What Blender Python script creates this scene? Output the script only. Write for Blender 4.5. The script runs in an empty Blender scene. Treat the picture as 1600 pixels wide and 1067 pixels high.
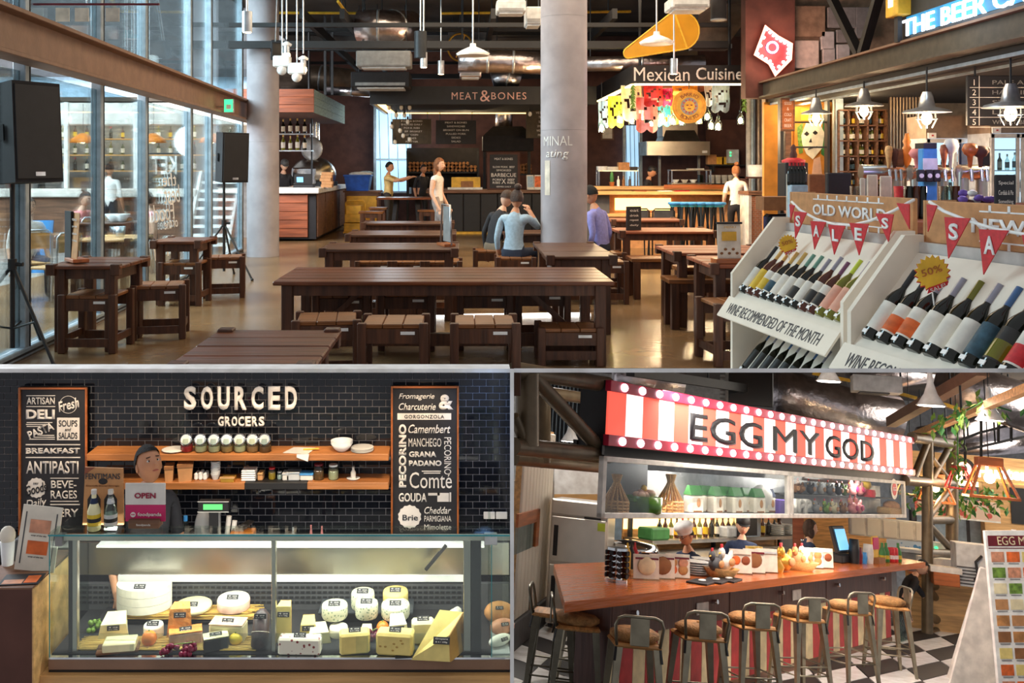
import bpy, bmesh, math, random
from mathutils import Vector as V, Matrix, Euler
rnd = random.Random(7)
S = bpy.context.scene
COL = S.collection
PI = math.pi
# ------------------------------------------------------------------ camera
FOC, PX, PY, EYE = 1500.0, 720.0, 262.0, 1.8      # focal length and principal point for a 1600x1067 frame
cd = bpy.data.cameras.new('camera'); cam = bpy.data.objects.new('camera', cd); COL.objects.link(cam)
cam.location = (0, 0, EYE); cam.rotation_euler = (PI/2, 0, 0)
cd.sensor_fit = 'HORIZONTAL'; cd.sensor_width = 36.0; cd.lens = 36.0*FOC/1600
cd.shift_x = (800-PX)/1600; cd.shift_y = -(533.5-PY)/1600
cd.clip_start = .05; cd.clip_end = 200
S.camera = cam
# ------------------------------------------------------------------ world and view
w = bpy.data.worlds.new('world'); S.world = w; w.use_nodes = True
bg = w.node_tree.nodes['Background']; bg.inputs[0].default_value = (.94, .95, 1.0, 1); bg.inputs[1].default_value = .34
S.view_settings.view_transform = 'Standard'; S.view_settings.look = 'None'
S.view_settings.gamma = 1; S.view_settings.use_curve_mapping = False; S.view_settings.exposure = .5
def area(name, loc, target, sx, sy, power, color=(1,1,1)):
    l = bpy.data.lights.new(name, 'AREA'); l.shape = 'RECTANGLE'; l.size = sx; l.size_y = sy; l.energy = power; l.color = color
    o = bpy.data.objects.new(name, l); COL.objects.link(o); o.location = loc
    o.rotation_euler = (V(target)-V(loc)).to_track_quat('-Z', 'Y').to_euler(); return o
def lamp(name, loc, power, color=(1,.75,.45), r=.05, parent=None):
    l = bpy.data.lights.new(name, 'POINT'); l.energy = power; l.color = color; l.shadow_soft_size = r
    o = bpy.data.objects.new(name, l); COL.objects.link(o); o.location = loc
    if parent: o.parent = parent
    return o
def spot(name, loc, target, power, color=(1,.8,.55), ang=70, r=.06, blend=.6):
    l = bpy.data.lights.new(name, 'SPOT'); l.energy = power; l.color = color; l.spot_size = math.radians(ang); l.spot_blend = blend; l.shadow_soft_size = r
    o = bpy.data.objects.new(name, l); COL.objects.link(o); o.location = loc
    o.rotation_euler = (V(target)-V(loc)).to_track_quat('-Z', 'Y').to_euler(); return o
# daylight from the terrace through the glass wall, the ceiling lights of the three rooms
area('daylight', (-11, 13, 6.5), (-2, 14, .5), 7, 5, 2200, (.86, .94, 1))
area('terrace_sky', (-8.5, 15, 6.9), (-8, 19, 1), 7, 9, 1500, (.88, .95, 1))
area('hall_ceiling_light', (1.2, 15, 5.2), (1.2, 15, 0), 6, 9, 420, (1, .8, .56))

# ------------------------------------------------------------------ helpers: pixels of the photograph to points of the place
def AX(px, y): return (px-PX)/FOC*y
def AZ(py, y): return EYE-(py-PY)/FOC*y
def P(px, py, y): return V((AX(px, y), y, AZ(py, y)))
def FLY(py): return EYE*FOC/(py-PY)                       # depth of a point on the hall floor
def FL(px, py): y = FLY(py); return V((AX(px, y), y, 0))
# the stall room stands on its own sloping deck below the hall: its axes
DX = V((.649, .715, -.260)).normalized()
UC = V((.086, .270, .959)); UC = (UC-DX*UC.dot(DX)).normalized()
NC = UC.cross(DX).normalized()
if NC.y < 0: NC = -NC
OC = V((0, 0, EYE))
RC = Matrix((DX, NC, UC)).transposed()                    # columns: along the stall, into the stall, up
def ray(px, py): return V(((px-PX)/FOC, 1, -(py-PY)/FOC))
def CN(px, py, n): d = ray(px, py); return OC+d*(n/d.dot(NC))       # on the upright plane at n
def CU(px, py, u): d = ray(px, py); return OC+d*(u/d.dot(UC))       # on the level plane at u
def CY(px, py, y): return OC+ray(px, py)*y
def CL(p): q = p-OC; return V((q.dot(DX), q.dot(NC), q.dot(UC)))    # stall coordinates of a world point
def CW(x, n, u): return OC+DX*x+NC*n+UC*u
# ------------------------------------------------------------------ materials
def lin(h):
    r = [int(h[i:i+2], 16)/255 for i in (0, 2, 4)]
    return tuple(c/12.92 if c <= .04045 else ((c+.055)/1.055)**2.4 for c in r)+(1,)
MATS = {}; SPEC = {}
def D(name, hexc, rough=.6, metal=0, kind='plain', var=.12, scale=8, emit=0, hex2=None): SPEC[name] = (hexc, rough, metal, kind, var, scale, emit, hex2)
def M(name):
    if name in MATS: return MATS[name]
    hexc, rough, metal, kind, var, scale, emit, hex2 = SPEC[name]
    m = bpy.data.materials.new(name); m.use_nodes = True; MATS[name] = m
    nt = m.node_tree; N = nt.nodes; L = nt.links; b = N['Principled BSDF']
    c = lin(hexc); c2 = lin(hex2) if hex2 else tuple(min(1, x*(1+var*2)) for x in c[:3])+(1,)
    c1 = c if hex2 else tuple(x*(1-var) for x in c[:3])+(1,)
    b.inputs['Roughness'].default_value = rough; b.inputs['Metallic'].default_value = metal
    if kind == 'glass':
        out = N['Material Output']; N.remove(b)
        t = N.new('ShaderNodeBsdfTransparent'); t.inputs[0].default_value = c
        g = N.new('ShaderNodeBsdfGlossy'); g.inputs['Roughness'].default_value = rough; g.inputs[0].default_value = (1,1,1,1)
        lw = N.new('ShaderNodeLayerWeight'); lw.inputs[0].default_value = .25
        ma = N.new('ShaderNodeMath'); ma.operation = 'MULTIPLY_ADD'; ma.inputs[1].default_value = var; ma.inputs[2].default_value = .04
        mx = N.new('ShaderNodeMixShader'); L.new(lw.outputs['Fresnel'], ma.inputs[0]); L.new(ma.outputs[0], mx.inputs[0])
        L.new(t.outputs[0], mx.inputs[1]); L.new(g.outputs[0], mx.inputs[2]); L.new(mx.outputs[0], out.inputs[0]); return m
    if kind == 'emit':
        b.inputs['Base Color'].default_value = c; b.inputs['Emission Color'].default_value = c; b.inputs['Emission Strength'].default_value = emit; return m
    tc = N.new('ShaderNodeTexCoord'); mp = N.new('ShaderNodeMapping'); L.new(tc.outputs['Object'], mp.inputs[0])
    no = N.new('ShaderNodeTexNoise'); no.inputs['Scale'].default_value = scale; no.inputs['Detail'].default_value = 4
    L.new(mp.outputs[0], no.inputs['Vector'])
    rp = N.new('ShaderNodeValToRGB'); rp.color_ramp.elements[0].color = c1; rp.color_ramp.elements[1].color = c2
    rp.color_ramp.elements[0].position = .35; rp.color_ramp.elements[1].position = .68
    L.new(no.outputs['Fac'], rp.inputs[0]); L.new(rp.outputs[0], b.inputs['Base Color'])
    if kind == 'wood': mp.inputs['Scale'].default_value = (.7, 7, 7)
    if kind == 'woodz': mp.inputs['Scale'].default_value = (7, 7, .7)
    if kind == 'woody': mp.inputs['Scale'].default_value = (7, .7, 7)
    if kind in ('concrete', 'foil', 'wood', 'woodz', 'woody', 'stone', 'fur'):
        bu = N.new('ShaderNodeBump'); bu.inputs['Strength'].default_value = {'foil': .9, 'concrete': .15, 'stone': .5, 'fur': .8}.get(kind, .25)
        n2 = N.new('ShaderNodeTexNoise'); n2.inputs['Scale'].default_value = scale*{'foil': 1.5, 'concrete': 4, 'fur': 6}.get(kind, 2); n2.inputs['Detail'].default_value = 5
        L.new(mp.outputs[0], n2.inputs['Vector']); L.new(n2.outputs['Fac'], bu.inputs['Height']); L.new(bu.outputs[0], b.inputs['Normal'])
        bu.inputs['Distance'].default_value = .02
    if kind == 'brick':
        br = N.new('ShaderNodeTexBrick'); br.inputs['Color1'].default_value = c; br.inputs['Color2'].default_value = c2
        br.inputs['Mortar'].default_value = lin('b0a090'); br.inputs['Scale'].default_value = scale; mp.inputs['Rotation'].default_value = (PI/2, 0, 0)
        L.new(mp.outputs[0], br.inputs['Vector']); L.new(br.outputs[0], b.inputs['Base Color'])
    if kind == 'dots':                                     # printed spots on a plain ground (food photographs, patterned tiles, mould)
        vo = N.new('ShaderNodeTexVoronoi'); vo.inputs['Scale'].default_value = scale; L.new(mp.outputs[0], vo.inputs['Vector'])
        r2 = N.new('ShaderNodeValToRGB'); r2.color_ramp.elements[0].color = c2; r2.color_ramp.elements[1].color = c
        r2.color_ramp.elements[0].position = var; r2.color_ramp.elements[1].position = var+.08
        L.new(vo.outputs['Distance'], r2.inputs[0]); L.new(r2.outputs[0], b.inputs['Base Color'])
    if kind == 'thin': b.inputs['Alpha'].default_value = .85
    if emit: b.inputs['Emission Color'].default_value = c; b.inputs['Emission Strength'].default_value = emit
    return m
# ------------------------------------------------------------------ mesh builder
class MB:
    def __init__(s, m=None):
        s.v = []; s.f = []; s.mi = []; s.sm = []; s.mats = []; s.cur = 0; s.X = None
        if m: s.use(m)
    def use(s, m):
        if m not in s.mats: s.mats.append(m)
        s.cur = s.mats.index(m); return s
    def add(s, vs, fs, smooth=False, orient=True):
        b = len(s.v)
        vs = [V(p) for p in vs]
        if s.X: vs = [s.X @ p for p in vs]
        c = sum(vs, V())/len(vs) if orient else None
        s.v += [tuple(p) for p in vs]
        for f in fs:
            if orient and len(f) > 2:
                a, d, e = vs[f[0]], vs[f[1]], vs[f[2]]
                n = (d-a).cross(e-d); fc = sum((vs[i] for i in f), V())/len(f)
                if n.dot(fc-c) < 0: f = tuple(reversed(f))
            s.f.append(tuple(i+b for i in f)); s.mi.append(s.cur); s.sm.append(smooth)
        return s
    def bx(s, x0, x1, y0, y1, z0, z1, bv=0):
        if x0 > x1: x0, x1 = x1, x0
        if y0 > y1: y0, y1 = y1, y0
        if z0 > z1: z0, z1 = z1, z0
        if not bv:
            vs = [(x, y, z) for x in (x0, x1) for y in (y0, y1) for z in (z0, z1)]
            return s.add(vs, [(0,1,3,2), (4,6,7,5), (0,4,5,1), (2,3,7,6), (0,2,6,4), (1,5,7,3)])
        bv = min(bv, (x1-x0)*.45, (y1-y0)*.45, (z1-z0)*.45)
        vs = []; ix = {}
        for i, x in enumerate((x0, x1)):
            for j, y in enumerate((y0, y1)):
                for k, z in enumerate((z0, z1)):
                    sx, sy, sz = (bv, -bv)[i], (bv, -bv)[j], (bv, -bv)[k]
                    for a, p in enumerate(((x, y+sy, z+sz), (x+sx, y, z+sz), (x+sx, y+sy, z))): ix[(i,j,k,a)] = len(vs); vs.append(p)
        fs = []
        for i in (0, 1):
            fs += [[ix[(i,j,k,0)] for j, k in ((0,0),(1,0),(1,1),(0,1))], [ix[(j,i,k,1)] for j, k in ((0,0),(1,0),(1,1),(0,1))], [ix[(j,k,i,2)] for j, k in ((0,0),(1,0),(1,1),(0,1))]]
            for j in (0, 1):
                fs += [[ix[(0,i,j,1)], ix[(1,i,j,1)], ix[(1,i,j,2)], ix[(0,i,j,2)]], [ix[(i,0,j,0)], ix[(i,1,j,0)], ix[(i,1,j,2)], ix[(i,0,j,2)]], [ix[(i,j,0,0)], ix[(i,j,1,0)], ix[(i,j,1,1)], ix[(i,j,0,1)]]]
                for k in (0, 1): fs.append([ix[(i,j,k,a)] for a in range(3)])
        return s.add(vs, fs)
    def box(s, c, d, R=None, bv=0):
        old = s.X; m = Matrix.Translation(V(c)) @ (R.to_4x4() if R else Matrix())
        s.X = old @ m if old else m
        s.bx(-d[0]/2, d[0]/2, -d[1]/2, d[1]/2, -d[2]/2, d[2]/2, bv); s.X = old; return s
    def bar(s, a, b, w, h=None, up=(0,0,1), bv=0):          # a beam of w x h from a to b
        a, b = V(a), V(b); d = b-a; z = d.normalized(); u = V(up)
        if abs(z.dot(u)) > .98: u = V((0,1,0))
        x = u.cross(z).normalized(); y = z.cross(x); h = h or w
        return s.box((a+b)/2, (w, h, d.length), Matrix((x, y, z)).transposed(), bv)
    def ring(s, c, x, y, r, n): return [c+x*(r*math.cos(2*PI*i/n))+y*(r*math.sin(2*PI*i/n)) for i in range(n)]
    def cyl(s, a, b, r0, r1=None, n=14, caps=True):
        a, b = V(a), V(b); r1 = r0 if r1 is None else r1; z = (b-a).normalized()
        x = z.orthogonal().normalized(); y = z.cross(x)
        vs = s.ring(a, x, y, r0, n)+s.ring(b, x, y, r1, n)
        s.add(vs, [(i, (i+1) % n, n+(i+1) % n, n+i) for i in range(n)], True)
        if caps: s.add(vs[:n], [tuple(reversed(range(n)))], False, False); s.add(vs[n:], [tuple(range(n))], False, False)
        return s
    def tube(s, pts, r, n=8, closed=False):
        pts = [V(p) for p in pts]; m = len(pts); R = r if isinstance(r, (list, tuple)) else [r]*m
        vs = []; x = None
        for i, p in enumerate(pts):
            a = pts[i-1] if i or closed else p; b = pts[(i+1) % m] if i < m-1 or closed else p
            t = (b-a).normalized()
            x = t.orthogonal().normalized() if x is None else (x-t*x.dot(t)).normalized()
            vs += s.ring(p, x, t.cross(x), R[i], n)
        fs = [(i*n+j, i*n+(j+1) % n, ((i+1) % m)*n+(j+1) % n, ((i+1) % m)*n+j) for i in range(m if closed else m-1) for j in range(n)]
        if not closed: fs += [tuple(reversed(range(n))), tuple(range((m-1)*n, m*n))]
        return s.add(vs, fs, True, False)
    def lathe(s, prof, c=(0,0,0), n=18, R=None, sx=1, sy=1):   # prof: (radius, height)
        c = V(c); R = R or Matrix.Identity(3); vs = []
        for r, h in prof: vs += [c+R @ V((r*math.cos(2*PI*i/n)*sx, r*math.sin(2*PI*i/n)*sy, h)) for i in range(n)]
        m = len(prof)
        fs = [(i*n+j, i*n+(j+1) % n, (i+1)*n+(j+1) % n, (i+1)*n+j) for i in range(m-1) for j in range(n)]
        s.add(vs, fs, True, False)
        return s.add(vs[:n]+vs[-n:], [tuple(reversed(range(n))), tuple(range(n, 2*n))], False, False)
    def ball(s, c, r, k=(1,1,1), n=10, R=None):
        m = n//2+2
        return s.lathe_xyz([(math.sin(PI*i/m), -math.cos(PI*i/m)) for i in range(m+1)], c, r, k, n, R)
    def lathe_xyz(s, prof, c, r, k, n, R):
        R = R or Matrix.Identity(3); c = V(c); vs = []
        for a, h in prof: vs += [c+R @ V((a*math.cos(2*PI*i/n)*r*k[0], a*math.sin(2*PI*i/n)*r*k[1], h*r*k[2])) for i in range(n)]
        return s.add(vs, [(i*n+j, i*n+(j+1) % n, (i+1)*n+(j+1) % n, (i+1)*n+j) for i in range(len(prof)-1) for j in range(n)], True, False)
    def prism(s, poly, a, b, axis='y'):                      # polygon in the other two axes, pushed from a to b
        f = {'y': lambda p, t: (p[0], t, p[1]), 'x': lambda p, t: (t, p[0], p[1]), 'z': lambda p, t: (p[0], p[1], t)}[axis]
        n = len(poly); vs = [f(p, a) for p in poly]+[f(p, b) for p in poly]
        ar = sum(poly[i][0]*poly[(i+1) % n][1]-poly[(i+1) % n][0]*poly[i][1] for i in range(n))
        fs = [tuple(range(n)), tuple(reversed(range(n, 2*n)))]+[(i, n+i, n+(i+1) % n, (i+1) % n) for i in range(n)]
        flip = (ar > 0) == (b > a)
        if axis == 'y': flip = not flip
        if flip: fs = [tuple(reversed(q)) for q in fs]
        return s.add(vs, fs, False, False)
    def quad(s, *p): return s.add(p, [tuple(range(len(p)))], False, False)
    def hexa(s, a, b): # two rings of 4 points
        return s.add(list(a)+list(b), [(0,1,2,3), (7,6,5,4), (0,4,5,1), (1,5,6,2), (2,6,7,3), (3,7,4,0)])
    def mesh(s, name):
        me = bpy.data.meshes.new(name); me.from_pydata(s.v, [], s.f)
        for q in s.mats: me.materials.append(M(q))
        me.polygons.foreach_set('material_index', s.mi); me.polygons.foreach_set('use_smooth', s.sm); me.update(); return me
# ------------------------------------------------------------------ objects
def rot(R):
    if R is None: return Matrix()
    return Matrix.Rotation(R, 4, 'Z') if isinstance(R, (int, float)) else R.to_4x4()
def tag(o, label, cat, group=None):
    o['label'] = label; o['category'] = cat
    if group: o['group'] = group
    return o
def T(name, label, cat, loc=(0,0,0), R=None, group=None):
    o = bpy.data.objects.new(name, None); o.empty_display_size = .1; COL.objects.link(o); o.matrix_world = Matrix.Translation(V(loc)) @ rot(R)
    return tag(o, label, cat, group)
def part(name, mb, parent, M4=None, label=None, stuff=False):
    me = mb.mesh(name) if isinstance(mb, MB) else mb
    o = bpy.data.objects.new(name, me); COL.objects.link(o); o.parent = parent
    if M4 is not None: o.matrix_local = M4
    if label: o['label'] = label
    if stuff: o['kind'] = 'stuff'
    return o
def O(name, label, cat, mb, loc=(0,0,0), R=None, group=None):
    me = mb.mesh(name) if isinstance(mb, MB) else mb
    o = bpy.data.objects.new(name, me); COL.objects.link(o); o.matrix_world = Matrix.Translation(V(loc)) @ rot(R); return tag(o, label, cat, group)
def ST(name, mb, loc=(0,0,0), R=None, parent=None):
    o = bpy.data.objects.new(name, mb.mesh(name)); COL.objects.link(o)
    if parent: o.parent = parent
    else: o.matrix_world = Matrix.Translation(V(loc)) @ rot(R); o['kind'] = 'structure'
    return o
def dup(root, loc, R=None, label=None, scale=None):
    r = root.copy(); COL.objects.link(r); m = Matrix.Translation(V(loc)) @ rot(R)
    if scale: m = m @ Matrix.Diagonal((*(scale if isinstance(scale, tuple) else (scale,)*3), 1))
    r.matrix_world = m
    if label: r['label'] = label
    def kids(a, b):
        for ch in list(a.children):
            if ch.type == 'LIGHT': l = ch.copy(); COL.objects.link(l); l.parent = b; continue
            c = ch.copy(); COL.objects.link(c); c.parent = b; kids(ch, c)
    kids(root, r); return r
TXT = {}
def textmesh(s, mat, w=None, h=None, bold=0, shear=0, ext=.002, spacing=1):
    if 'M' in s: bold = 0                                  # offset outlines of M self-intersect
    key = (s, mat, round(w or 0, 4), round(h or 0, 4), bold, shear, ext, spacing)
    if key in TXT: return TXT[key]
    c = bpy.data.curves.new('lettering', 'FONT'); c.body = s; c.size = 1; c.offset = bold; c.shear = shear; c.resolution_u = 3; c.space_character = spacing
    o = bpy.data.objects.new('lettering', c); me = bpy.data.meshes.new_from_object(o); bpy.data.objects.remove(o); bpy.data.curves.remove(c)
    vs = [v.co.copy() for v in me.vertices]
    x0 = min(v.x for v in vs); x1 = max(v.x for v in vs); y0 = min(v.y for v in vs); y1 = max(v.y for v in vs)
    sy = h/(y1-y0) if h else None; sx = w/(x1-x0) if w else sy; sy = sy or sx
    bm = bmesh.new(); bm.from_mesh(me); bpy.data.meshes.remove(me)
    ret = bmesh.ops.extrude_face_region(bm, geom=bm.faces[:])
    for e in ret['geom']:
        if isinstance(e, bmesh.types.BMVert): e.co.z += 1
    for v in bm.verts: v.co = V(((v.co.x-(x0+x1)/2)*sx, (v.co.y-(y0+y1)/2)*sy, v.co.z*ext))
    bmesh.ops.recalc_face_normals(bm, faces=bm.faces[:])
    me = bpy.data.meshes.new('lettering'); bm.to_mesh(me); bm.free(); me.materials.append(M(mat)); TXT[key] = me; return me
FRONT = Matrix.Rotation(PI/2, 4, 'X')                     # text read from -Y
def txt(s, mat, parent, at, w=None, h=None, R=None, **k):
    """lettering centred at `at` (local), facing local -Y unless R is given"""
    me = textmesh(s, mat, w, h, **k)
    return part('lettering', me, parent, Matrix.Translation(V(at)) @ (R if R is not None else FRONT))
def RZ(a): return Matrix.Rotation(a, 3, 'Z')
def RX(a): return Matrix.Rotation(a, 3, 'X')
def RY(a): return Matrix.Rotation(a, 3, 'Y')
# ------------------------------------------------------------------ materials of the place
for a in (
 ('concrete_floor','7c6042',.24,0,'concrete',.18,1.2), ('concrete','a69fa3',.75,0,'concrete',.10,2.5), ('ceiling_dark','4a4038',.9,0,'concrete',.25,.8),
 ('steel','9aa9b3',.45,.3), ('steel_dark','2c2f33',.5,.4), ('beam_brown','8a6a55',.6,.1,'concrete',.08,6), ('black','1d1b1c',.55), ('black_gloss','141315',.15), ('black_matte','232022',.85),
 ('pane','dfeaec',.02,0,'glass',.55), ('case_glass','f0f5f2',.02,0,'glass',.14), ('shelf_glass','f4f6f6',.03,0,'glass',.03), ('shelf_oak','b0703c',.45,0,'wood',.15,3), ('board_olive','4a4032',.7), ('bottle_clear','d8e4e0',.05,0,'glass',.5), ('acrylic','e8ecec',.05,0,'glass',.4),
 ('table_wood','643418',.30,0,'wood',.35,3), ('table_wood_dark','4c2a15',.38,0,'wood',.3,3), ('leg_wood','4e2c18',.5,0,'woodz',.3,3), ('seat_wood','7e4d26',.35,0,'wood',.3,4), ('wood_red','8c4a2c',.5,0,'wood',.25,2), ('wood_orange','ab5f30',.3,0,'wood',.18,3),
 ('wood_pale','c79a63',.5,0,'wood',.18,3), ('wood_plank','6e4a34',.6,0,'wood',.3,3), ('wood_teal','8fa8a0',.7,0,'wood',.25,3), ('deck','8c8680',.7,0,'wood',.2,2), ('brown_wall','54332a',.8,0,'plain',.15,4),
 ('white','eeebe6',.5), ('white_gloss','f4f2ee',.2), ('offwhite','d9d2c8',.6), ('cream','e4d6ad',.6), ('paper','e3d8c6',.7), ('pale_blue','a9c4d8',.7), ('slab_white','f2f0ec',.7),
 ('grey','8c8a88',.6), ('grey_dark','4b4a4c',.6), ('grey_light','c3c4c4',.5), ('chrome','d0d2d4',.12,1), ('steel_bright','cfc8bd',.34,.55,'plain',.08,2), ('brushed','b9b4ac',.3,1,'plain',.1,3), ('alu','c8ccd0',.3,.8), ('foil','c9bfc0',.28,1,'foil',.15,5),
 ('yellow','e0b030',.5), ('yellow_thin','d79a1e',.35,0,'thin',.06,3), ('mustard','d8a436',.5), ('orange','e8862c',.45), ('red','c4262c',.55,0,'plain',.1,40), ('dark_red','6d1220',.5), ('pink','e88f8c',.6), ('magenta','c2185b',.5), ('crimson','9b1b3c',.5), ('blue','2458b8',.45), ('sky_blue','3f8fd0',.5), ('teal','2c8f98',.5), ('green','3c7a3c',.55), ('leaf','6a8a35',.6,0,'plain',.35,20), ('purple','6a4fa8',.5), ('gold','c9973c',.35,.6),
 ('skin','c98f6c',.55,0,'plain',.06,12), ('skin_light','dcae92',.55,0,'plain',.06,12), ('skin_dark','9b6a4a',.55,0,'plain',.06,12), ('lip','a8574a',.5), ('hair_black','120e0d',.8,0,'fur',.2,20), ('hair_brown','3d2618',.5,0,'fur',.25,20), ('hair_red','8a5530',.5,0,'fur',.25,20), ('eye_white','e8e4de',.3),
 ('shirt_black','27262a',.85,0,'plain',.1,30), ('shirt_blue','a6bccb',.85,0,'plain',.08,30), ('shirt_purple','8f8fd0',.85,0,'plain',.08,30), ('shirt_white','e6e0da',.85,0,'plain',.06,30), ('shirt_yellow','d8b878',.85), ('shirt_pink','d98888',.85), ('shirt_navy','1d2a48',.85,0,'plain',.1,30), ('jeans','2d3445',.9), ('trousers','26242a',.9), ('khaki','8c7f6c',.9), ('short_grey','9a8f8a',.9), ('apron','2b2622',.85),
 ('kraft','c08a5a',.75,0,'plain',.1,15), ('kraft_dark','8f5f38',.75,0,'plain',.1,15), ('tile_black','14161c',.06,0,'plain',.2,5), ('grout','6d6a6e',.9), ('board_black','222024',.6), ('lettering_white','e6ddd4',.6), ('lettering_pink','d6a494',.5), ('lettering_dark','3a3a40',.6),
 ('rack_white','e6dccb',.6,0,'plain',.05,3), ('rack_grey','b9b4ae',.6), ('bottle_dark','15170f',.08), ('bottle_green','3f4a16',.08), ('bottle_olive','6c6a18',.1), ('bottle_amber','4e2412',.1), ('label_cream','e2dccf',.6), ('label_orange','d8652a',.6,0,'plain',.25,12), ('label_pink','e0a48c',.6), ('label_teal','2c4a58',.6,0,'plain',.3,20), ('label_black','2b2926',.5), ('label_yellow','d9b52e',.5), ('capsule_grey','8f8d98',.35,.4), ('capsule_green','5f8a78',.4), ('capsule_lime','b4c234',.4), ('capsule_plum','6d3f5c',.4), ('capsule_gold','c7a25c',.35,.5), ('capsule_blue','3a5c86',.4),
 ('osb','8f7a64',.85,0,'plain',.2,6), ('corrugated','8f7a68',.4,.6), ('ochre_wall','c9822f',.8,0,'plain',.15,3), ('brick','a86a4a',.85,0,'brick',.15,6), ('skull','e4dac4',.7), ('fridge_inner','dfeefc',.5), ('log','8a5c34',.8,0,'plain',.3,9),
 ): D(*a)
D('bulb', 'ffd9a0', emit=14, kind='emit'); D('bulb_white', 'fff4ea', emit=9, kind='emit'); D('marquee_bulb', 'fff0fa', emit=5, kind='emit'); D('neon_white', 'e6f4ff', emit=2.6, kind='emit'); D('neon_pink', 'ff8a70', emit=5, kind='emit'); D('neon_blue', '9fb4ff', emit=3, kind='emit'); D('sign_blue', '1f7fb0', emit=.3, kind='emit'); D('green_glow', '36d07a', emit=2.0, kind='emit')
D('window_sky', 'a9d2ee', emit=.75, kind='emit'); D('fridge_glow', 'd6ecff', emit=1.3, kind='emit'); D('led', 'ffe2a0', emit=3.5, kind='emit'); D('led_warm', 'ffcf80', emit=2.4, kind='emit'); D('screen', '6fb4e0', emit=.9, kind='emit'); D('screen_green', '4fc060', emit=1.0, kind='emit'); D('sign_white', 'fdf2ee', emit=.85, kind='emit'); D('sign_red', 'ee5a48', emit=.75, kind='emit'); D('led_cold', 'eef6ff', emit=4, kind='emit')
# ------------------------------------------------------------------ people
SK = bpy.data.collections.new('skeletons'); COL.children.link(SK)
PEND = []
def seg_d(p, a, b):
    d = b-a; t = max(0, min(1, (p-a).dot(d)/max(1e-9, d.length_squared))); return (p-a-d*t).length
def person(label, loc, R=0, h=1.72, sit=False, lean=0, lean_side=0, turn=0, nod=0, top='shirt_white', legs='jeans', skin='skin', shoes='black', sleeve=.5, hair='hair_black', style='short', pose=None, group=None, cap=None, glasses=False, seat=.48):
    k = h/1.75; J = {}
    ph = seat/k+.06 if sit else .95
    J['pel'] = V((0, 0, ph)); J['ab'] = V((0, 0, ph+.17)); J['ch'] = V((0, 0, ph+.34)); J['nk'] = V((0, .01, ph+.5)); J['hd'] = V((0, -.02, ph+.58))
    for s, q in ((-1, 'l'), (1, 'r')):
        J['sh'+q] = V((.175*s, .01, ph+.44)); J['el'+q] = V((.23*s, .03, ph+.16)); J['wr'+q] = V((.24*s, -.1, ph-.07))
    Rl = Matrix.Rotation(lean, 3, 'X') @ Matrix.Rotation(lean_side, 3, 'Y')
    for j in ('ab', 'ch', 'nk', 'hd', 'shl', 'shr', 'ell', 'elr', 'wrl', 'wrr'): J[j] = J['pel']+Rl @ (J[j]-J['pel'])
    for s, q in ((-1, 'l'), (1, 'r')):
        J['hp'+q] = V((.095*s, 0, ph-.04))
        if sit: J['kn'+q] = V((.13*s, -.43, ph-.02)); J['an'+q] = V((.13*s, -.40, .07)); J['to'+q] = V((.14*s, -.58, .03))
        else: J['kn'+q] = V((.10*s, -.02, .5)); J['an'+q] = V((.10*s, .02, .08)); J['to'+q] = V((.12*s, -.16, .03))
    for a, b in (pose or {}).items(): J[a] = V(b)
    E = [('pel','ab'), ('ab','ch'), ('ch','nk'), ('nk','hd')]; rad = dict(pel=.135, ab=.12, ch=.135, nk=.055, hd=.05)
    if style in ('bun', 'long', 'bob'): rad.update(ch=.118, ab=.1, pel=.14)
    fing = []
    for q in 'lr':
        E += [('ch','sh'+q), ('sh'+q,'el'+q), ('el'+q,'wr'+q), ('pel','hp'+q), ('hp'+q,'kn'+q), ('kn'+q,'an'+q), ('an'+q,'to'+q)]
        rad.update({'sh'+q: .062, 'el'+q: .043, 'wr'+q: .028, 'hp'+q: .095, 'kn'+q: .062, 'an'+q: .042, 'to'+q: .032})
        d = (J['wr'+q]-J['el'+q]).normalized(); lat = d.cross(V((0,0,1)) if abs(d.z) < .8 else V((1,0,0))).normalized(); nr = lat.cross(d)
        pm = 'pm'+q; J[pm] = J['wr'+q]+d*.075; rad[pm] = .026; E.append(('wr'+q, pm))
        for i, (o, l) in enumerate(((-.03, .075), (-.01, .088), (.01, .082), (.03, .064))):
            a, b = 'f%s%da' % (q, i), 'f%s%db' % (q, i)
            J[a] = J[pm]+lat*o*1.05+d*.02; J[b] = J[a]+d*l*.75-nr*l*.45; rad[a] = .011; rad[b] = .008; E += [(pm, a), (a, b)]
        a, b = 't%sa' % q, 't%sb' % q; J[a] = J['wr'+q]+d*.035-lat*.035; J[b] = J[a]+d*.045-lat*.025-nr*.015; rad[a] = .013; rad[b] = .009; E += [('wr'+q, a), (a, b)]
    names = list(J); bm = bmesh.new(); sl = bm.verts.layers.skin.verify(); vv = {}
    for n in names:
        v = bm.verts.new(J[n]); r = rad[n]; v[sl].radius = (r, r); vv[n] = v
        if n in ('pel', 'ch', 'ab'): v[sl].radius = (r*1.12, r*.82)
    vv['pel'][sl].use_root = True
    for a, b in E: bm.edges.new((vv[a], vv[b]))
    me = bpy.data.meshes.new('skeleton'); bm.to_mesh(me); bm.free()
    o = bpy.data.objects.new('skeleton', me); SK.objects.link(o)
    o.modifiers.new('s', 'SKIN').use_smooth_shade = True; sd = o.modifiers.new('u', 'SUBSURF'); sd.levels = 1; sd.render_levels = 1
    root = T('person', label, 'person', loc, R, group); root.matrix_world = root.matrix_world @ Matrix.Scale(k, 4)
    PEND.append((root, o, J, E, dict(top=top, legs=legs, skin=skin, shoes=shoes, sleeve=sleeve, hair=hair, style=style, turn=turn, nod=nod, Rl=Rl, cap=cap, glasses=glasses)))
    return root
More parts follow.
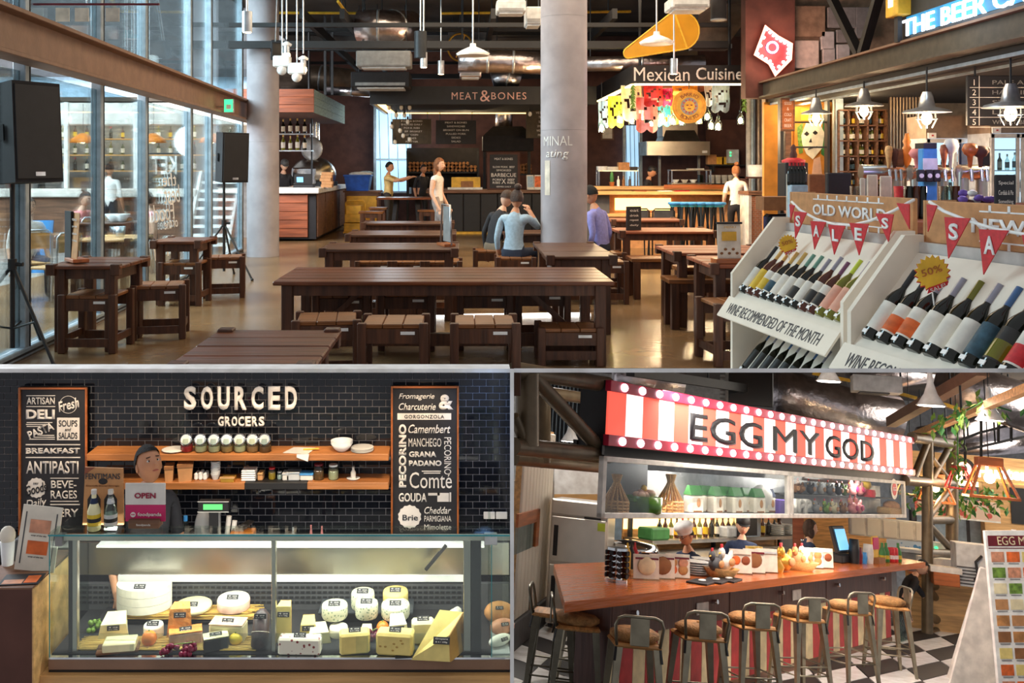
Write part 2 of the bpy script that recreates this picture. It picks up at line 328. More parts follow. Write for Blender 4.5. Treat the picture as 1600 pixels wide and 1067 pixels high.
def head_mesh(mb, c, R, skin):
    n, m = 22, 16; vs = []
    for i in range(m+1):
        a = PI*i/m; z = math.cos(a); r = math.sin(a)
        for j in range(n):
            b = 2*PI*j/n; x = r*math.cos(b); y = r*math.sin(b); f = max(0, -y)
            w = 1-.16*max(0, -z)**1.2
            q = V((x*.078*w, y*.098*(1-.10*max(0, -z)), z*.118))
            if f > .55:
                q.y -= .020*math.exp(-((x/.16)**2))*math.exp(-(((z+.18)/.22)**2))          # nose
                q.y += .011*math.exp(-(((abs(x)-.36)/.17)**2))*math.exp(-(((z-.02)/.13)**2))  # eye sockets
                q.y -= .007*math.exp(-((x/.3)**2))*math.exp(-(((z+.55)/.13)**2))           # mouth
                q.y -= .008*math.exp(-((x/.4)**2))*math.exp(-(((z+.86)/.2)**2))            # chin
            vs.append(c+R @ q)
    mb.use(skin).add(vs, [(i*n+j, (i+1)*n+j, (i+1)*n+(j+1) % n, i*n+(j+1) % n) for i in range(m) for j in range(n)], True, False)
    for s in (-1, 1):
        mb.use(skin).ball(c+R @ V((.079*s, .006, -.012)), .02, (.35, .8, 1.5), 8, R)
        mb.use('eye_white').ball(c+R @ V((.028*s, -.080, .004)), .011, (1.25, .6, .75), 8, R)
        mb.use('hair_black').ball(c+R @ V((.028*s, -.0865, .004)), .0058, (1, .6, 1), 6, R)
        mb.use('hair_black').box(c+R @ V((.029*s, -.088, .026)), (.028, .008, .005), R @ RY(.12*s))
    mb.use('lip').ball(c+R @ V((0, -.0925, -.062)), .017, (1.25, .35, .36), 8, R)
    mb.use(skin).ball(c+R @ V((0, -.107, -.026)), .013, (.95, .9, .8), 8, R)
def hair_mesh(mat, style, c, R, cap):
    mb = MB(mat); n, m = 20, 12; vs = []
    top = {'short': -.05, 'long': -.9, 'bob': -.75, 'bun': -.3, 'curly': -.45, 'shaved': .1, 'cap': -.35}[style]; sc = 1.22 if style == 'curly' else 1.08
    for i in range(m+1):
        for j in range(n):
            b = 2*PI*j/n; fr = -math.sin(b)                      # 1 in front
            zlim = .52 if fr > .35 else (top if fr < -.1 else .52+(top-.52)*(.35-fr)/.45)
            a = math.acos(max(-1, zlim))*i/m; x = math.sin(a)*math.cos(b); y = math.sin(a)*math.sin(b); z = math.cos(a)
            k = sc+(rnd.uniform(-.05, .07) if style == 'curly' else rnd.uniform(-.012, .02))
            vs.append(c+R @ V((x*.081*k, y*.101*k+.004, z*.121*k+(0 if z > -.2 else .02*z))))
    mb.add(vs, [(i*n+j, (i+1)*n+j, (i+1)*n+(j+1) % n, i*n+(j+1) % n) for i in range(m) for j in range(n)], True, False)
    if style == 'bun': mb.ball(c+R @ V((0, .05, .15)), .05, (1, 1, .9), 10, R)
    if style == 'long':
        for s in (-1, 0, 1): mb.ball(c+R @ V((.045*s, .06, -.13)), .07, (.75, .55, 1.5), 10, R)
    if style == 'bob':
        for s in (-1, 1): mb.ball(c+R @ V((.066*s, .015, -.06)), .055, (.5, .9, 1.5), 10, R)
    return mb
def cap_mesh(mat, c, R, kind):
    mb = MB(mat)
    if kind == 'chef':
        mb.lathe([(.089, .03), (.091, .07), (.112, .085), (.116, .125), (.09, .155), (.03, .165)], c, 20, R, 1, 1.12)
    else:
        mb.lathe([(.09, .035), (.091, .07), (.083, .105), (.055, .132), (.015, .142)], c, 20, R, 1, 1.14)
        mb.prism([(math.cos(t)*.07, -.085-math.sin(t)*.075) for t in [PI*i/10 for i in range(11)]], 0, .008, 'z') if False else None
        pts = [(math.cos(PI*i/10)*.072, -.09-math.sin(PI*i/10)*.07) for i in range(11)]
        mb.add([c+R @ V((x, y, .04+.1*(y+.09)*.4)) for x, y in pts]+[c+R @ V((x, y, .047+.1*(y+.09)*.4)) for x, y in pts], [tuple(range(11)), tuple(range(21, 10, -1))]+[(i, i+1, 12+i, 11+i) for i in range(10)], False, False)
    return mb
def finish_people():
    bpy.context.view_layer.update(); dg = bpy.context.evaluated_depsgraph_get()
    for root, o, J, E, k in PEND:
        me = bpy.data.meshes.new_from_object(o.evaluated_get(dg)); mb = MB(k['top'])
        for q in ('legs', 'skin', 'shoes'): mb.use(k[q])
        ids = {q: mb.mats.index(k[q]) for q in ('top', 'legs', 'skin', 'shoes')}
        mb.v = [tuple(v.co) for v in me.vertices]
        for p in me.polygons:
            c = p.center; best = min(E, key=lambda e: seg_d(c, J[e[0]], J[e[1]])-.3*0); a, b = best; z = 'top'
            if a[:2] in ('wr', 'pm') or a[0] in 'ft' and a[:2] != 'to': z = 'skin'
            elif a == 'nk': z = 'skin'
            elif a[:2] in ('sh', 'el'):
                A, B = J[a], J[b]; t = max(0, min(1, (c-A).dot(B-A)/(B-A).length_squared)); z = 'top' if (t*.5 if a[:2] == 'sh' else .5+t*.5) < k['sleeve'] else 'skin'
            elif a[:2] in ('hp', 'kn') or a == 'pel' and b[:2] == 'hp': z = 'legs'
            elif a[:2] == 'an': z = 'shoes'
            mb.f.append(tuple(p.vertices)); mb.mi.append(ids[z]); mb.sm.append(True)
        R = k['Rl'] @ RZ(k['turn']) @ RX(k['nod']); hc = J['hd']+k['Rl'] @ V((0, -.012, .10))
        head_mesh(mb, hc, R, k['skin']); part('body', mb, root)
        if k['style'] != 'shaved': part('hair', hair_mesh(k['hair'], k['style'], hc, R, k['cap']), root)
        if k['cap']: part('cap', cap_mesh(k['cap'][0], hc, R, k['cap'][1]), root)
        if k['glasses']:
            g = MB('black')
            for s in (-1, 1): g.tube([hc+R @ V((.03*s+.021*math.cos(2*PI*i/12), -.098, .004+.016*math.sin(2*PI*i/12))) for i in range(12)], .0025, 6, True)
            g.bar(hc+R @ V((-.01, -.1, .006)), hc+R @ V((.01, -.1, .006)), .004)
            for s in (-1, 1): g.bar(hc+R @ V((.051*s, -.096, .008)), hc+R @ V((.082*s, .01, .012)), .004)
            part('glasses', g, root)
        bpy.data.objects.remove(o)
    COL.children.unlink(SK) if SK.name in COL.children else None
    bpy.data.collections.remove(SK)
# ================================================================== THE UPPER HALL: structure
WY = 4.5                                                   # the deli's back wall stands here, below the front of the hall
def hall_floor():
    m = MB('concrete_floor'); y0, y1 = 4.56, 8.63
    poly = [(-7, y0), (AX(797, y0), y0), (AX(797, y1), y1), (8, y1), (14, 31), (-7, 31)]
    m.prism(poly, -.03, 0, 'z'); ST('floor', m)
hall_floor()
m = MB('ceiling_dark').bx(-5.2, 14, 8.5, 31.2, 5.6, 5.8); ST('ceiling', m)
m = MB('brown_wall').bx(-9, 13, 30.9, 31.1, 0, 5.6); ST('wall_back', m)
m = MB('osb').bx(5.9, 14, 18.6, 18.8, 0, 5.6); ST('wall_bar', m)
# sloping white slab edge that closes the hall floor towards the stall room below it
m = MB('slab_white'); yA, yB = 4.3, 8.66
def slab_pt(px, y, py): return (AX(px, y), y, AZ(py, y))
m.hexa([slab_pt(803, yA, 575.5), slab_pt(1640, yA, 575.5), slab_pt(1640, yB, 575.5), slab_pt(803, yB, 575.5)], [slab_pt(803, yA, 582), slab_pt(1640, yA, 582), slab_pt(1640, yB, 582), slab_pt(803, yB, 582)])
ST('trim_1', m)
CUTN = V((0, -(575.5-PY)/FOC, -1)); CUTP = V((0, 0, EYE))      # that slab's top plane, for things standing into it
def cutmesh(mb, name, Mw):
    me = mb.mesh(name); bm = bmesh.new(); bm.from_mesh(me); Mi = Mw.inverted()
    co = Mi @ CUTP; no = (Mw.to_3x3().transposed() @ CUTN).normalized()
    bmesh.ops.bisect_plane(bm, geom=bm.verts[:]+bm.edges[:]+bm.faces[:], plane_co=co, plane_no=no, clear_outer=True)
    bm.to_mesh(me); bm.free(); return me
# glass wall to the terrace
GR = RZ(math.atan(.045)); GO = V((-4.2, 9.28, 0))
def gw(px): return (-4.2+.4176)/((px-PX)/FOC+.045)              # depth where the glass wall is seen at px
win = bpy.data.objects.new('window_1', None); COL.objects.link(win); win.matrix_world = Matrix.Translation(GO) @ GR.to_4x4(); win['kind'] = 'structure'
ys = [6.6]+[gw(p)-9.28 for p in (33, 152, 223, 294, 326, 375)]; ys[0] = 6.9-9.28
for i, yy in enumerate(ys):
    m = MB('steel'); m.bx(-.06, .06, yy-.05, yy+.05, 0, 5.6, .008); m.use('steel_dark').bx(-.05, .065, yy+.05, yy+.068, 0, 5.6); part('mullion', m, win)
for i in range(len(ys)-1):
    for z0, z1 in ((.1, 2.72), (3.2, 5.55)): part('pane', MB('pane').bx(-.01, .01, ys[i]+.07, ys[i+1]-.05, z0, z1), win)
m = MB('steel').bx(-.07, .07, ys[0], ys[-1], 0, .09, .01).use('steel_dark').bx(.07, .075, ys[0], ys[-1], .03, .05); part('sill', m, win)
# terrace outside
ST('floor_terrace', MB('deck').bx(-16, -4.35, 5, 24, -.08, -.005))
for i in range(14): part('plank_gap', MB('grey_dark').bx(-10, -4.5, 9+i*.9, 9.03+i*.9, -.006, -.002), bpy.data.objects['floor_terrace'])
FY = 22.4
m = MB('grey').bx(-16, -5.3, FY+2.4, FY+2.6, 0, 7).use('ceiling_dark').bx(-16, -5.3, FY, FY+2.4, 3.35, 3.45); ST('wall_terrace', m)
m = MB('offwhite').bx(-13, -4.9, FY-.1, FY+.1, AZ(196, FY), AZ(161, FY), .03); ST('trim_2', m)
m = MB('steel_dark').bx(-13, -4.9, FY, FY+.06, AZ(120, FY), AZ(108, FY)).use('pale_blue').bx(-13, -4.9, FY+.3, FY+.36, 3.4, 4.1).use('grey_dark').bx(-13, -4.9, FY+.4, FY+.5, 4.1, 6.5); ST('wall_terrace_upper', m)
for px in (107, 215, 300): ST('trim_3', MB('white').bx(AX(px, FY)-.05, AX(px, FY)+.05, FY-.15, FY-.05, 0, AZ(160, FY), .01))
ST('ceiling_terrace', MB('white').bx(-13, -4.9, FY+.2, FY+2.3, 3.2, 3.26))
area('terrace_bar_light', (-8, FY+1.2, 3.15), (-8, FY+1.2, 0), 5, 1.5, 170, (1, .9, .75))
t = T('bar_counter', 'terrace bar counter with pale top and dark wooden front beyond the glass wall', 'counter', (-8.6, FY-.6, 0))
part('front', MB('wood_plank').bx(-4.2, 2.6, -.3, .3, 0, 1.14), t); part('top', MB('offwhite').bx(-4.3, 2.7, -.42, .4, 1.14, 1.32, .02), t)
t = T('bottle_shelf', 'tall back shelf of bottles in the terrace bar beyond the glass wall', 'shelf', (-7.6, FY+1.8, 0))
part('frame', MB('steel_dark').bx(-3, -2.94, -.15, .15, 0, 3).bx(2.4, 2.46, -.15, .15, 0, 3), t)
for z in (1.7, 2.1, 2.5): part('board', MB('wood_pale').bx(-2.94, 2.4, -.16, .16, z, z+.03), t)
# small bottles shared by many shelves: one mesh each with glass, label and cap
def small_bottle(glass, label, cap, h=.3, r=.04):
    m = MB(glass).lathe([(r*.9, 0), (r, .01), (r, h*.58), (r*.45, h*.72), (r*.36, h*.76), (r*.34, h*.86)], n=8)
    m.use(label).cyl((0,0,h*.14), (0,0,h*.5), r*1.03, None, 8, False); m.use(cap).cyl((0,0,h*.84), (0,0,h), r*.4, None, 8); return m.mesh('bottle')
SB = [small_bottle(*a) for a in (('bottle_dark','label_cream','capsule_gold'), ('bottle_green','label_cream','capsule_grey'), ('bottle_amber','label_yellow','black'), ('bottle_dark','label_black','red'), ('bottle_olive','white','capsule_gold'), ('bottle_clear','label_teal','white'))]
def bottles(pts, label, group, kinds=range(6), sc=1, cat='bottle'):
    for i, p in enumerate(pts):
        k = list(kinds); o = O('bottle', label, cat, SB[k[rnd.randrange(len(k))]], p, None, group); s = sc*rnd.uniform(.9, 1.08); o.scale = (s, s, s)
bottles([(-7.6+x*.3-2.7, FY+1.75, z) for z in (1.73, 2.13, 2.53) for x in range(16) if -10.2 < -7.6+x*.3-2.7 < -5.6], 'small spirit bottle on the terrace bar shelf seen through the glass wall', 'bottles in the terrace bar', range(6), 1.1)
def dome_lamp(p, label, mat, r=.3):
    t = T('pendant_lamp', label, 'lamp', p, None, 'orange lamps of the terrace bar'); part('shade', MB(mat).lathe([(.05, .22), (.09, .2), (r*.8, .1), (r, 0), (r*.97, 0), (r*.75, .08)], n=20), t)
    part('cord', MB('black').cyl((0,0,.2), (0,0,.9), .008, None, 6), t); part('bulb', MB('bulb').ball((0,0,.03), .05), t); return t
for px in (130, 240, 332): dome_lamp(P(px, 223, FY-.2), 'orange dome lamp hanging over the terrace bar counter', 'orange')
t = T('terrace_sign', 'white block letters hung in mirror image above the terrace bar', 'sign', P(257, 258, FY-.3)); txt('KET', 'white', t, (0, 0, 0), .58, .42, R=FRONT @ Matrix.Diagonal((-1, 1, 1, 1)), bold=.02)
part('rail', MB('steel_dark').bx(-.4, .4, .0, .03, .25, .28), t)
t = T('staircase', 'white open-riser staircase outside beyond the glass wall', 'stairs', P(322, 400, 20.5)-V((0,0,0)))
for i in range(9): part('tread', MB('white').bx(-.45, .42, i*.16, i*.16+.3, i*.19, i*.19+.06), t)
part('stringer', MB('white').bar((-.47, 0, -.1), (-.47, 1.4, 1.75), .06, .2), t); part('stringer', MB('white').bar((.44, 0, -.1), (.44, 1.4, 1.75), .06, .2), t)
# big steel beam on the glass wall
t = bpy.data.objects.new('trim_4', None); COL.objects.link(t); t.matrix_world = Matrix.Translation(GO) @ GR.to_4x4(); t['kind'] = 'structure'
part('web', MB('beam_brown').bx(.12, .2, -2.4, 11.8, 2.8, 3.16), t); part('flange', MB('beam_brown').bx(.04, .34, -2.4, 11.8, 3.15, 3.19, .005), t); part('flange', MB('beam_brown').bx(.06, .32, -2.4, 11.8, 2.77, 2.81, .005), t)
# columns
for nm, px, yy in (('column_1', 411, 19.6), ('column_2', 881, 13.5)):
    r = .325; m = MB('concrete').cyl((0,0,0), (0,0,5.6), r, None, 48).use('grey').cyl((0,0,2.32), (0,0,2.325), r+.002, None, 48, False).cyl((0,0,3.9), (0,0,3.905), r+.002, None, 48, False)
    c = ST(nm, m, (AX(px, yy), yy, 0))
    if nm == 'column_2':
        for s, z, h_, w_ in (('MINAL', AZ(220, 13.2), .13, .44), ('ating', AZ(242, 13.2), .14, .34)):
            me = textmesh(s, 'white', w_, h_, bold=.005, shear=.15 if s == 'ating' else 0, ext=.001).copy()
            for v in me.vertices:
                a = -PI/2+v.co.x/r-.42; rr = r+.004+v.co.z; v.co = (rr*math.cos(a), rr*math.sin(a), v.co.y)
            part('lettering', me, c, Matrix.Translation((0,0,z)))
        part('notice', MB('paper').add([(.329*math.cos(a), .329*math.sin(a), z) for z in (1.42, 1.9) for a in (-2.6, -2.45, -2.3)], [(0,1,4,3), (1,2,5,4)], True, False), c)
# ================================================================== hall furniture
def table(label, x0, x1, y0, y1, h, n=3, top='table_wood', group=None, brace=False, posts=True):
    cx, cy = (x0+x1)/2, (y0+y1)/2; w, d = (x1-x0)/2, (y1-y0)/2
    t = T('wooden_table', label, 'table', (cx, cy, 0), None, group); s = 2*d/n
    for i in range(n): part('plank', MB(top).bx(-w, w, -d+i*s+.006, -d+(i+1)*s-.006, h-.04, h-rnd.uniform(0, .004), .008), t)
    l = .1
    for sx in (-1, 1):
        for sy in (-1, 1):
            xx, yy = sx*(w-.12), sy*(d-.1); zt = h+.012 if posts else h-.04
            part('leg', MB('leg_wood').bx(xx-l/2, xx+l/2, yy-l/2, yy+l/2, 0, h-.04, .006), t)
            if posts: part('post_end', MB('leg_wood').bx(sx*(w-.05)-.045, sx*(w-.05)+.045, sy*(d-.04)-.045, sy*(d-.04)+.045, h-.1, zt, .006), t)
    for sy in (-1, 1): part('apron', MB('leg_wood').bx(-w+.1, w-.1, sy*(d-.1)-.02, sy*(d-.1)+.02, h-.14, h-.04), t)
    for sx in (-1, 1): part('apron', MB('leg_wood').bx(sx*(w-.12)-.02, sx*(w-.12)+.02, -d+.1, d-.1, h-.16, h-.04), t)
    if brace:
        for sx in (-1, 1): part('brace', MB('leg_wood').bar((sx*(w-.2), 0, .12), (sx*(w-.85), 0, h-.06), .05, .11, (0,1,0)), t)
        part('stretcher', MB('leg_wood').bx(-w+.15, w-.15, -.04, .04, .08, .2), t)
    return t
def stool_proto(label, w=.5, d=.5, h=.56, group=None):
    t = T('wooden_stool', label, 'stool', (0,0,0), None, group); w /= 2; d /= 2
    for i in range(3): part('seat_plank', MB('seat_wood').bx(-w+.01+i*(2*w-.02)/3, -w+.006+(i+1)*(2*w-.02)/3, -d, d, h-.035, h, .006), t)
    for sx in (-1, 1):
        for sy in (-1, 1): part('leg', MB('leg_wood').bx(sx*w-.04*(sx > 0)-.03*(sx < 0), sx*w+.03*(sx > 0)+.04*(sx < 0), sy*d-.035, sy*d+.035, 0, h+.01, .006), t)
    for sy in (-1, 1):
        part('apron', MB('leg_wood').bx(-w, w, sy*d-.015, sy*d+.015, h-.15, h-.035), t); part('stretcher', MB('leg_wood').bx(-w, w, sy*d-.015, sy*d+.015, .06, .14), t)
    for sx in (-1, 1): part('stretcher', MB('leg_wood').bx(sx*w-.015, sx*w+.015, -d, d, .1, .17), t)
    part('sticker', MB('white').bx(w*.25, w*.7, -d-.018, -d-.0155, h-.08, h-.055), t); return t
def bench(label, x0, x1, y0, y1, h, group=None):
    cx, cy = (x0+x1)/2, (y0+y1)/2; w, d = (x1-x0)/2, (y1-y0)/2; t = T('wooden_bench', label, 'bench', (cx, cy, 0), None, group)
    for i in range(2): part('seat_plank', MB('seat_wood').bx(-w, w, -d+i*d+.004, -d+(i+1)*d-.004, h-.05, h, .006), t)
    for sx in (-1, 1):
        for sy in (-1, 1): part('leg', MB('leg_wood').bx(sx*(w-.08)-.045, sx*(w-.08)+.045, sy*(d-.05)-.045, sy*(d-.05)+.045, 0, h-.05, .005), t)
    part('apron', MB('leg_wood').bx(-w+.05, w-.05, -d+.03, -d+.06, h-.15, h-.05), t); return t
# tables of the middle aisle
table('long brown plank table with diagonal braces, widest of the hall, stools around it', -1.70, 1.39, 8.66, 9.93, .774, 5, brace=True, posts=False)
tA = table('reddish plank table standing alone in front of the long braced table', -1.42, -.70, 4.6, 5.65, .85, 4, 'table_wood')
table('plank table with a standing menu frame, next behind the long braced table', AX(497, 11.2), AX(717, 11.2), 11.2, 12.2, .85, 3, 'table_wood_dark')
table('plank table second behind the long braced table, pale window shine on top', AX(538, 13.6), AX(713, 13.6), 13.6, 14.6, .85, 3, 'table_wood_dark')
table('plank table third behind the long braced table, before the walking woman', AX(563, 16.4), AX(710, 16.4), 16.4, 17.2, .85, 2, 'table_wood_dark')
table('plank table in front of the central column with bare posts at its corners', AX(853, 10.3), AX(966, 10.3), 10.3, 12.2, .85, 3, 'table_wood_dark')
table('small plank table of the seated couple behind the central column', .62, 1.75, 13.9, 14.7, .85, 2, 'table_wood_dark')
table('plank table holding a dark upright menu, right of the central column', AX(968, 14.3), AX(1125, 14.3), 14.3, 15.3, .85, 3, 'wood_red')
table('plank table between the dark menu table and the food poster table', 2.38, 3.6, 10.75, 11.8, .85, 3, 'wood_red')
table('plank table carrying the food poster stand, beside the wine racks', 2.44, 3.3, 9.4, 10.4, .85, 3, 'wood_red')
table('far plank table before the yellow counter of the Mexican stall', AX(955, 17.4), AX(1070, 17.4), 17.4, 18.2, .85, 2, 'wood_red')
table('plank table with a clip menu stand beside the near glass wall', -4.04, -3.31, 9.32, 10.25, .85, 3, 'table_wood')
table('bare plank table beside the glass wall near the far speaker', -4.06, -3.38, 12.5, 13.35, .84, 3, 'table_wood')
# stools
G1 = 'stools around the long braced table'
st = stool_proto('second plank stool from the window end on the near side of the braced table', group=G1)
st.matrix_world = Matrix.Translation((AX(617, 7.85), 7.85, 0))
for (px, y, rz), l in zip(((757, 7.85, 0), (512, 8.0, .1), (536, 9.6, .05), (637, 9.7, 0), (757, 9.75, 0), (845, 9.9, 0)), ('third plank stool from the window end on the near side of the braced table', 'plank stool between the reddish table and the long braced table', 'first plank stool from the window end under the braced table, far side', 'second plank stool from the window end under the braced table, far side', 'third plank stool from the window end under the braced table, far side', 'fourth plank stool from the window end under the braced table, far side')): dup(st, (AX(px, y), y, 0), rz, l)
sq = stool_proto('squat plank stool under the right end of the long braced table', .54, .4, .34); sq.matrix_world = Matrix.Translation((AX(888, 8.9), 8.9, 0))
G2 = 'stools at the plank tables of the middle aisle'
for i, (px, y) in enumerate(((575, 11.6), (626, 11.6), (679, 11.6), (590, 12.9), (640, 12.9), (690, 12.9), (630, 15.4), (680, 15.4))):
    o = dup(st, (AX(px, y), y, 0), 0, ('first', 'second', 'third')[i % 3]+' dark plank stool from the window side '+('under the menu holder table', 'behind the menu holder table', 'before the walking woman')[i//3]); o['group'] = G2
for x, y, rz, l in ((-3.62, 9.56, 0, 'plank stool pulled out before the menu stand table by the glass'), (-3.22, 10.3, .2, 'plank stool beside the far side of the menu stand table'), (-3.66, 12.75, 0, 'plank stool in front of the bare table by the glass'), (-3.32, 13.5, .2, 'plank stool on the far side of the bare table by the glass')):
    o = dup(st, (x, y, 0), rz, l); del o['group']
bench('low bench under the dark menu table right of the column', AX(985, 13.2), AX(1118, 13.2), 13.1, 13.6, .56)
bench('box-like bench before the middle right plank table', AX(1042, 10.75), AX(1180, 10.75), 10.65, 11.1, .56)
bench('bench behind the food poster table', 2.7, 3.5, 11.95, 12.3, .56)
o = dup(st, (AX(1135, 9.2), 8.95, 0), .1, 'plank stool half hidden by the white wine rack'); del o['group']
for px in (945, 905):
    o = dup(st, (AX(px, 12.9), 12.9, 0), 0, 'plank stool between the column and the right tables'); o['group'] = 'stools by the column'
o = dup(st, (AX(805, 13.45), 13.45, 0), 0, 'plank stool under the woman in the light blue shirt'); del o['group']
o = dup(st, (AX(768, 14.55), 14.55, 0), 0, 'plank stool under the man in the dark sweater'); del o['group']
o = dup(st, (AX(945, 14.2), 14.2, 0), 0, 'plank stool under the man in the violet shirt'); del o['group']
t = T('picnic_table', 'high picnic table with splayed dark legs at the meat stall', 'table', (AX(636, 23.5), 23.5, 0))
for i in range(3): part('plank', MB('table_wood').bx(-.72, .72, -.45+i*.3, -.16+i*.3, 1.03, 1.08, .005), t)
for sx in (-1, 1):
    for sy in (-1, 1): part('leg', MB('black_matte').bar((sx*.35, sy*.4, 0), (sx*.25, sy*.15, 1.03), .1, .06), t)
bench('low bench on the left of the high picnic table', AX(562, 22.6), AX(600, 22.6), 22.3, 22.7, .78); bench('second low bench behind the first at the picnic table', AX(578, 24), AX(606, 24), 23.6, 24, .82); bench('bench on the right of the high picnic table', AX(653, 23.4), AX(681, 23.4), 23.2, 23.6, .78)
# menus and signs on the tables
def menu_stand(loc, label, R, w, h, face, base='wood_orange', n=1, text=None):
    t = T('menu_stand', label, 'menu', loc, R); part('base', MB(base).bx(-w*.6, w*.6, -.06, .1, 0, .035, .004), t)
    for i in range(n): part('card', MB(face).box((0, .02*i, .03+h/2), (w, .006, h), RX(-.06)), t)
    if text:
        for i, s in enumerate(text): txt(s, 'lettering_dark' if face in ('paper', 'white') else 'lettering_white', t, (0, -.006-.0006*h, .03+h*(.85-.15*i)), w*.7, h*.05)
    return t
menu_stand((-3.86, 9.6, .86), 'clip board menu on a red wooden foot on the table by the glass', -.9, .24, .46, 'kraft', text=('MENU', 'grill', 'salads', 'drinks')); 
t = T('menu_folder', 'thin dark folder standing behind the clip board menu by the glass', 'menu', (-3.98, 9.72, .86), -.9); part('cover', MB('black').bx(-.1, .1, 0, .03, 0, .5), t); part('spine', MB('dark_red').bx(-.105, -.1, 0, .03, 0, .5), t)
t = T('menu_holder', 'tall metal menu frame on a red foot on the middle aisle table', 'menu', (AX(697, 11.7), 11.7, .85), -1.25); part('frame', MB('alu').tube([(-.22, 0, .02), (-.16, 0, .5), (.16, 0, .5), (.22, 0, .02)], .012), t); part('card', MB('grey').bx(-.15, .15, .01, .02, .05, .48), t); part('foot', MB('wood_orange').bx(-.16, .16, -.07, .07, 0, .03), t)
t = T('menu_block', 'dark upright menu with chalk lettering on the right table', 'menu', (AX(990, 14.6), 14.6, .85), .35); part('card', MB('board_black').bx(-.12, .12, -.02, .02, 0, .36), t)
for i, s in enumerate(('eat', 'drink', 'repeat', 'daily')): txt(s, 'lettering_white', t, (0, -.021, .3-.075*i), .15, .035)
t = T('poster_stand', 'acrylic stand holding a cream food poster on an orange foot', 'menu', (AX(1139, 9.55), 9.55, .85), .12)
part('foot', MB('wood_orange').bx(-.16, .17, -.08, .08, 0, .05, .005), t); c = part('card', MB('paper').box((0, 0, .22), (.24, .008, .34), RX(-.05)), t)
part('photo', MB('mustard').box((-.005, -.018, .27), (.15, .004, .09), RX(-.05)), c); part('spiral', MB('black').bx(-.13, .13, -.02, .02, .39, .41), t)
for i in range(5): part('photo', MB('kraft_dark').ball((-.08+.04*i, -.012, .1+.04*(i % 2)), .017, (1, .3, .8), 8), c)
txt('MENU', 'mustard', t, (0, -.025, .36), .12, .02)
# people in the hall
HH = 1.92
person('seated woman with dark hair in a light blue shirt, seen from behind', (AX(803, 13.45), 13.45, 0), 2.75, HH, True, lean=.12, top='shirt_blue', legs='jeans', sleeve=.8, hair='hair_brown', style='bun', turn=.5, pose={'ell': (-.25, -.26, .86), 'wrl': (-.1, -.36, 1.06)}, seat=.56)
person('seated man with short brown hair in a dark sweater leaning forward', (AX(772, 14.55), 14.55, 0), 2.3, HH, True, lean=.32, top='shirt_black', legs='khaki', sleeve=.95, hair='hair_brown', skin='skin_light', turn=.2, seat=.56)
person('seated man in a violet shirt beside the column, back to the aisle', (AX(940, 14.3), 14.3, 0), -2.2, HH+.1, True, lean=.2, top='shirt_purple', legs='jeans', sleeve=.95, hair='hair_black', seat=.56)
person('walking woman with reddish hair in a white sleeveless blouse and shorts', (AX(684, 20), 20, 0), 1.2, 2.0, top='shirt_white', legs='short_grey', sleeve=.1, skin='skin_light', hair='hair_red', style='long', shoes='skin_light', pose={'knl': (-.08, -.2, .5), 'anl': (-.1, -.15, .1), 'knr': (.1, .05, .5), 'anr': (.1, .28, .12)})
person('man in a yellow shirt with apron pointing to the right at the meat stall', (AX(607, 25.5), 25.5, 0), 1.3, 1.95, top='shirt_yellow', legs='apron', sleeve=.4, pose={'elr': (.2, -.25, 1.3), 'wrr': (.16, -.5, 1.38), 'ell': (-.2, -.25, 1.3), 'wrl': (-.14, -.5, 1.38)})
person('cook dressed in black behind the dark meat stall counter', (AX(659, 28), 28, 0), .6, 1.9, top='shirt_black', legs='apron', sleeve=.5, lean=.1)
person('cook in a grey cap and dark shirt behind the pizza counter', (AX(441, 25.2), 25.2, 0), .5, 2.02, top='shirt_black', legs='apron', sleeve=.4, skin='skin_light', cap=('grey_dark', 'cap'), lean=.18, nod=.25)
person('cook in a black cap bending behind the Mexican stall counter', (AX(1006, 23.5), 23.5, 0), 1.3, 1.85, top='shirt_black', legs='apron', sleeve=.7, cap=('black', 'cap'), lean=.22, pose={'elr': (.24, -.3, 1.1), 'wrr': (.16, -.55, 1.05)})
person('woman with brown hair in a printed white tee seen from behind', (AX(1150, 20.6), 20.6, 0), 2.9, 1.85, top='shirt_white', legs='trousers', sleeve=.35, skin='skin_light', hair='hair_red', style='bun', turn=.3)
person('dark haired person in white at the end of the beer bar', (AX(1202, 19.3), 19.3, 0), 1.0, 1.78, top='shirt_white', legs='trousers', sleeve=.3, style='bob')
person('woman with a hair bun in a pink tank top on the terrace', (AX(123, 17), 17, 0), 1.3, 1.85, True, top='shirt_pink', legs='shirt_pink', sleeve=.08, skin='skin_light', hair='hair_brown', style='bun', lean=.15, pose={'elr': (.2, -.2, .85), 'wrr': (.05, -.3, 1.05)})
person('person with curly brown hair in pink seated on the terrace', (AX(239, 16.6), 16.6, 0), -1.2, 1.85, True, top='shirt_pink', legs='jeans', sleeve=.1, skin='skin_light', hair='hair_brown', style='curly', lean=.12)
person('person in a white shirt standing at the terrace bar counter', (AX(171, 20.8), 20.8, 0), PI, 1.9, top='shirt_white', legs='trousers', sleeve=.6)
person('person in a white shirt seated on a metal chair on the terrace', (AX(44, 13.4), 13.4, 0), .7, 1.85, True, top='shirt_white', legs='jeans', sleeve=.6, skin='skin_light')
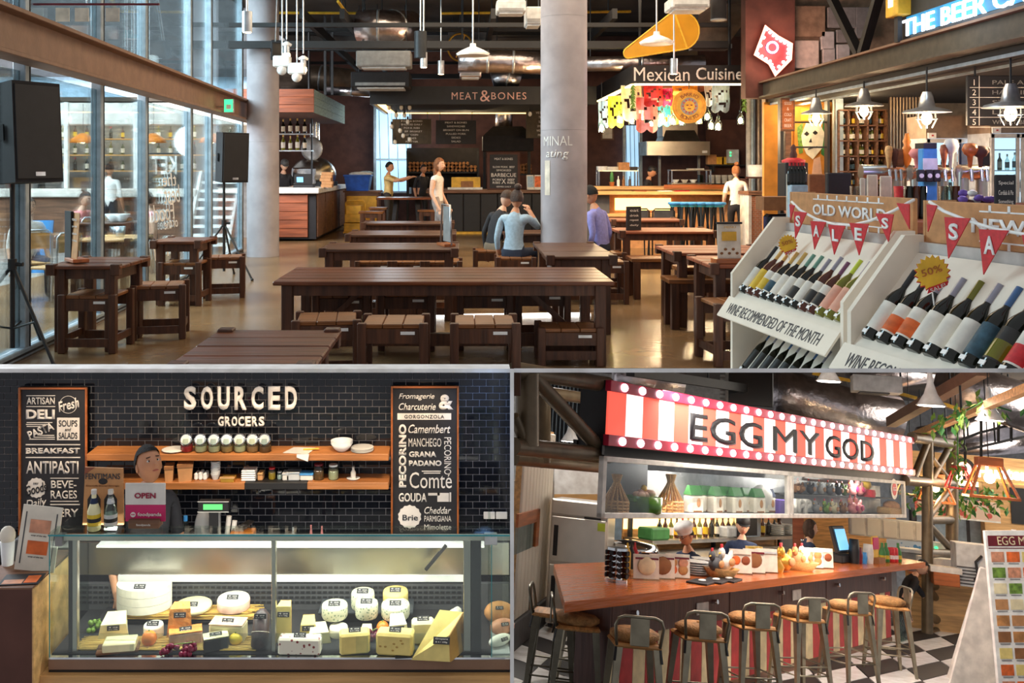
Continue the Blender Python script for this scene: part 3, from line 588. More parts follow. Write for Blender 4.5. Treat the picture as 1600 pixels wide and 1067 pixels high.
# ================================================================== loudspeakers of the hall
def speaker(label, c, rz, w, d, h, tilt=0):
    t = T('loudspeaker', label, 'speaker', c, Matrix.Rotation(rz, 3, 'Z') @ RX(tilt)); w /= 2; d /= 2
    m = MB('black_matte').prism([(-w, -d), (w, -d), (w*.75, d*.7), (w*.45, d), (-w*.45, d), (-w*.75, d*.7)], 0, h, 'z'); part('cabinet', m, t)
    part('grille', MB('black').bx(-w*.93, w*.93, -d-.012, -d, h*.03, h*.97, .006), t)
    part('handle', MB('black_gloss').box((w*.93, -d*.1, h*.5), (.012, d*.35, h*.16), RZ(.2)), t); part('handle', MB('black_gloss').box((-w*.93, -d*.1, h*.5), (.012, d*.35, h*.16), RZ(-.2)), t)
    part('badge', MB('alu').bx(-.05, .05, -d-.015, -d-.012, h*.06, h*.1), t); return t
def tripod(label, base, top, spread=.5):
    t = T('speaker_stand', label, 'stand', base); part('pole', MB('black').cyl((0,0,.12), (0,0,top), .022), t); part('collar', MB('black').cyl((0,0,.85), (0,0,.95), .04), t); part('knob', MB('black').cyl((.03,0,.9), (.1,0,.9), .02), t)
    for i in range(3):
        a = .55+i*2*PI/3; x, y = math.cos(a)*spread, -math.sin(a)*spread; l = part('leg', MB('black').cyl((x*.04, y*.04, .86), (x, y, .015), .016), t)
        part('brace', MB('black').cyl((0,0,.3), (x*.55, y*.55, .39), .01), t); part('foot', MB('black').ball((x, y, .018), .025), l)
    return t
tripod('black tripod stand beside the menu stand table at the glass wall', (AX(16, 8.95)+.02, 8.95, 0), 1.66, .62); speaker('big black loudspeaker on a tripod by the near glass panes', (AX(43, 8.9)-.02, 8.9, AZ(286, 8.9)), 1.05, .5, .42, .92, -.06)
tripod('black tripod stand beside the bare table at the far glass panes', (AX(350, 15.6), 15.6, 0), 1.62, .62); speaker('blue-lit black loudspeaker on a tripod near the left column', (AX(358, 15.6), 15.6, AZ(284, 15.6)), .7, .46, .42, .8, .05)
t = speaker('small black loudspeaker hung under the ceiling beside the left column', P(433, 92, 18.5), .4, .3, .3, .34, .3); part('hanger', MB('alu').cyl((-.05,0,.3), (-.1,0,2.0), .012), t)
t = T('exit_sign', 'green lit running-man exit sign on the brown steel beam', 'sign', P(357, 166, 17.0)); part('box', MB('alu').bx(-.09, .09, 0, .05, -.11, .13, .005), t); part('panel', MB('green_glow').bx(-.075, .075, -.004, 0, -.1, .12), t); part('figure', MB('white').bx(-.04, .045, -.006, -.004, -.05, .03), t); part('bracket', MB('alu').cyl((0,.03,0), (-.4,.2,.0), .015), t)
# ================================================================== ceiling services
def rod_lamp(label, px, py, y, kind, group=None, name='pendant_lamp'):
    p = P(px, py, y); t = T(name, label, 'lamp' if kind not in ('camera',) else 'camera', p, None, group); part('rod', MB('alu').cyl((0,0,.1), (0,0,5.6-p.z), .014, None, 8), t)
    if kind == 'cylinder': part('shade', MB('alu').cyl((0,0,-.16), (0,0,.12), .07), t); part('bulb', MB('bulb').cyl((0,0,-.165), (0,0,-.15), .055), t)
    if kind == 'dark': part('shade', MB('steel_dark').cyl((0,0,-.25), (0,0,.25), .12), t)
    if kind == 'flat': part('housing', MB('white_gloss').lathe([(.28, -.06), (.3, -.02), (.2, .04), (.06, .1), (.05, .16)], n=20), t)
    if kind == 'camera': part('mount', MB('white').bx(-.16, .16, -.1, .1, -.05, .16, .02), t); part('dome', MB('white_gloss').ball((0,-.02,-.1), .1), t)
    if kind == 'bulb': part('shade', MB('white_gloss').lathe([(.09, -.02), (.1, .01), (.03, .06)]), t); part('socket', MB('alu').cyl((0,0,-.16), (0,0,0), .06), t); part('bulb', MB('bulb').ball((0,0,-.2), .07), t)
    return t
rod_lamp('silver cylinder lamp on a rod by the upper glass panes', 386, 32, 13, 'cylinder')
for px, py in ((448, 70), (474, 92)): rod_lamp('glowing bulb lamp on a white rod beside the left column', px, py, 18, 'bulb', 'bulb lamps by the left column')
rod_lamp('white dome camera on a rod beside the left column', 441, 101, 18, 'camera', name='security_camera'); rod_lamp('white tilted camera on a rod near the pizza canopy', 464, 112, 18, 'camera', name='security_camera')
rod_lamp('dark drum lamp on a double rod above the meat stall', 657, 70, 18, 'dark'); rod_lamp('small silver cylinder lamp above the meat stall', 662, 92, 18, 'cylinder'); rod_lamp('slim rod lamp left of the silver flexible duct', 689, 104, 20, 'cylinder')
rod_lamp('flat white flood lamp on a double rod over the hall', 739, 82, 17, 'flat'); rod_lamp('flat white disc lamp before the yellow drop panel', 1026, 64, 16.5, 'flat'); rod_lamp('small white cylinder lamp above the Mexican sign', 1053, 102, 17.5, 'cylinder')
def duct(label, pts, r, mat='foil', name='duct'):
    t = T(name, label, 'duct', pts[0]); p0 = V(pts[0]); q = [V(p)-p0 for p in pts]; part('hose', MB(mat).tube(q, r, 16), t)
    for i in range(1, len(q)-1): part('clamp', MB('alu').tube([q[i], q[i]+(q[i+1]-q[i]).normalized()*.05], r*1.03, 16), t)
    part('strap', MB('steel_dark').cyl(q[0]+V((.1,0,r)), V((q[0].x+.1, q[0].y, 5.6-p0.z)), .012, None, 6), t); return t
duct('short fat foil duct under the ceiling left of the meat stall', [P(562, 42, 20.5), P(590, 42, 20.4), P(612, 42, 20.4), P(640, 42, 21.3)], .36); duct('second foil duct bend beneath the short fat one', [P(590, 54, 21.2), P(638, 56, 21.2)], .3)
duct('long foil duct above the meat stall sign', [P(716, 96, 20.5), P(760, 96, 20.5), P(800, 97, 20.5), P(846, 99, 20.5)], .24); duct('foil duct running from the column to the Mexican stall', [P(915, 100, 20.5), P(1000, 99, 20.5), P(1100, 98, 20.5)], .16); duct('foil round duct on top of the meat stall canopy', [P(770, 128, 23.5), P(792, 122, 23.5), P(812, 128, 23.5)], .26)
duct('low foil pipe behind the pizza canopy', [P(510, 142, 26), P(548, 143, 26), P(578, 145, 26)], .12); duct('grey rectangular air main along the left wall', [P(440, 122, 27), P(500, 122, 27), P(552, 128, 27)], .36, 'corrugated')
def unit(label, px0, px1, py0, py1, y, mat, d=.6, name='air_conditioner', cat='air conditioner'):
    a = P(px0, py1, y); b = P(px1, py0, y); t = T(name, label, cat, ((a.x+b.x)/2, y, a.z)); w = (b.x-a.x)/2; h = b.z-a.z
    part('casing', MB(mat).bx(-w, w, 0, d, 0, h, .02), t); part('grille', MB('grey').bx(-w*.85, w*.85, -.01, 0, h*.1, h*.3), t); part('outlet', MB('grey_light').bx(-w*.8, w*.8, .05, d*.8, -.03, 0), t)
    for s in (-1, 1): part('hanger', MB('steel_dark').cyl((s*w*.8, d/2, h), (s*w*.8, d/2, 5.6-a.z), .012, None, 6), t)
    return t
unit('grey ceiling air handler with sloped outlet above the meat stall', 556, 642, 79, 104, 20, 'grey'); unit('pale air handler box hanging left of the column top', 776, 822, 0, 18, 17, 'grey_light', .5); unit('second pale air handler touching the column top', 822, 846, 10, 37, 17.5, 'grey_light'); unit('white air cassette above the yellow drop panel', 1050, 1110, -6, 12, 15.5, 'grey_light'); unit('grey metal box behind the round yellow fan', 700, 763, 38, 72, 24, 'grey_dark'); unit('green grey fan coil box beneath the foil duct', 566, 590, 48, 68, 22, 'teal')
unit('dark box duct below the grey air handler', 548, 640, 112, 136, 22, 'black_matte', 1, 'box_duct', 'duct'); unit('foil wrapped box under the long foil duct', 718, 752, 101, 120, 20.5, 'foil', .5, 'box_duct', 'duct')
for a, b, y in (((436, 20), (640, 21), 21), ((528, 2), (541, 20), 19), ((690, 21), (845, 19), 21), ((915, 19), (985, 18), 21)):
    p, q = P(*a, y), P(*b, y+.6); t = T('gas_pipe', 'thin yellow pipe under the dark hall ceiling', 'pipe', p, None, 'yellow ceiling pipes'); part('pipe', MB('yellow').cyl((0,0,0), q-p, .03, None, 8), t); part('clamp', MB('steel_dark').cyl((q-p)*.5, (q-p)*.5+V((0,0,5.6-p.z)), .015, None, 6), t)
for i, (y, z) in enumerate(((19, 4.17), (22, 4.5), (25.5, 4.9), (28, 4.4))): ST('trim_5', MB('black').bx(-4.6, 5.3, y, y+.16, z, z+.14).bx(-4.6, 5.3, y, y+.1, z+.42, z+.5))
for x in (-3.2, -2.4, .6, 3.0, 4.6): ST('trim_6', MB('black').bx(x, x+.1, 19, 30, 4.75, 4.95))
for px, y0, y1 in ((508, 78, 152), (519, 70, 155)): t = O('hanging_bar', 'thin black bar holding the pizza canopy', 'bar', MB('black').bx(-.03, .03, -.03, .03, 0, 2.5), (AX(px, 24), 24, 3.62), None, 'bars of the pizza canopy')
t = T('ring_duct', 'round yellow rimmed duct opening in a grey box under the ceiling', 'duct', P(719, 74, 23.8)); part('rim', MB('gold').tube([(math.cos(i*PI/12)*.31, 0, math.sin(i*PI/12)*.34) for i in range(24)], .025, 6, True), t); part('spoke', MB('gold').bar((-.1,0,-.25), (.12,0,.3), .03), t); part('hanger', MB('steel_dark').cyl((0,.05,.33), (0,.05,1.0), .02), t)
# yellow drop-shaped panel
t = T('drop_panel', 'translucent yellow drop-shaped panel hanging over the hall', 'panel', P(1040, 60, 18)); y = 18; pts = []
c1, c2 = P(1062, 48, y)-P(1040, 60, y), P(982, 83, y)-P(1040, 60, y)
for i in range(13): a = -1.25+i*3.4/12; pts.append((c1.x+math.cos(a)*.37, c1.z+math.sin(a)*.36))
for i in range(7): a = 2.1+i*2.5/6; pts.append((c2.x+math.cos(a)*.09, c2.z+math.sin(a)*.1))
part('sheet', MB('yellow_thin').prism(pts, 0, .05, 'y'), t); part('rim', MB('yellow').tube([(p[0], 0, p[1]) for p in pts], .014, 6, True), t); part('seam', MB('yellow').bar((c1.x-.1, -.01, c1.z+.33), (c1.x+.14, -.01, c1.z-.34), .03), t); part('cord', MB('alu').cyl((c1.x-.06, 0, c1.z+.3), (c1.x-.06, 0, 5.6-P(1040,60,18).z), .01, None, 6), t)
t = T('spot_drum', 'dark drum spot lamp under the ceiling above the Mexican sign', 'lamp', P(1123, 18, 16)); spot('violet_spot', P(1123, 30, 16), (1.5, 13.5, 2.5), 260, (.5, .36, 1), 26); part('drum', MB('black_matte').cyl((0,0,-.14), (0,0,.4), .13), t); part('rim', MB('grey').cyl((0,0,-.15), (0,0,-.13), .135), t); part('rod', MB('steel_dark').cyl((0,0,.4), (0,0,5.6-P(1123,18,16).z), .02), t)
t = T('duct_elbow', 'wide silver duct elbow at the edge of the beer bar roof', 'duct', P(1128, 52, 19.5)); part('elbow', MB('corrugated').prism([(-.5, -.2), (.1, -.25), (.55, .35), (.5, .6), (-.5, .6)], 0, .5, 'y'), t); part('flange', MB('grey').bx(-.55, .2, -.03, .53, -.3, -.22), t); part('strap', MB('steel_dark').cyl((0,.2,.6), (0,.2,5.6-P(1128,52,19.5).z), .02), t)
# ================================================================== pizza stall on the left
t = T('canopy', 'wooden box canopy with pale side above the pizza counter', 'canopy', (-4.7, 24.9, 3.07))
for i in range(3): part('board', MB('wood_red').bx(-.5, 1.34, -2.94, -2.9, i*.178, i*.178+.172, .004), t)
for i in range(3): part('side_board', MB('wood_teal').bx(1.3, 1.34, -2.9, 2.9, i*.178, i*.178+.172, .004), t)
part('soffit', MB('brown_wall').bx(-.5, 1.3, -2.88, 2.88, 0, .03), t); part('roof', MB('black').bx(-.5, 1.3, -2.88, 2.88, .52, .54), t)
for x in (-.3, 1.0): part('hanger', MB('black').cyl((x, -1.5, .54), (x, -1.5, 2.53), .03, None, 8), t)
t = T('pizza_counter', 'pizza counter with white top and dark plank front', 'counter', (-4.75, 26.2, 0)); part('top', MB('white').bx(-.4, 1.3, -2.85, 3.1, 1.17, 1.3, .02), t); part('body', MB('black_matte').bx(-.4, 1.2, -2.65, 3.0, .05, 1.17), t)
for i in range(5): part('plank', MB('wood_red').bx(-.4, 1.0, -2.7, -2.65, .1+i*.21, .3+i*.21, .004), t)
for i in range(4): part('side_panel', MB('wood_plank').bx(1.2, 1.24, -2.6+i*1.4, -1.35+i*1.4, .1, 1.15, .006), t)
part('step', MB('kraft').bx(-.4, .2, -3.0, -2.72, 0, .2), t)
t = T('bottle_rack', 'two-tier rack of dark bottles above the pizza counter', 'shelf', (-4.55, 24.8, 1.3)); 
for z in (.95, 1.38): part('board', MB('alu').bx(-.6, .72, -.15, .15, z-.03, z, .004), t)
for x in (-.55, .7): part('upright', MB('steel_dark').bx(x-.02, x+.02, -.02, .02, 0, 1.85), t)
bottles([(-4.95+i*.185, 24.75, z) for z in (2.25, 2.68) for i in range(6)], 'dark bottle with pale neck in the rack above the pizza counter', 'bottles above the pizza counter', (0, 0, 4), 1.35)
t = T('pizza_oven', 'domed steel pizza oven behind the pizza counter', 'oven', (AX(490, 26.6), 26.6, 1.3)); part('dome', MB('brushed').ball((0,0,.3), .6, (1.05, .9, .85), 24), t); part('front', MB('chrome').bx(-.5, .15, -.62, -.5, .05, .5, .03), t); part('flue', MB('chrome').cyl((0,.2,.75), (0,.2,2.0), .14), t); part('cover_disc', MB('alu').ball((0,-.3,1.02), .3, (1, .12, 1.1), 20), t); part('base', MB('steel_dark').bx(-.6, .6, -.55, .5, 0, .12), t)
t = T('till', 'black till screen with blue glow on the pizza counter', 'till', (AX(474, 24.2), 24.2, 1.3)); part('monitor', MB('black').box((0,0,.2), (.45, .05, .28), RX(.2)), t); part('screen', MB('screen').box((-.08,-.035,.2), (.16, .01, .13), RX(.2)), t); part('foot', MB('black').bx(-.25, .25, -.05, .3, 0, .06), t)
for i in range(5): O('cardboard_box', 'flat brown pizza box in the stack by the steel oven', 'box', MB('kraft').bx(-.14, .14, -.15, .15, 0, .075, .004), (AX(511, 24.4)+rnd.uniform(-.02,.02), 24.4, 1.3+i*.078), rnd.uniform(-.1,.1), 'pizza boxes')
t = T('cabinet', 'olive wooden cabinet below the blue crate', 'cabinet', (AX(566, 27.5), 27.5, 0)); part('body', MB('wood_plank').bx(-.45, .5, -.4, .4, 0, 1.1), t); part('door', MB('mustard').bx(-.4, .45, -.43, -.4, .1, 1.0, .01), t); part('top', MB('wood_plank').bx(-.5, .55, -.45, .45, 1.1, 1.15), t)
t = T('crate', 'bright blue plastic crate with crumpled bags on top', 'crate', (AX(560, 27.3), 27.3, 1.15)); part('tub', MB('blue').hexa([(-.3,-.3,0), (.3,-.3,0), (.3,.3,0), (-.3,.3,0)], [(-.37,-.35,.42), (.37,-.35,.42), (.37,.35,.42), (-.37,.35,.42)]), t); part('rim', MB('blue').bx(-.39, .39, -.37, .37, .4, .45, .01), t); part('bag', MB('white').ball((.05,0,.47), .3, (1.1, .8, .22)), t); part('bag', MB('pale_blue').ball((.2,.1,.5), .2, (1.1, .8, .3)), t)
t = T('trolley', 'yellow hand trolley loaded with boxes by the pizza counter', 'trolley', (AX(554, 25.5), 25.5, 0)); part('frame', MB('mustard').tube([(-.26, .2, .05), (-.26, .2, .85), (-.2, .2, .92), (.2, .2, .92), (.26, .2, .85), (.26, .2, .05)], .025), t); part('deck', MB('mustard').bx(-.27, .27, -.3, .2, .08, .12), t)
for z, w_ in ((.12, .25), (.36, .23), (.58, .2)): part('box', MB('mustard').bx(-w_, w_, -.28, .15, z, z+.22, .01), t)
for s in (-1, 1): part('wheel', MB('black').cyl((s*.24, .2, .06), (s*.29, .2, .06), .06), t)
# ================================================================== meat stall
t = T('canopy', 'black canopy with MEAT & BONES lettering over the meat stall', 'canopy', (.55, 23, 3.32)); L = -2.73; Rr = 2.7
part('fascia', MB('black').bx(L, Rr, 0, .1, 0, .43), t); part('soffit', MB('black_matte').bx(L, Rr, .1, 4.5, .06, .12), t); part('end', MB('black').bx(L, L+.08, .1, 4.5, 0, .43), t); part('light_strip', MB('led_warm').bx(L+.1, Rr-.05, .1, .16, .03, .06), t); part('light_strip', MB('led_warm').bx(L+.12, L+.3, .2, 4.3, .035, .055), t); part('back_strip', MB('led_warm').bx(L+.3, Rr, 4.4, 4.45, .02, .05), t)
txt('MEAT', 'lettering_pink', t, (AX(726, 23)-.55, -.003, .2), .62, .17, spacing=1.2); txt('&', 'lettering_pink', t, (AX(758, 23)-.55, -.003, .2), .24, .27); txt('BONES', 'lettering_pink', t, (AX(795, 23)-.55, -.003, .2), .84, .17, spacing=1.2)
for x in (-2.2, 2.2): part('hanger', MB('black').cyl((x, 1, .43), (x, 1, 2.28), .03, None, 8), t)
def sky_window(name, px0, px1, py0, py1, y, bars):
    a, b = P(px0, py1, y), P(px1, py0, y); t = bpy.data.objects.new(name, None); COL.objects.link(t); t.location = ((a.x+b.x)/2, y, a.z); t['kind'] = 'structure'; w = (b.x-a.x)/2; h = b.z-a.z
    part('pane', MB('window_sky').bx(-w, w, 0, .02, 0, h), t)
    for s in (-1, 1): part('frame', MB('steel').bx(s*w-.04, s*w+.04, -.06, .02, -.05, h), t)
    for z in bars: part('rail', MB('steel').bx(-w, w, -.05, 0, h*z-.03, h*z+.03), t)
    for i in range(4): part('cable', MB('steel_dark').bar((-w*.8+w*.5*i, -.02, h), (-w*.65+w*.5*i, -.02, 0), .015), t)
sky_window('window_2', 586, 641, 150, 300, 30.4, (.34, 0)); sky_window('window_3', 975, 1001, 196, 300, 27.5, (.36, 0)); lamp('window_light', (AX(613, 29), 29.3, 2.6), 60, (.75, .9, 1), .5)
def menu_board(label, px0, px1, py0, py1, y, lines, mat='board_black', tm='lettering_white', hang=None):
    a, b = P(px0, py1, y), P(px1, py0, y); w = (b.x-a.x)/2; h = b.z-a.z; t = T('menu_board', label, 'board', ((a.x+b.x)/2, y, a.z)); part('panel', MB(mat).bx(-w, w, 0, .05, 0, h, .006), t)
    n = len(lines)
    for i, s in enumerate(lines):
        if s: txt(s, tm, t, (0, -.003, h*(1-(i+.6)/(n+.3))), min(w*1.7, .09*len(s)*w), h*.45/n)
    if hang:
        for s in (-1, 1): part('hanger', MB('steel_dark').cyl((s*w*.8, .02, h), (s*w*.8, .02, hang-a.z), .012, None, 6), t)
    return t
menu_board('left dark menu board with white lines above the meat stall', 613, 674, 186, 225, 27.2, ('MEAT & BONES', 'SMOKED DAILY', 'PORK RIBS', 'BEEF BRISKET', 'CHICKEN', 'SIDES', 'PLATTER'), 'board_olive', hang=3.4); menu_board('right dark menu board with white lines above the meat stall', 681, 744, 188, 225, 27.2, ('MEAT & BONES', 'SANDWICHES', 'BRISKET ON BUN', 'PULLED PORK', 'SIDES', 'SALAD'), 'board_black', hang=3.4); menu_board('olive menu board partly hidden by the central column', 822, 870, 165, 216, 26.5, ('at meat', 'WE SMOKE', 'THAT', 'SLOW', 'SMOKED', 'WE MEAT', 'PRIDE'), 'board_olive', hang=3.4)
for i, (px, py) in enumerate(((608, 168), (627, 168), (640, 168), (619, 180), (632, 180), (637, 190), (612, 198), (625, 204), (630, 212), (640, 218), (617, 222), (828, 178))):
    p = P(px, py, 24.5); t = T('hanging_bulb', 'unlit clear bulb on a cord under the meat stall canopy', 'lamp', p, None, 'bulbs of the meat stall'); part('glass', MB('offwhite').ball((0,0,0), .05, (1,1,1.3)), t); part('socket', MB('black').cyl((0,0,.05), (0,0,.13), .025, None, 8), t); part('cord', MB('black').cyl((0,0,.13), (0,0,3.38-p.z), .006, None, 5), t)
t = T('smoker_hood', 'black tapered smoker hood with a foil flue behind the meat counter', 'hood', P(793, 236, 27.6)); part('hood', MB('black_matte').bx(-.72, .72, -.4, .5, 0, .42), t); part('taper', MB('black_matte').hexa([(-.72,-.4,.42), (.72,-.4,.42), (.72,.5,.42), (-.72,.5,.42)], [(-.42,-.25,.7), (.42,-.25,.7), (.42,.4,.7), (-.42,.4,.7)]), t); part('flue', MB('foil').tube([(-.1,.1,.68), (-.1,.1,1.0), (-.08,.1,1.25), (-.1,.1,2.0)], .25, 16), t)
for x in (-.65, .65): part('post', MB('black').bx(x-.04, x+.04, .4, .48, -2.25, 0), t)
t = T('meat_counter', 'black plank counter of the meat stall', 'counter', (AX(762, 26.7), 26.7, 0)); part('body', MB('black_matte').bx(-1.6, 1.7, -.3, .4, 0, 1.1), t); part('top', MB('wood_plank').bx(-1.7, 1.8, -.42, .5, 1.1, 1.2, .01), t)
for i in range(7): part('plank', MB('black').bx(-1.6+i*.47, -1.16+i*.47, -.33, -.3, .05, 1.08, .006), t)
part('painted_floor_light', MB('mustard').bx(-1.6, .6, -.6, -.32, 0, .05), t)  # plain mustard strip, its colour stands in for the yellow floor light
t = T('order_box', 'yellow lit box sign with a dark plate on the meat counter', 'sign', (AX(728, 26.5), 26.5, 1.2)); part('box', MB('mustard').bx(-.4, .4, -.1, .1, 0, .34, .01), t); part('plate', MB('kraft_dark').bx(-.14, .2, -.115, -.1, .05, .23), t); part('tray', MB('offwhite').bx(-.5, .45, -.25, -.12, 0, .06), t)
t = T('chalkboard', 'framed black barbecue chalkboard on the meat counter', 'board', (AX(787, 26.3), 26.3, 1.2)); part('frame', MB('brown_wall').bx(-.45, .45, 0, .06, 0, 1.02, .01), t); part('slate', MB('board_black').bx(-.38, .38, -.008, 0, .04, .96), t)
for s, z, w_, h_ in (('MEAT & BONES', .84, .5, .06), ('SLOW PORK  BEEF', .62, .6, .05), ('SMOKED', .53, .4, .05), ('BARBECUE', .4, .68, .1), ('PORK      BEEF', .27, .6, .06), ('RIBS      RIBS', .19, .6, .06), ('X', .23, .12, .14), ('SERVED DAILY', .08, .4, .04)): txt(s, 'lettering_white', t, (0, -.01, z), w_, h_)
for i, x in enumerate((.72, .93)): 
    t = T('flyer_stand', ('blue photo flyer standing on the meat counter', 'red photo flyer standing on the meat counter')[i], 'flyer', (AX(787, 26.3)+x, 26.2, 1.2), (.2, -.2)[i]); part('card', MB('paper').box((0,0,.2), (.2, .01, .4), RX(-.12)), t); part('photo', MB(('shirt_blue', 'label_orange')[i]).box((0,-.012,.22), (.17, .006, .3), RX(-.12)), t)
t = T('log_shelf', 'long shelf packed with split firewood behind the meat counter', 'shelf', (AX(692, 29), 29, 1.2))
part('board', MB('black').bx(-1.05, 1.05, -.2, .2, .43, .48), t); part('back', MB('black_matte').bx(-1.1, 1.1, .2, .24, 0, 1.2), t)
for s in (-1.06, 1.06): part('upright', MB('black').bx(s-.03, s+.03, -.2, .2, -1.2, 1.1), t)
lg = MB('log').prism([(math.cos(a)*.06, math.sin(a)*.05) for a in (0, 1.3, 2.6, 3.9, 5.1)], -.2, .2, 'y').mesh('log')
for i in range(52): o = part('log', lg, t, Matrix.Translation((-.98+(i % 18)*.115, -.02+rnd.uniform(-.05,.05), .53+(i//18)*.1)) @ Matrix.Rotation(rnd.uniform(0,6), 4, 'Y'))
t = T('log_box', 'small firewood box beside the meat stall hood', 'shelf', (AX(820, 28.4), 28.4, 1.2)); part('box', MB('brown_wall').bx(-.2, .2, .1, .14, .4, 1.0), t); part('board', MB('black').bx(-.2, .2, -.2, .14, .37, .42), t); part('leg', MB('black').bx(-.2, -.15, -.2, .14, -1.2, .37), t); part('leg', MB('black').bx(.15, .2, -.2, .14, -1.2, .37), t)
for i in range(12): part('log', lg, t, Matrix.Translation((-.14+(i % 4)*.095, -.02, .47+(i//4)*.1)) @ Matrix.Rotation(rnd.uniform(0,6), 4, 'Y'))
lamp('meat_stall_light', (.2, 28.2, 2.9), 45, (1, .74, .42), .04)
# ================================================================== Mexican stall
t = T('canopy', 'black canopy with white Mexican Cuisine lettering', 'canopy', (4.5, 19, 3.47)); part('fascia', MB('black').bx(-1.11, 1.12, 0, .08, 0, .36), t); part('side', MB('black').bx(-1.11, -1.03, .08, 5, 0, .36), t); part('soffit', MB('wood_red').bx(-1.03, 1.12, .08, 5, .1, .15), t)
part('light_strip', MB('led').bx(-1.05, 1.1, .02, .14, -.03, 0), t); part('light_strip', MB('led').bx(-1.11, -1.0, .14, 4.9, -.03, 0), t)
txt('Mexican', 'lettering_white', t, (AX(1034, 19)-4.5, -.003, .18), 1.1, .27, bold=.012); txt('Cuisine', 'lettering_white', t, (AX(1124, 19)-4.5, -.003, .19), .92, .25, bold=.012)
for x in (-.9, .9): part('hanger', MB('black').cyl((x, .3, .36), (x, .3, 2.13), .03, None, 8), t)
t = T('round_sign', 'round yellow BARRIO BONITO sign with a red sun face', 'sign', P(1077, 166, 18.8)); r = .335
part('disc', MB('mustard').cyl((0,.0,0), (0,.04,0), r, None, 40), t)
for rr in (.31, .27): part('ring', MB('orange').tube([(math.cos(i*PI/18)*rr, -.004, math.sin(i*PI/18)*rr) for i in range(36)], .004, 5, True), t)
part('medallion', MB('grey').cyl((0,-.008,0), (0,0,0), .17, None, 30), t); part('face', MB('gold').cyl((0,-.016,0), (0,-.008,0), .105, None, 24), t)
for i in range(12): a = i*PI/6; part('ray', MB('red').prism([(math.cos(a)*.155, math.sin(a)*.155), (math.cos(a+.14)*.115, math.sin(a+.14)*.115), (math.cos(a-.14)*.115, math.sin(a-.14)*.115)], -.012, -.008, 'y'), t)
for s in (-1, 1): part('eye', MB('dark_red').bx(s*.04-.02, s*.04+.02, -.02, -.016, .01, .03), t)
part('mouth', MB('dark_red').bx(-.035, .035, -.02, -.016, -.055, -.04), t); part('nose', MB('orange').bx(-.01, .01, -.022, -.016, -.03, .03), t)
for i, (s, sg) in enumerate((('BARRIO', 1), ('BONITO', -1))):
    for j, ch in enumerate(s):
        a = sg*(2.5-j)*.26; R_ = Matrix.Rotation(a, 4, 'Y') if sg > 0 else Matrix.Rotation(a, 4, 'Y'); ang = PI/2+a if sg > 0 else -PI/2-(-a) ; ang = PI/2+(2.5-j)*.26 if sg > 0 else -PI/2-(2.5-j)*.26
        part('lettering', textmesh(ch, 'wood_red', None, .075, bold=.01), t, Matrix.Translation((math.cos(ang)*.235, -.003, math.sin(ang)*.235)) @ Matrix.Rotation(-(ang-PI/2) if sg > 0 else -(ang+PI/2), 4, 'Y') @ FRONT)
part('cord', MB('black').cyl((0,.02,r), (0,.02,.5), .01), t)
def picado(px0, px1, py0, py1, y, mat, lean=0, lab=None):
    a, b = P(px0, py1, y), P(px1, py0, y); w = b.x-a.x; h = b.z-a.z; m = MB(mat); nx, nz = 8, 10
    hole = lambda i, j: (1 < j < nz-1 and 0 < i < nx-1 and (i*3+j*5+(i*j) % 3) % 4 == 0)
    def pt(i, j):
        x = i/nx*w; z = h-j/nz*h; z -= (h*.12*abs(math.sin(i/nx*2*PI*1.0)) if j == nz else 0); return (x+lean*(h-z)*.3, .05*math.sin(i*.9)+.03*math.sin(j*.7), z)
    for i in range(nx):
        for j in range(nz):
            if not hole(i, j): m.add([pt(i,j), pt(i+1,j), pt(i+1,j+1), pt(i,j+1)], [(0,1,2,3)], False, False)
    t = T('paper_banner', lab, 'banner', (a.x, y, a.z)); o = part('sheet', m, t); so = o.modifiers.new('thick', 'SOLIDIFY'); so.thickness = .006; part('string', MB('offwhite').cyl((0,0,h), (w,0,h+.01), .006, None, 5), t)
for q in ((935, 952, 158, 196, 20.5, 'pale_blue', 0, 'pale blue cut-paper banner, smallest under the canopy side'), (950, 975, 150, 195, 20.2, 'capsule_lime', 0, 'lime green cut-paper banner under the canopy side'), (970, 1003, 134, 184, 19.8, 'cream', .2, 'cream yellow cut-paper banner with big holes'), (1006, 1036, 132, 163, 19.3, 'red', 0, 'bright red cut-paper banner below the Mexican lettering'), (1034, 1051, 138, 163, 19.9, 'magenta', 0, 'crimson cut-paper banner beside the round yellow sign'), (994, 1028, 152, 202, 19.6, 'pink', 0, 'pink cut-paper banner hanging low in the middle'), (1025, 1048, 158, 194, 20.2, 'teal', 0, 'teal cut-paper banner behind the jar lamps'), (1040, 1062, 148, 190, 20.6, 'mustard', 0, 'amber cut-paper banner behind the round sign'), (1051, 1090, 131, 147, 20, 'mustard', 0, 'wide amber cut-paper banner above the round sign'), (1100, 1121, 131, 163, 19.6, 'grey_light', .3, 'grey cut-paper banner right of the round sign'), (1113, 1141, 133, 172, 19.3, 'pale_blue', -.1, 'pale blue cut-paper banner right of the round sign')): picado(*q)
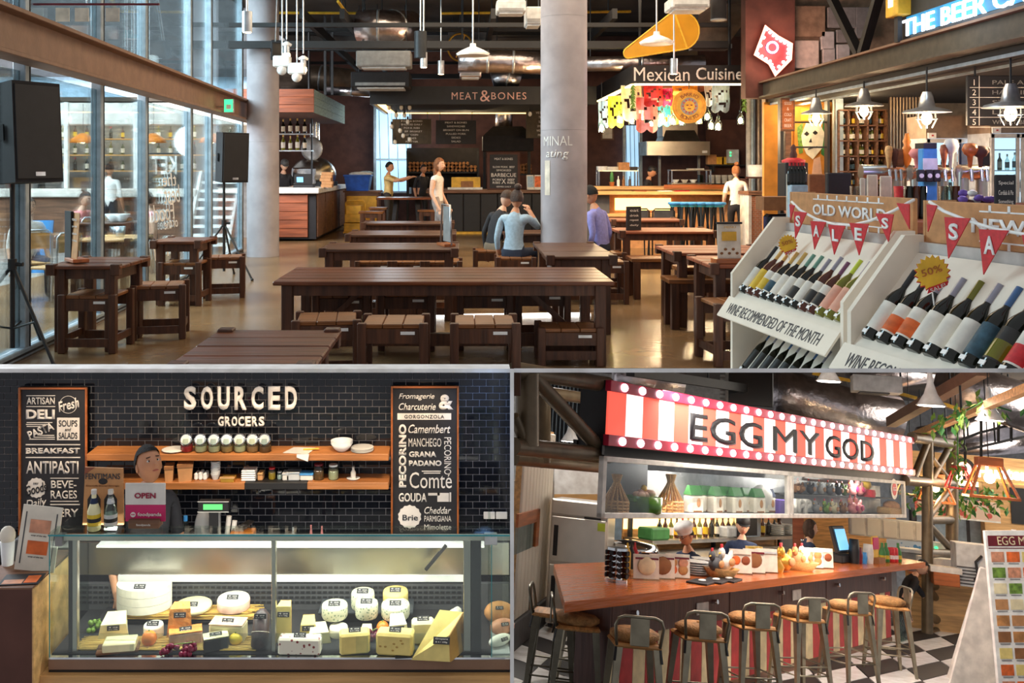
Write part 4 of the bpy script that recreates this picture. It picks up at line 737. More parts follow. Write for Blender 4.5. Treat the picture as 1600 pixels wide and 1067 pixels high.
for i, (px, py) in enumerate(((940, 199), (969, 186), (987, 187), (1002, 186), (1000, 197), (1017, 193), (1034, 181), (1051, 188), (1065, 189), (1092, 186), (1105, 181), (1111, 195), (1122, 196), (1157, 187))):
    p = P(px, py, 19.8+(i % 3)*.25); t = T('jar_lamp', 'glowing bottle-shaped pendant lamp under the Mexican canopy', 'lamp', p, None, 'jar lamps of the Mexican stall'); part('glass', MB('bottle_clear').lathe([(.07, -.1), (.075, .04), (.03, .12), (.03, .2)], n=12), t); part('bulb', MB('bulb').ball((0,0,-.02), .05, (1,1,1.3)), t); part('cord', MB('black').cyl((0,0,.18), (0,0,3.57-p.z), .006, None, 5), t)
    if i % 3 == 0: lamp('jar_light', (0,0,-.15), 62, (1, .72, .42), .08, t)
for px, y0, y1 in ((989, 132, 168), (1163, 128, 172)):
    t = T('trailing_plant', 'thin strand of trailing green leaves hanging from the Mexican canopy', 'plant', P(px, y0, 18.9), None, 'trailing plants'); h = (y1-y0)/FOC*18.9; part('stem', MB('leaf').cyl((0,0,0), (0,0,-h), .008, None, 5), t)
    lf = MB('leaf').quad((0,0,0), (.03,.01,-.02), (.045,0,-.06), (.005,.0,-.03)).mesh('leaf')
    for i in range(40): part('leaf', lf, t, Matrix.Translation((0,0,-h*i/40)) @ Matrix.Rotation(i*2.4, 4, 'Z') @ Matrix.Scale(1.3, 4))
t = T('stall_counter', 'long plank-topped counter of the Mexican stall', 'counter', (4.6, 21.6, 0)); part('top', MB('wood_pale').bx(-1.95, 1.75, -.5, .6, 1.2, 1.27, .01), t); part('body', MB('kraft').bx(-1.3, 1.6, -.1, .5, 0, 1.2), t); part('lit_panel', MB('led_warm').bx(-1.15, .1, -.12, -.1, .85, 1.12), t); part('ledge', MB('wood_pale').bx(-1.4, .3, -.45, -.1, .72, .78), t); part('end_post', MB('grey_dark').bx(-1.9, -1.3, -.3, .4, 0, 1.2), t)
t = T('service_counter', 'raised back counter with a row of orange trays in the Mexican stall', 'counter', (4.7, 23, 0)); part('body', MB('kraft').bx(-2, 1.9, -.2, .3, 0, 1.28), t); part('top', MB('wood_pale').bx(-2.05, 2, -.3, .35, 1.28, 1.36), t); part('rail', MB('wood_orange').bx(.1, 1.9, -.32, -.3, 1.3, 1.4), t)
t = T('brick_pier', 'brick pier with pale corner boards at the end of the Mexican counter', 'pier', (AX(1180, 20), 20, 0)); part('brickwork', MB('brick').bx(-.17, .13, -.3, .3, 0, 1.22), t); part('corner', MB('offwhite').bx(-.23, -.17, -.32, .3, 0, 1.24), t); part('corner', MB('offwhite').bx(.13, .3, -.32, .3, 0, 1.24), t); part('cap', MB('wood_plank').bx(-.25, .5, -.36, .36, 1.24, 1.31), t)
t0 = T('bar_stool', 'first blue metal bar stool from the lit panel at the Mexican counter', 'stool', (AX(1066, 19.6), 20.2, 0), None, 'blue bar stools'); part('seat', MB('sky_blue').lathe([(.15, 0), (.17, .02), (.17, .05), (.14, .06)], (0,0,1.02), 16), t0); part('seat_edge', MB('teal').cyl((0,0,.98), (0,0,1.03), .13), t0)
for i in range(4): a = PI/4+i*PI/2; part('leg', MB('steel_dark').cyl((math.cos(a)*.1, math.sin(a)*.1, 1.0), (math.cos(a)*.2, math.sin(a)*.2, 0), .025, None, 8), t0)
part('ring', MB('steel_dark').tube([(math.cos(i*PI/8)*.17, math.sin(i*PI/8)*.17, .4) for i in range(16)], .012, 6, True), t0)
for i in range(1, 6): dup(t0, (AX(1066+i*13, 19.6), 20.2-.03*i, 0), .2*i, ('second', 'third', 'fourth', 'fifth', 'last')[i-1]+' blue metal bar stool from the lit panel at the Mexican counter')
def metal_chair(label, loc, rz, mat, seat, group=None, h=.52, sc=1):
    t = T('metal_chair', label, 'chair', loc, rz, group)
    part('back_frame', MB(mat).tube([(-.22, .22, h*.0), (-.22, .22, h), (-.22, .24, h+.4), (-.17, .25, h+.45), (.17, .25, h+.45), (.22, .24, h+.4), (.22, .22, h), (.22, .22, 0)], .016), t)
    part('seat', MB(seat).bx(-.22, .22, -.22, .22, h-.02, h+.01, .006), t); part('backrest', MB(seat).bx(-.2, .2, .235, .25, h+.2, h+.42, .006), t)
    for s in (-1, 1): part('leg', MB(mat).cyl((s*.2, -.2, h), (s*.22, -.24, 0), .015, None, 8), t)
    return t
for px in (994, 1033): metal_chair('black tube chair with grey back at the lit Mexican counter', (AX(px, 19.6), 19.6, 0), PI, 'black', 'grey_dark', 'black tube chairs')
t = T('hood', 'stainless steel extractor hood of the Mexican stall', 'hood', P(1053, 243, 25.3)); part('band', MB('brushed').bx(-.8, .82, -.5, .5, 0, .36), t); part('side_sheet', MB('pale_blue').bx(-.83, -.8, -.5, .5, 0, .36), t); part('pyramid', MB('brushed').hexa([(-.4,-.45,.36), (.58,-.45,.36), (.58,.45,.36), (-.4,.45,.36)], [(-.2,-.2,.85), (.4,-.2,.85), (.4,.4,.85), (-.2,.4,.85)]), t); part('flue', MB('brushed').bx(-.36, .55, -.3, .4, .5, 3.4), t); part('badge', MB('white').bx(.62, .75, -.505, -.5, .06, .12), t)  # a thin pale blue sheet covers the left side of the band
for x in (-.3, .75): part('post', MB('grey').bx(x-.03, x+.03, .35, .42, -2.12, 0), t)
def wire_rack(label, px0, px1, pyt, y, h, tiers, items):
    x0, x1 = AX(px0, y), AX(px1, y); z = AZ(pyt, y); t = T('kitchen_rack', label, 'shelf', ((x0+x1)/2, y, 0)); w = (x1-x0)/2
    for s in (-1, 1):
        for q in (-.2, .2): part('post', MB('chrome').cyl((s*w, q, 0), (s*w, q, z), .02, None, 8), t)
    for k in tiers: part('tier', MB('brushed').bx(-w-.02, w+.02, -.22, .22, z-k-.03, z-k), t)
    for it in items: 
        nm, lab, cat, mat, dx, k, w_, h_ = it; m = MB(mat)
        if nm == 'bowl': m.lathe([(w_*.5, 0), (w_, h_), (w_*.9, h_), (w_*.4, .02)], n=14)
        elif nm == 'plate_stack': m.lathe([(w_, 0), (w_, h_)], n=16)
        else: m.bx(-w_, w_, -.12, .12, 0, h_, .006)
        O(nm, lab, cat, m, ((x0+x1)/2+dx, y, z-k), None, None)
wire_rack('steel rack with plates and boxes left in the Mexican kitchen', 934, 994, 266, 24.2, 1.7, (0, .5), (('plate_stack','stack of white plates on the left kitchen rack','plates','white',-.38,0,.14,.1), ('plate_stack','wide stack of cream plates on the left kitchen rack','plates','offwhite',-.12,0,.17,.09), ('carton','brown carton on the left kitchen rack','box','kraft',.16,0,.14,.2), ('black_tub','black tub at the end of the left kitchen rack','tub','black',.4,0,.1,.09)))
wire_rack('two-tier steel rack with bowls in the Mexican kitchen', 1047, 1107, 265, 24.2, 1.7, (0, .33), (('bowl','white bowl first on the two-tier kitchen rack','bowl','white',-.35,.33,.1,.08), ('bowl','white bowl second on the two-tier kitchen rack','bowl','offwhite',-.12,.33,.1,.08), ('bowl','white bowl third on the two-tier kitchen rack','bowl','white',.1,.33,.1,.08), ('jar','dark jar on the two-tier kitchen rack','jar','bottle_dark',.28,.33,.05,.2), ('tray','flat pale tray on top of the two-tier kitchen rack','tray','offwhite',.15,0,.2,.03)))
t = T('wall_shelf', 'black wall shelf with yellow boxes in the Mexican kitchen', 'shelf', (AX(1135, 25.5), 25.5, AZ(257, 25.5)))
part('board', MB('black').bx(-.5, .9, -.2, .2, -.04, 0), t); part('bracket', MB('black').bx(-.4, -.36, -.2, .2, -.2, -.04), t); part('back', MB('brown_wall').bx(-.5, 1.0, .2, .25, -1.6, 1.2), t); part('lower_board', MB('black').bx(-.5, .9, -.2, .2, -.54, -.5), t); part('cabinet_base', MB('black_matte').bx(-.5, .9, -.3, .2, -1.86, -.9), t)
for i in range(3): O('carton', 'yellow carton on the black wall shelf', 'box', MB('yellow').bx(-.1, .1, -.1, .1, 0, .2, .01), (AX(1124+i*8, 25.4), 25.4, AZ(257, 25.5)), None, 'yellow cartons')
O('carton', 'brown carton beside the yellow cartons', 'box', MB('kraft').bx(-.12, .12, -.1, .1, 0, .26, .01), (AX(1111, 25.4), 25.4, AZ(257, 25.5)))
for i in range(4): O('cup_stack', 'stack of paper cups on the lower black wall shelf', 'cups', MB('paper').lathe([(.07, 0), (.08, .22)], n=10), (AX(1112+i*10, 25.4), 25.4, AZ(257, 25.5)-.5), None, 'cup stacks')
t = T('control_box', 'grey switch box with green lights in the Mexican kitchen', 'switch box', (AX(1155, 24.6), 25.2, AZ(255, 25))); part('box', MB('grey_light').bx(-.14, .14, -.1, .1, 0, .36, .01), t); part('light', MB('green_glow').ball((-.08,-.1,.28), .025), t); part('light', MB('green_glow').ball((-.08,-.1,.2), .025), t)
O('plate_stack', 'white dish stack beside the person at the bar end', 'plates', MB('white').lathe([(.2, 0), (.22, .25), (.2, .27)], n=16), (AX(1183, 22), 22, AZ(276, 22))); ST('trim_7', MB('brown_wall').bx(AX(1160, 22), AX(1200, 22), 21.7, 22.4, AZ(276, 22)-.04, AZ(276, 22)).bx(AX(1160, 22), AX(1166, 22), 21.8, 22.3, 0, AZ(276, 22)))
for px, mt in ((1170, 'offwhite'), (1176, 'steel'), (1186, 'corrugated'), (1192, 'corrugated')): ST('trim_8', MB(mt).cyl((AX(px, 24), 24, 0), (AX(px, 24), 24, 5.6), .07, None, 10))
ST('wall_mexican', MB('brown_wall').bx(3.6, 9, 27.8, 28, 0, 5.6)); t = T('picture', 'small framed pale picture on the brown Mexican stall wall', 'picture', P(949, 219, 27.7)); part('frame', MB('wood_plank').bx(-.19, .19, 0, .05, 0, .42, .01), t); part('print', MB('paper').bx(-.14, .14, -.005, 0, .05, .37), t)
ST('door_1', MB('brown_wall').bx(AX(916, 28.6), AX(930, 28.6), 28.6, 28.7, 0, 2.6).use('offwhite').bx(AX(929, 28.6), AX(931, 28.6), 28.55, 28.6, 0, 2.7))
t = T('cactus', 'little green cactus in a terracotta pot on the Mexican counter', 'plant', (AX(956, 22.85), 22.85, 1.36)); part('pot', MB('wood_orange').lathe([(.05, 0), (.07, .1)], n=10), t); part('stem', MB('green').lathe([(.04, .1), (.05, .2), (.03, .34)], n=10), t)
for i, px in enumerate((966, 974, 984)): O('sauce_bottle', 'small condiment bottle on the Mexican counter', 'bottle', MB(('white','kraft_dark','grey_dark')[i]).lathe([(.035, 0), (.035, .14), (.012, .18), (.012, .24)], n=10), (AX(px, 22.85), 22.85, 1.36), None, 'condiments on the Mexican counter')
for i, px in enumerate((1000, 1040, 1067)): O('place_tray', 'flat red tray lying on the plank counter top', 'tray', MB(('wood_red','offwhite','red')[i]).bx(-.15, .15, -.1, .1, 0, .02, .004), (AX(px, 21.3), 21.4, 1.27), None, 'trays on the plank counter')
# ================================================================== beer bar on the right
BXX = 5.75
t = bpy.data.objects.new('trim_9', None); COL.objects.link(t); t.location = (BXX, 14, 0); t['kind'] = 'structure'
part('web', MB('board_olive').bx(-.02, .02, -5.5, 4.3, 3.14, 3.42), t); part('flange', MB('beam_brown').bx(-.1, .12, -5.5, 4.3, 3.4, 3.43), t); part('flange', MB('board_olive').bx(-.1, .12, -5.5, 4.3, 3.12, 3.15), t)
part('lower_beam', MB('black').bx(.15, .3, -5.5, 4.3, 3.0, 3.1), t); part('lower_edge', MB('steel').bx(.14, .16, -5.5, 4.3, 2.99, 3.03), t); part('inner_edge', MB('steel').bx(.6, .64, -5.5, 4.3, 2.97, 3.0), t)
for a, b in ((14.9, 13.85), (13.0, 13.75)): part('diagonal', MB('black').bar((0, a-14, 4.45), (0, b-14, 3.43), .12, .1, (0,1,0)), t)
ST('ceiling_bar', MB('black_matte').bx(5.95, 13, 8.6, 18.6, 3.05, 3.12)); ST('trim_10', MB('brown_wall').bx(AX(1165, 18.2), AX(1242, 18.2), 18.2, 18.5, 3.12, 5.6))
for i, (px, py, w_, h_) in enumerate(((1240, 8, 50, 50), (1292, 10, 46, 34), (1240, 62, 40, 45), (1282, 48, 22, 30), (1306, 45, 20, 22), (1285, 74, 20, 30), (1306, 68, 22, 34), (1336, 10, 24, 50))):
    a = P(px, py+h_, 18.5); part('panel', MB(('osb', 'grey', 'offwhite')[i % 3] if i not in (3, 5, 6) else 'grey_light').bx(0, w_/FOC*18.5-.02, -.05, .05, 0, h_/FOC*18.5-.02, .01), bpy.data.objects['wall_bar'], Matrix.Translation(a))
# lit name sign along the beam
t = T('bar_sign', 'dark sign board with glowing white THE BEER CAP letters', 'sign', (BXX-.05, 12.36, 3.43), -PI/2)
part('board', MB('steel_dark').bx(-.25, 3.6, .02, .08, 0, .62), t); part('back_glow', MB('sign_blue').bx(.05, 3.5, .012, .02, .06, .3), t)
txt('THE BEER CAP', 'neon_white', t, (1.47, -.0, .155), 2.95, .215, bold=.006, ext=.02)
lamp('sign_light', (1.4, -.4, .2), 12, (.7, .85, 1), .3, t)
t = T('light_box', 'small yellow lit box on top of the beer bar beam', 'lamp', (BXX-.1, 12.55, 3.75), -PI/2); part('box', MB('yellow').bx(0, .35, -.1, .1, 0, .5, .01), t); part('glow', MB('led').bx(.1, .22, -.11, -.1, .12, .24), t); part('foot', MB('black').bx(.1, .2, -.03, .03, -.33, 0), t)
# neon arrow
t = T('neon_sign', 'glowing arrow-shaped neon sign with marquee bulbs on the brown panel', 'sign', P(1206, 76, 18.1)); pl = [(-.32, -.12), (-.12, .42), (.1, .22), (.36, .08), (.34, -.2), (.05, -.5), (-.05, -.28), (-.32, -.12)]
part('back', MB('dark_red').prism(pl[:-1], 0, .05, 'y'), t); part('tube', MB('neon_pink').tube([(x, -.03, z) for x, z in pl[:-1]], .03, 8, True), t)
for i in range(7):
    a, b = pl[i], pl[i+1]
    for k in range(3): part('bulb', MB('bulb_white').ball((a[0]*.86+(b[0]-a[0])*.86*k/3, -.03, a[1]*.86+(b[1]-a[1])*.86*k/3), .03, n=8), t)
part('badge', MB('neon_blue').tube([(math.cos(i*PI/8)*.1, -.03, .02+math.sin(i*PI/8)*.1) for i in range(16)], .02, 6, True), t); lamp('neon_light', (0, -.5, 0), 45, (1, .55, .42), .3, t)
# cage lamps
for i, (px, py, y, r) in enumerate(((1275, 178, 15.5, .24), (1350, 166, 14, .27), (1448, 176, 12, .29), (1579, 168, 10.5, .29))):
    p = P(px, py, y); t = T('cage_lamp', 'galvanised pendant lamp with wide rim and caged glowing bulb', 'lamp', p, None, 'cage lamps of the beer bar')
    part('shade', MB('alu').lathe([(r, 0), (r*.9, .03), (.1, .07), (.075, .2), (.05, .26)], n=22), t); part('bulb', MB('bulb').ball((0,0,-.07), .065, (1,1,1.3)), t)
    for k in range(6): a = k*PI/3; part('cage', MB('steel').tube([(math.cos(a)*.11, math.sin(a)*.11, .01), (math.cos(a)*.12, math.sin(a)*.12, -.1), (math.cos(a)*.07, math.sin(a)*.07, -.19)], .006, 5), t)
    part('cage_ring', MB('steel').tube([(math.cos(k*PI/8)*.12, math.sin(k*PI/8)*.12, -.08) for k in range(16)], .006, 5, True), t); part('chain', MB('black').cyl((0,0,.26), (0,0,3.06-p.z), .012, None, 6), t); lamp('cage_light', (0,0,-.3), 42, (1, .74, .46), .08, t)
# bar back: partition with poster, shelves, corrugated sheet, fridges
for px, w_, mt in ((1218, 5, 'black'), (1226, 9, 'wood_plank'), (1291, 4, 'black'), (1304, 12, 'steel')): ST('trim_11', MB(mt).bx(AX(px, 17.4), AX(px+w_, 17.4), 17.35, 17.5, 0, 3.05))
for py in (191, 230): ST('trim_12', MB('black').bx(AX(1228, 17.4), AX(1292, 17.4), 17.38, 17.44, AZ(py, 17.4)-.015, AZ(py, 17.4)+.015))
ST('wall_ochre', MB('ochre_wall').bx(AX(1194, 18.3), AX(1300, 18.3), 18.3, 18.4, 0, 3.05)); lamp('ochre_light', (AX(1255, 17.7), 17.75, 2.9), 26, (1, .75, .4), .1)
t = T('poster', 'large painted skull face poster with green hair behind the bar', 'poster', P(1268, 290, 18.2)); 
part('sheet', MB('ochre_wall').bx(-.32, .32, 0, .04, 0, 1.5), t); part('skull', MB('skull').prism([(-.2, .95), (-.1, 1.2), (.12, 1.22), (.24, 1.0), (.2, .72), (.02, .5), (-.1, .6), (-.18, .78)], -.02, 0, 'y'), t); part('neck', MB('skin_light').prism([(-.02, .0), (.22, .0), (.16, .55), (.04, .5)], -.012, 0, 'y'), t)
for x, z in ((-.1, .98), (.06, 1.0)): part('eye', MB('black').prism([(x-.05, z), (x, z+.05), (x+.05, z), (x, z-.04)], -.03, -.02, 'y'), t)
part('nose', MB('black').prism([(-.06, .82), (-.02, .9), (.0, .82)], -.03, -.02, 'y'), t); part('mouth', MB('black').prism([(-.08, .7), (.1, .75), (.1, .73), (-.08, .68)], -.03, -.02, 'y'), t); part('hair', MB('green').prism([(.18, .6), (.3, .5), (.34, 1.1), (.22, 1.3), (.2, .95)], -.015, 0, 'y'), t); part('hair', MB('leaf').prism([(-.24, .6), (-.17, .62), (-.17, 1.2), (-.28, 1.1)], -.015, 0, 'y'), t); part('crown', MB('yellow').bx(-.2, .25, -.015, 0, 1.24, 1.46), t)
t = T('framed_sign', 'framed red beer poster with white lettering on the bar post', 'sign', P(1231, 205, 17.2)); part('frame', MB('wood_plank').bx(-.13, .13, 0, .05, 0, .6, .01), t); part('print', MB('wood_orange').bx(-.1, .1, -.005, 0, .04, .56), t)
for i, s in enumerate(('GOOD', '&', 'COLD', 'CRAFT', 'BEER')): txt(s, 'lettering_white', t, (0, -.007, .5-.1*i), .13 if len(s) > 1 else .04, .055)
def cubby(label, px0, px1, py0, py1, y, nx, nz):
    a, b = P(px0, py1, y), P(px1, py0, y); w = b.x-a.x; h = b.z-a.z; t = T('cube_shelf', label, 'shelf', (a.x, y, 0)); z0 = a.z
    for i in range(nx+1): part('upright', MB('wood_plank').bx(w*i/nx-.015, w*i/nx+.015, 0, .3, 0, z0+h), t)
    for j in range(nz+1): part('board', MB('wood_plank').bx(0, w, 0, .3, z0+h*j/nz-.012, z0+h*j/nz+.012), t)
    part('back', MB('wood_plank').bx(0, w, .3, .32, 0, z0+h), t)
    bottles([(a.x+w*(i+.25+.25*k)/nx, y+.12, z0+h*j/nz+.015) for i in range(nx) for j in range(nz) for k in range(3) if (i*7+j*3+k) % 5], 'small beer bottle in the wooden cube shelf of the bar', 'bottles in the bar cube shelf', (0, 1, 2, 4, 5), .72)
    return t
cubby('wooden cube shelf filled with beer bottles behind the bar', 1311, 1386, 172, 292, 17.3, 5, 5); lamp('shelf_light', (AX(1345, 16.6), 16.7, 2.9), 18, (1, .75, .4), .15)
t = T('corrugated_panel', 'rusty corrugated metal sheet behind the beer taps', 'panel', (AX(1388, 17), 17, 0))
m = MB('corrugated'); n = 22; w_ = AX(1442, 17)-AX(1388, 17)
for i in range(n): x0, x1 = w_*i/n, w_*(i+1)/n; y0, y1 = .04*(i % 2), .04*((i+1) % 2); m.add([(x0,y0,0), (x1,y1,0), (x1,y1,3.05), (x0,y0,3.05)], [(0,1,2,3)], False, False)
part('sheet', m, t); part('edge', MB('wood_plank').bx(w_, w_+.04, 0, .1, 0, 3.05), t)
def fridge(label, px0, px1, pyt, y, doors):
    x0, x1 = AX(px0, y), AX(px1, y); t = T('drinks_fridge', label, 'fridge', (x0, y, 0)); w = x1-x0; h = AZ(pyt, y)
    part('casing', MB('grey_light').bx(0, .04, 0, .6, 0, h), t); part('casing', MB('grey_light').bx(w-.04, w, 0, .6, 0, h), t); part('back', MB('fridge_glow').bx(.04, w-.04, .55, .6, .1, h-.03), t); part('header', MB('corrugated').bx(0, w, -.02, .6, h, h+.34), t); part('badge', MB('white').bx(.02, .14, -.05, -.02, h, h+.08), t); part('lamp', MB('red').bx(.07, .1, -.055, -.05, h+.03, h+.05), t)
    for k in range(doors):
        a, b = w*k/doors, w*(k+1)/doors; d = part('door', MB('grey_light').bx(a+.01, a+.06, -.03, 0, .1, h-.01, .004).bx(b-.06, b-.01, -.03, 0, .1, h-.01, .004).bx(a, b, -.03, 0, h-.07, h-.01, .004), t); part('glass', MB('pane').bx(a+.06, b-.06, -.02, -.012, .1, h-.07), d); part('handle', MB('alu').bx(b-.05, b-.03, -.06, -.03, h*.4, h*.6), d)
    for z in (.55, .85, 1.15, 1.45, 1.75, 2.05):
        if z < h-.2: part('wire_shelf', MB('alu').bx(.04, w-.04, .05, .5, z, z+.015), t)
    bottles([(x0+.12+i*.11, y+.15, z+.016) for z in (1.45, 1.75, 2.05) if z < h-.3 for i in range(int((w-.2)/.11))], 'chilled bottle in the glowing drinks fridge', 'bottles in the bar fridges', (5, 5, 1), .8)
    return t
fridge('two-door glowing drinks fridge behind the beer taps', 1446, 1544, 216, 14.5, 2); fridge('glowing drinks fridge at the outer end of the bar', 1546, 1640, 208, 13.8, 2)
t = menu_board('slanted blackboard beer list numbered one to five', 1512, 1640, 118, 196, 11.6, (), 'board_black', hang=3.06)
for i in range(5): txt(str(i+1), 'lettering_white', t, (-.42, -.006, .52-.12*i), None, .07); part('rule', MB('lettering_white').bx(-.47, .47, -.004, 0, .455-.12*i, .462-.12*i), t); txt(('PALE ALE', 'HAZY IPA', 'STOUT', 'LAGER', 'WHEAT BEER')[i], 'grey', t, (.05, -.006, .52-.12*i), .5, .05)
part('rule', MB('lettering_white').bx(-.36, -.353, -.004, 0, 0, .6), t)
# bar counter with taps and clutter
t = T('beer_counter', 'long wooden beer bar counter behind the cardboard displays', 'counter', (6.1, 12.4, 0)); pl = [(-3.05, -3.6), (2, -3.6), (2, 4.6), (-.4, 4.6), (-1.85, .2)]; part('body', MB('wood_plank').prism([(x*.98+.05, y*.98) for x, y in pl], 0, 1.2, 'z'), t); part('top', MB('wood_red').prism(pl, 1.2, 1.3, 'z'), t)
CZ = 1.3
def tap_rail(label, px0, px1, y, handles):
    x0, x1 = AX(px0, y), AX(px1, y); z = AZ(269, y); t = T('tap_tower', label, 'beer taps', ((x0+x1)/2, y, CZ)); w = (x1-x0)/2; zz = z-CZ
    part('rail', MB('brushed').cyl((-w,0,zz), (w,0,zz), .085, None, 18), t)
    for s in (-.7, .7): part('post', MB('brushed').cyl((s*w,0,0), (s*w,0,zz), .06, None, 14), t)
    for px, pyt, mat, kind in handles:
        x = AX(px, y)-(x0+x1)/2; h = AZ(pyt, y)-CZ-zz; f = part('faucet', MB('chrome').cyl((x,-.06,zz), (x,-.16,zz+.02), .02).cyl((x,-.15,zz+.03), (x,-.17,zz-.1), .018), t)
        m = MB(mat)
        if kind == 'round': m.lathe([(.018, .05), (.03, h*.55), (.06, h*.62), (.085, h*.78), (.06, h*.97), (.02, h)], (x,-.13,zz), 14)
        elif kind == 'paddle': m.bx(x-.05, x+.05, -.15, -.11, zz+.06, zz+h, .02)
        elif kind == 'carrot': m.lathe([(.015, .05), (.045, h*.3), (.06, h*.55), (.03, h*.7), (.045, h*.8), (.03, h*.88), (.02, h)], (x,-.13,zz), 14)
        else: m.lathe([(.016, .05), (.025, h*.4), (.045, h*.8), (.035, h*.97), (.01, h)], (x,-.13,zz), 12)
        part('handle', m, f, None)
tap_rail('steel beer tap rail with carrot-shaped orange handle', 1345, 1411, 11.2, ((1381, 228, 'wood_pale', 'slim'), (1390, 232, 'brown_wall', 'slim'), (1398, 233, 'wood_plank', 'paddle'), (1409, 209, 'orange', 'carrot')))
tap_rail('steel beer tap rail with skull and wooden handles before the fridge', 1422, 1482, 10.9, ((1424, 232, 'pink', 'round'), (1466, 226, 'wood_red', 'slim'), (1477, 217, 'grey_light', 'round'), (1496, 224, 'shirt_navy', 'paddle')))
tap_rail('purple-lit beer tap rail with dark handles at the bar end', 1498, 1540, 10.6, ((1506, 224, 'wood_orange', 'round'), (1522, 228, 'brown_wall', 'round'), (1530, 230, 'black', 'paddle')))
def stuff_box(name, label, cat, px0, px1, py0, py1, y, mat, d=.25, R=None, extra=None, bv=.01):
    a, b = P(px0, py1, y), P(px1, py0, y); w = (b.x-a.x)/2; h = b.z-a.z; t = T(name, label, cat, ((a.x+b.x)/2, y, CZ if py1 > 300 else a.z), R); h = b.z-(CZ if py1 > 300 else a.z)
    part('body', MB(mat).bx(-w, w, 0, d, 0, h, bv), t)
    if extra: extra(t, w, h)
    return t
def e_cooler(t, w, h): part('lid', MB('red').lathe([(w*.98, 0), (w, .03), (w*.5, .06)], (0,.12,h), 20), t); part('figurine', MB('brown_wall').lathe([(.04, 0), (.05, .05), (.03, .1), (.04, .14), (.01, .18)], (0,.12,h+.05), 10), t); part('stripe', MB('alu').bx(-w*.2, w*.1, -.004, 0, h*.2, h*.7), t)
stuff_box('beer_cooler', 'black cooler box with red lid and figurine on the bar', 'cooler', 1227, 1263, 254, 312, 12, 'black', .3, None, e_cooler)
def e_pack(t, w, h):
    for i in range(5): part('bottle', SB[3], t, Matrix.Translation((-w*.8+i*w*.4, .08, h)) @ Matrix.Scale(.75, 4))
stuff_box('bottle_carrier', 'cardboard carrier with a row of dark bottles on the bar', 'carrier', 1236, 1263, 289, 312, 9.5, 'shirt_blue', .15, None, e_pack)
stuff_box('napkin_sheet', 'small paper menu card leaning at the black cooler', 'menu', 1229, 1237, 271, 312, 9.6, 'paper', .02)
stuff_box('cardboard_flap', 'tilted brown cardboard behind the till on the bar', 'cardboard', 1264, 1297, 272, 312, 11.5, 'kraft_dark', .06)
stuff_box('till_screen', 'black back of a till screen on the bar', 'till', 1293, 1331, 270, 312, 10.5, 'black', .08)
for i, px in enumerate((1344, 1355, 1375)): stuff_box('beer_leaflet', ('narrow printed leaflet left of the tap rail post', 'grey printed leaflet below the tap rail', 'wide printed leaflet right of the tap rail post')[i], 'leaflet', px, px+(8, 17, 19)[i], (278, 273, 275)[i], 312, 9.6+.1*i, 'paper', .02)
def e_posts(t, w, h): part('band', MB('white').bx(-w, w, -.004, 0, h*.55, h*.85), t); part('top', MB('black').bx(-w*.9, w*.9, .0, .2, h, h+.06), t)
stuff_box('tap_box', 'black white and blue tap badge box before the fridge', 'box', 1442, 1465, 232, 312, 10.4, 'sky_blue', .12, None, e_posts)
for i, px in enumerate((1434, 1447, 1459)): stuff_box('badge', 'dark round-crest beer badge clipped to the tap rail', 'badge', px, px+12, 265, 284, 10.3, 'black', .04, None, lambda t, w, h: part('crest', MB('white').cyl((0,-.004,h*.5), (0,0,h*.5), w*.6, None, 16), t))['group'] = 'beer badges'
for i, (px, mt) in enumerate(((1420, 'bottle_dark'), (1431, 'bottle_amber'), (1441, 'bottle_dark'), (1474, 'bottle_clear'), (1482, 'bottle_clear'), (1492, 'bottle_amber'), (1404, 'red'), (1335, 'bottle_clear'))): O('glass_tumbler', 'drinking glass standing on the bar behind the cardboard display', 'glass', MB(mt).lathe([(.03, 0), (.045, .32), (.042, .32), (.028, .02)], n=12), (AX(px, 9.4), 9.4, CZ), None, 'glasses on the bar')
m = MB('purple'); t = T('flower_bunch', 'purple crumpled foil bunch on the bar beside the chalkboard', 'decoration', (AX(1525, 9.2), 9.2, CZ)); 
for i in range(26): part('petal', MB(('purple', 'grey_light', 'brown_wall')[i % 3]).ball((rnd.uniform(-.2,.2), rnd.uniform(-.06,.06), rnd.uniform(.02,.26)), .05, (1, .8, .6), 7, RX(rnd.uniform(0,3))), t)
stuff_box('bar_chalkboard', 'small chalkboard with handwritten specials at the bar end', 'board', 1555, 1588, 273, 316, 8.9, 'board_black', .03, None, lambda t, w, h: [txt(s, 'lettering_white', t, (0, -.003, h*(.82-.2*i)), w*1.4, h*.1) for i, s in enumerate(('Special', 'Cordials & Pie', 'Something', 'New Guest'))])
lamp('bar_purple_light', (AX(1530, 9.6), 9.7, 2.0), 7, (.5, .4, 1), .1)
t = T('stone_pot', 'dark marbled stone pot beside the wine display', 'pot', (AX(1217, 10), 10, 0)); part('body', MB('tile_black').bx(-.14, .14, -.1, .1, 0, 1.32, .03), t); part('lid', MB('kraft_dark').bx(-.2, .12, -.14, .14, 1.36, 1.5), t); part('veins', MB('grey').bx(-.1, .1, -.104, -.1, 1.1, 1.3), t)
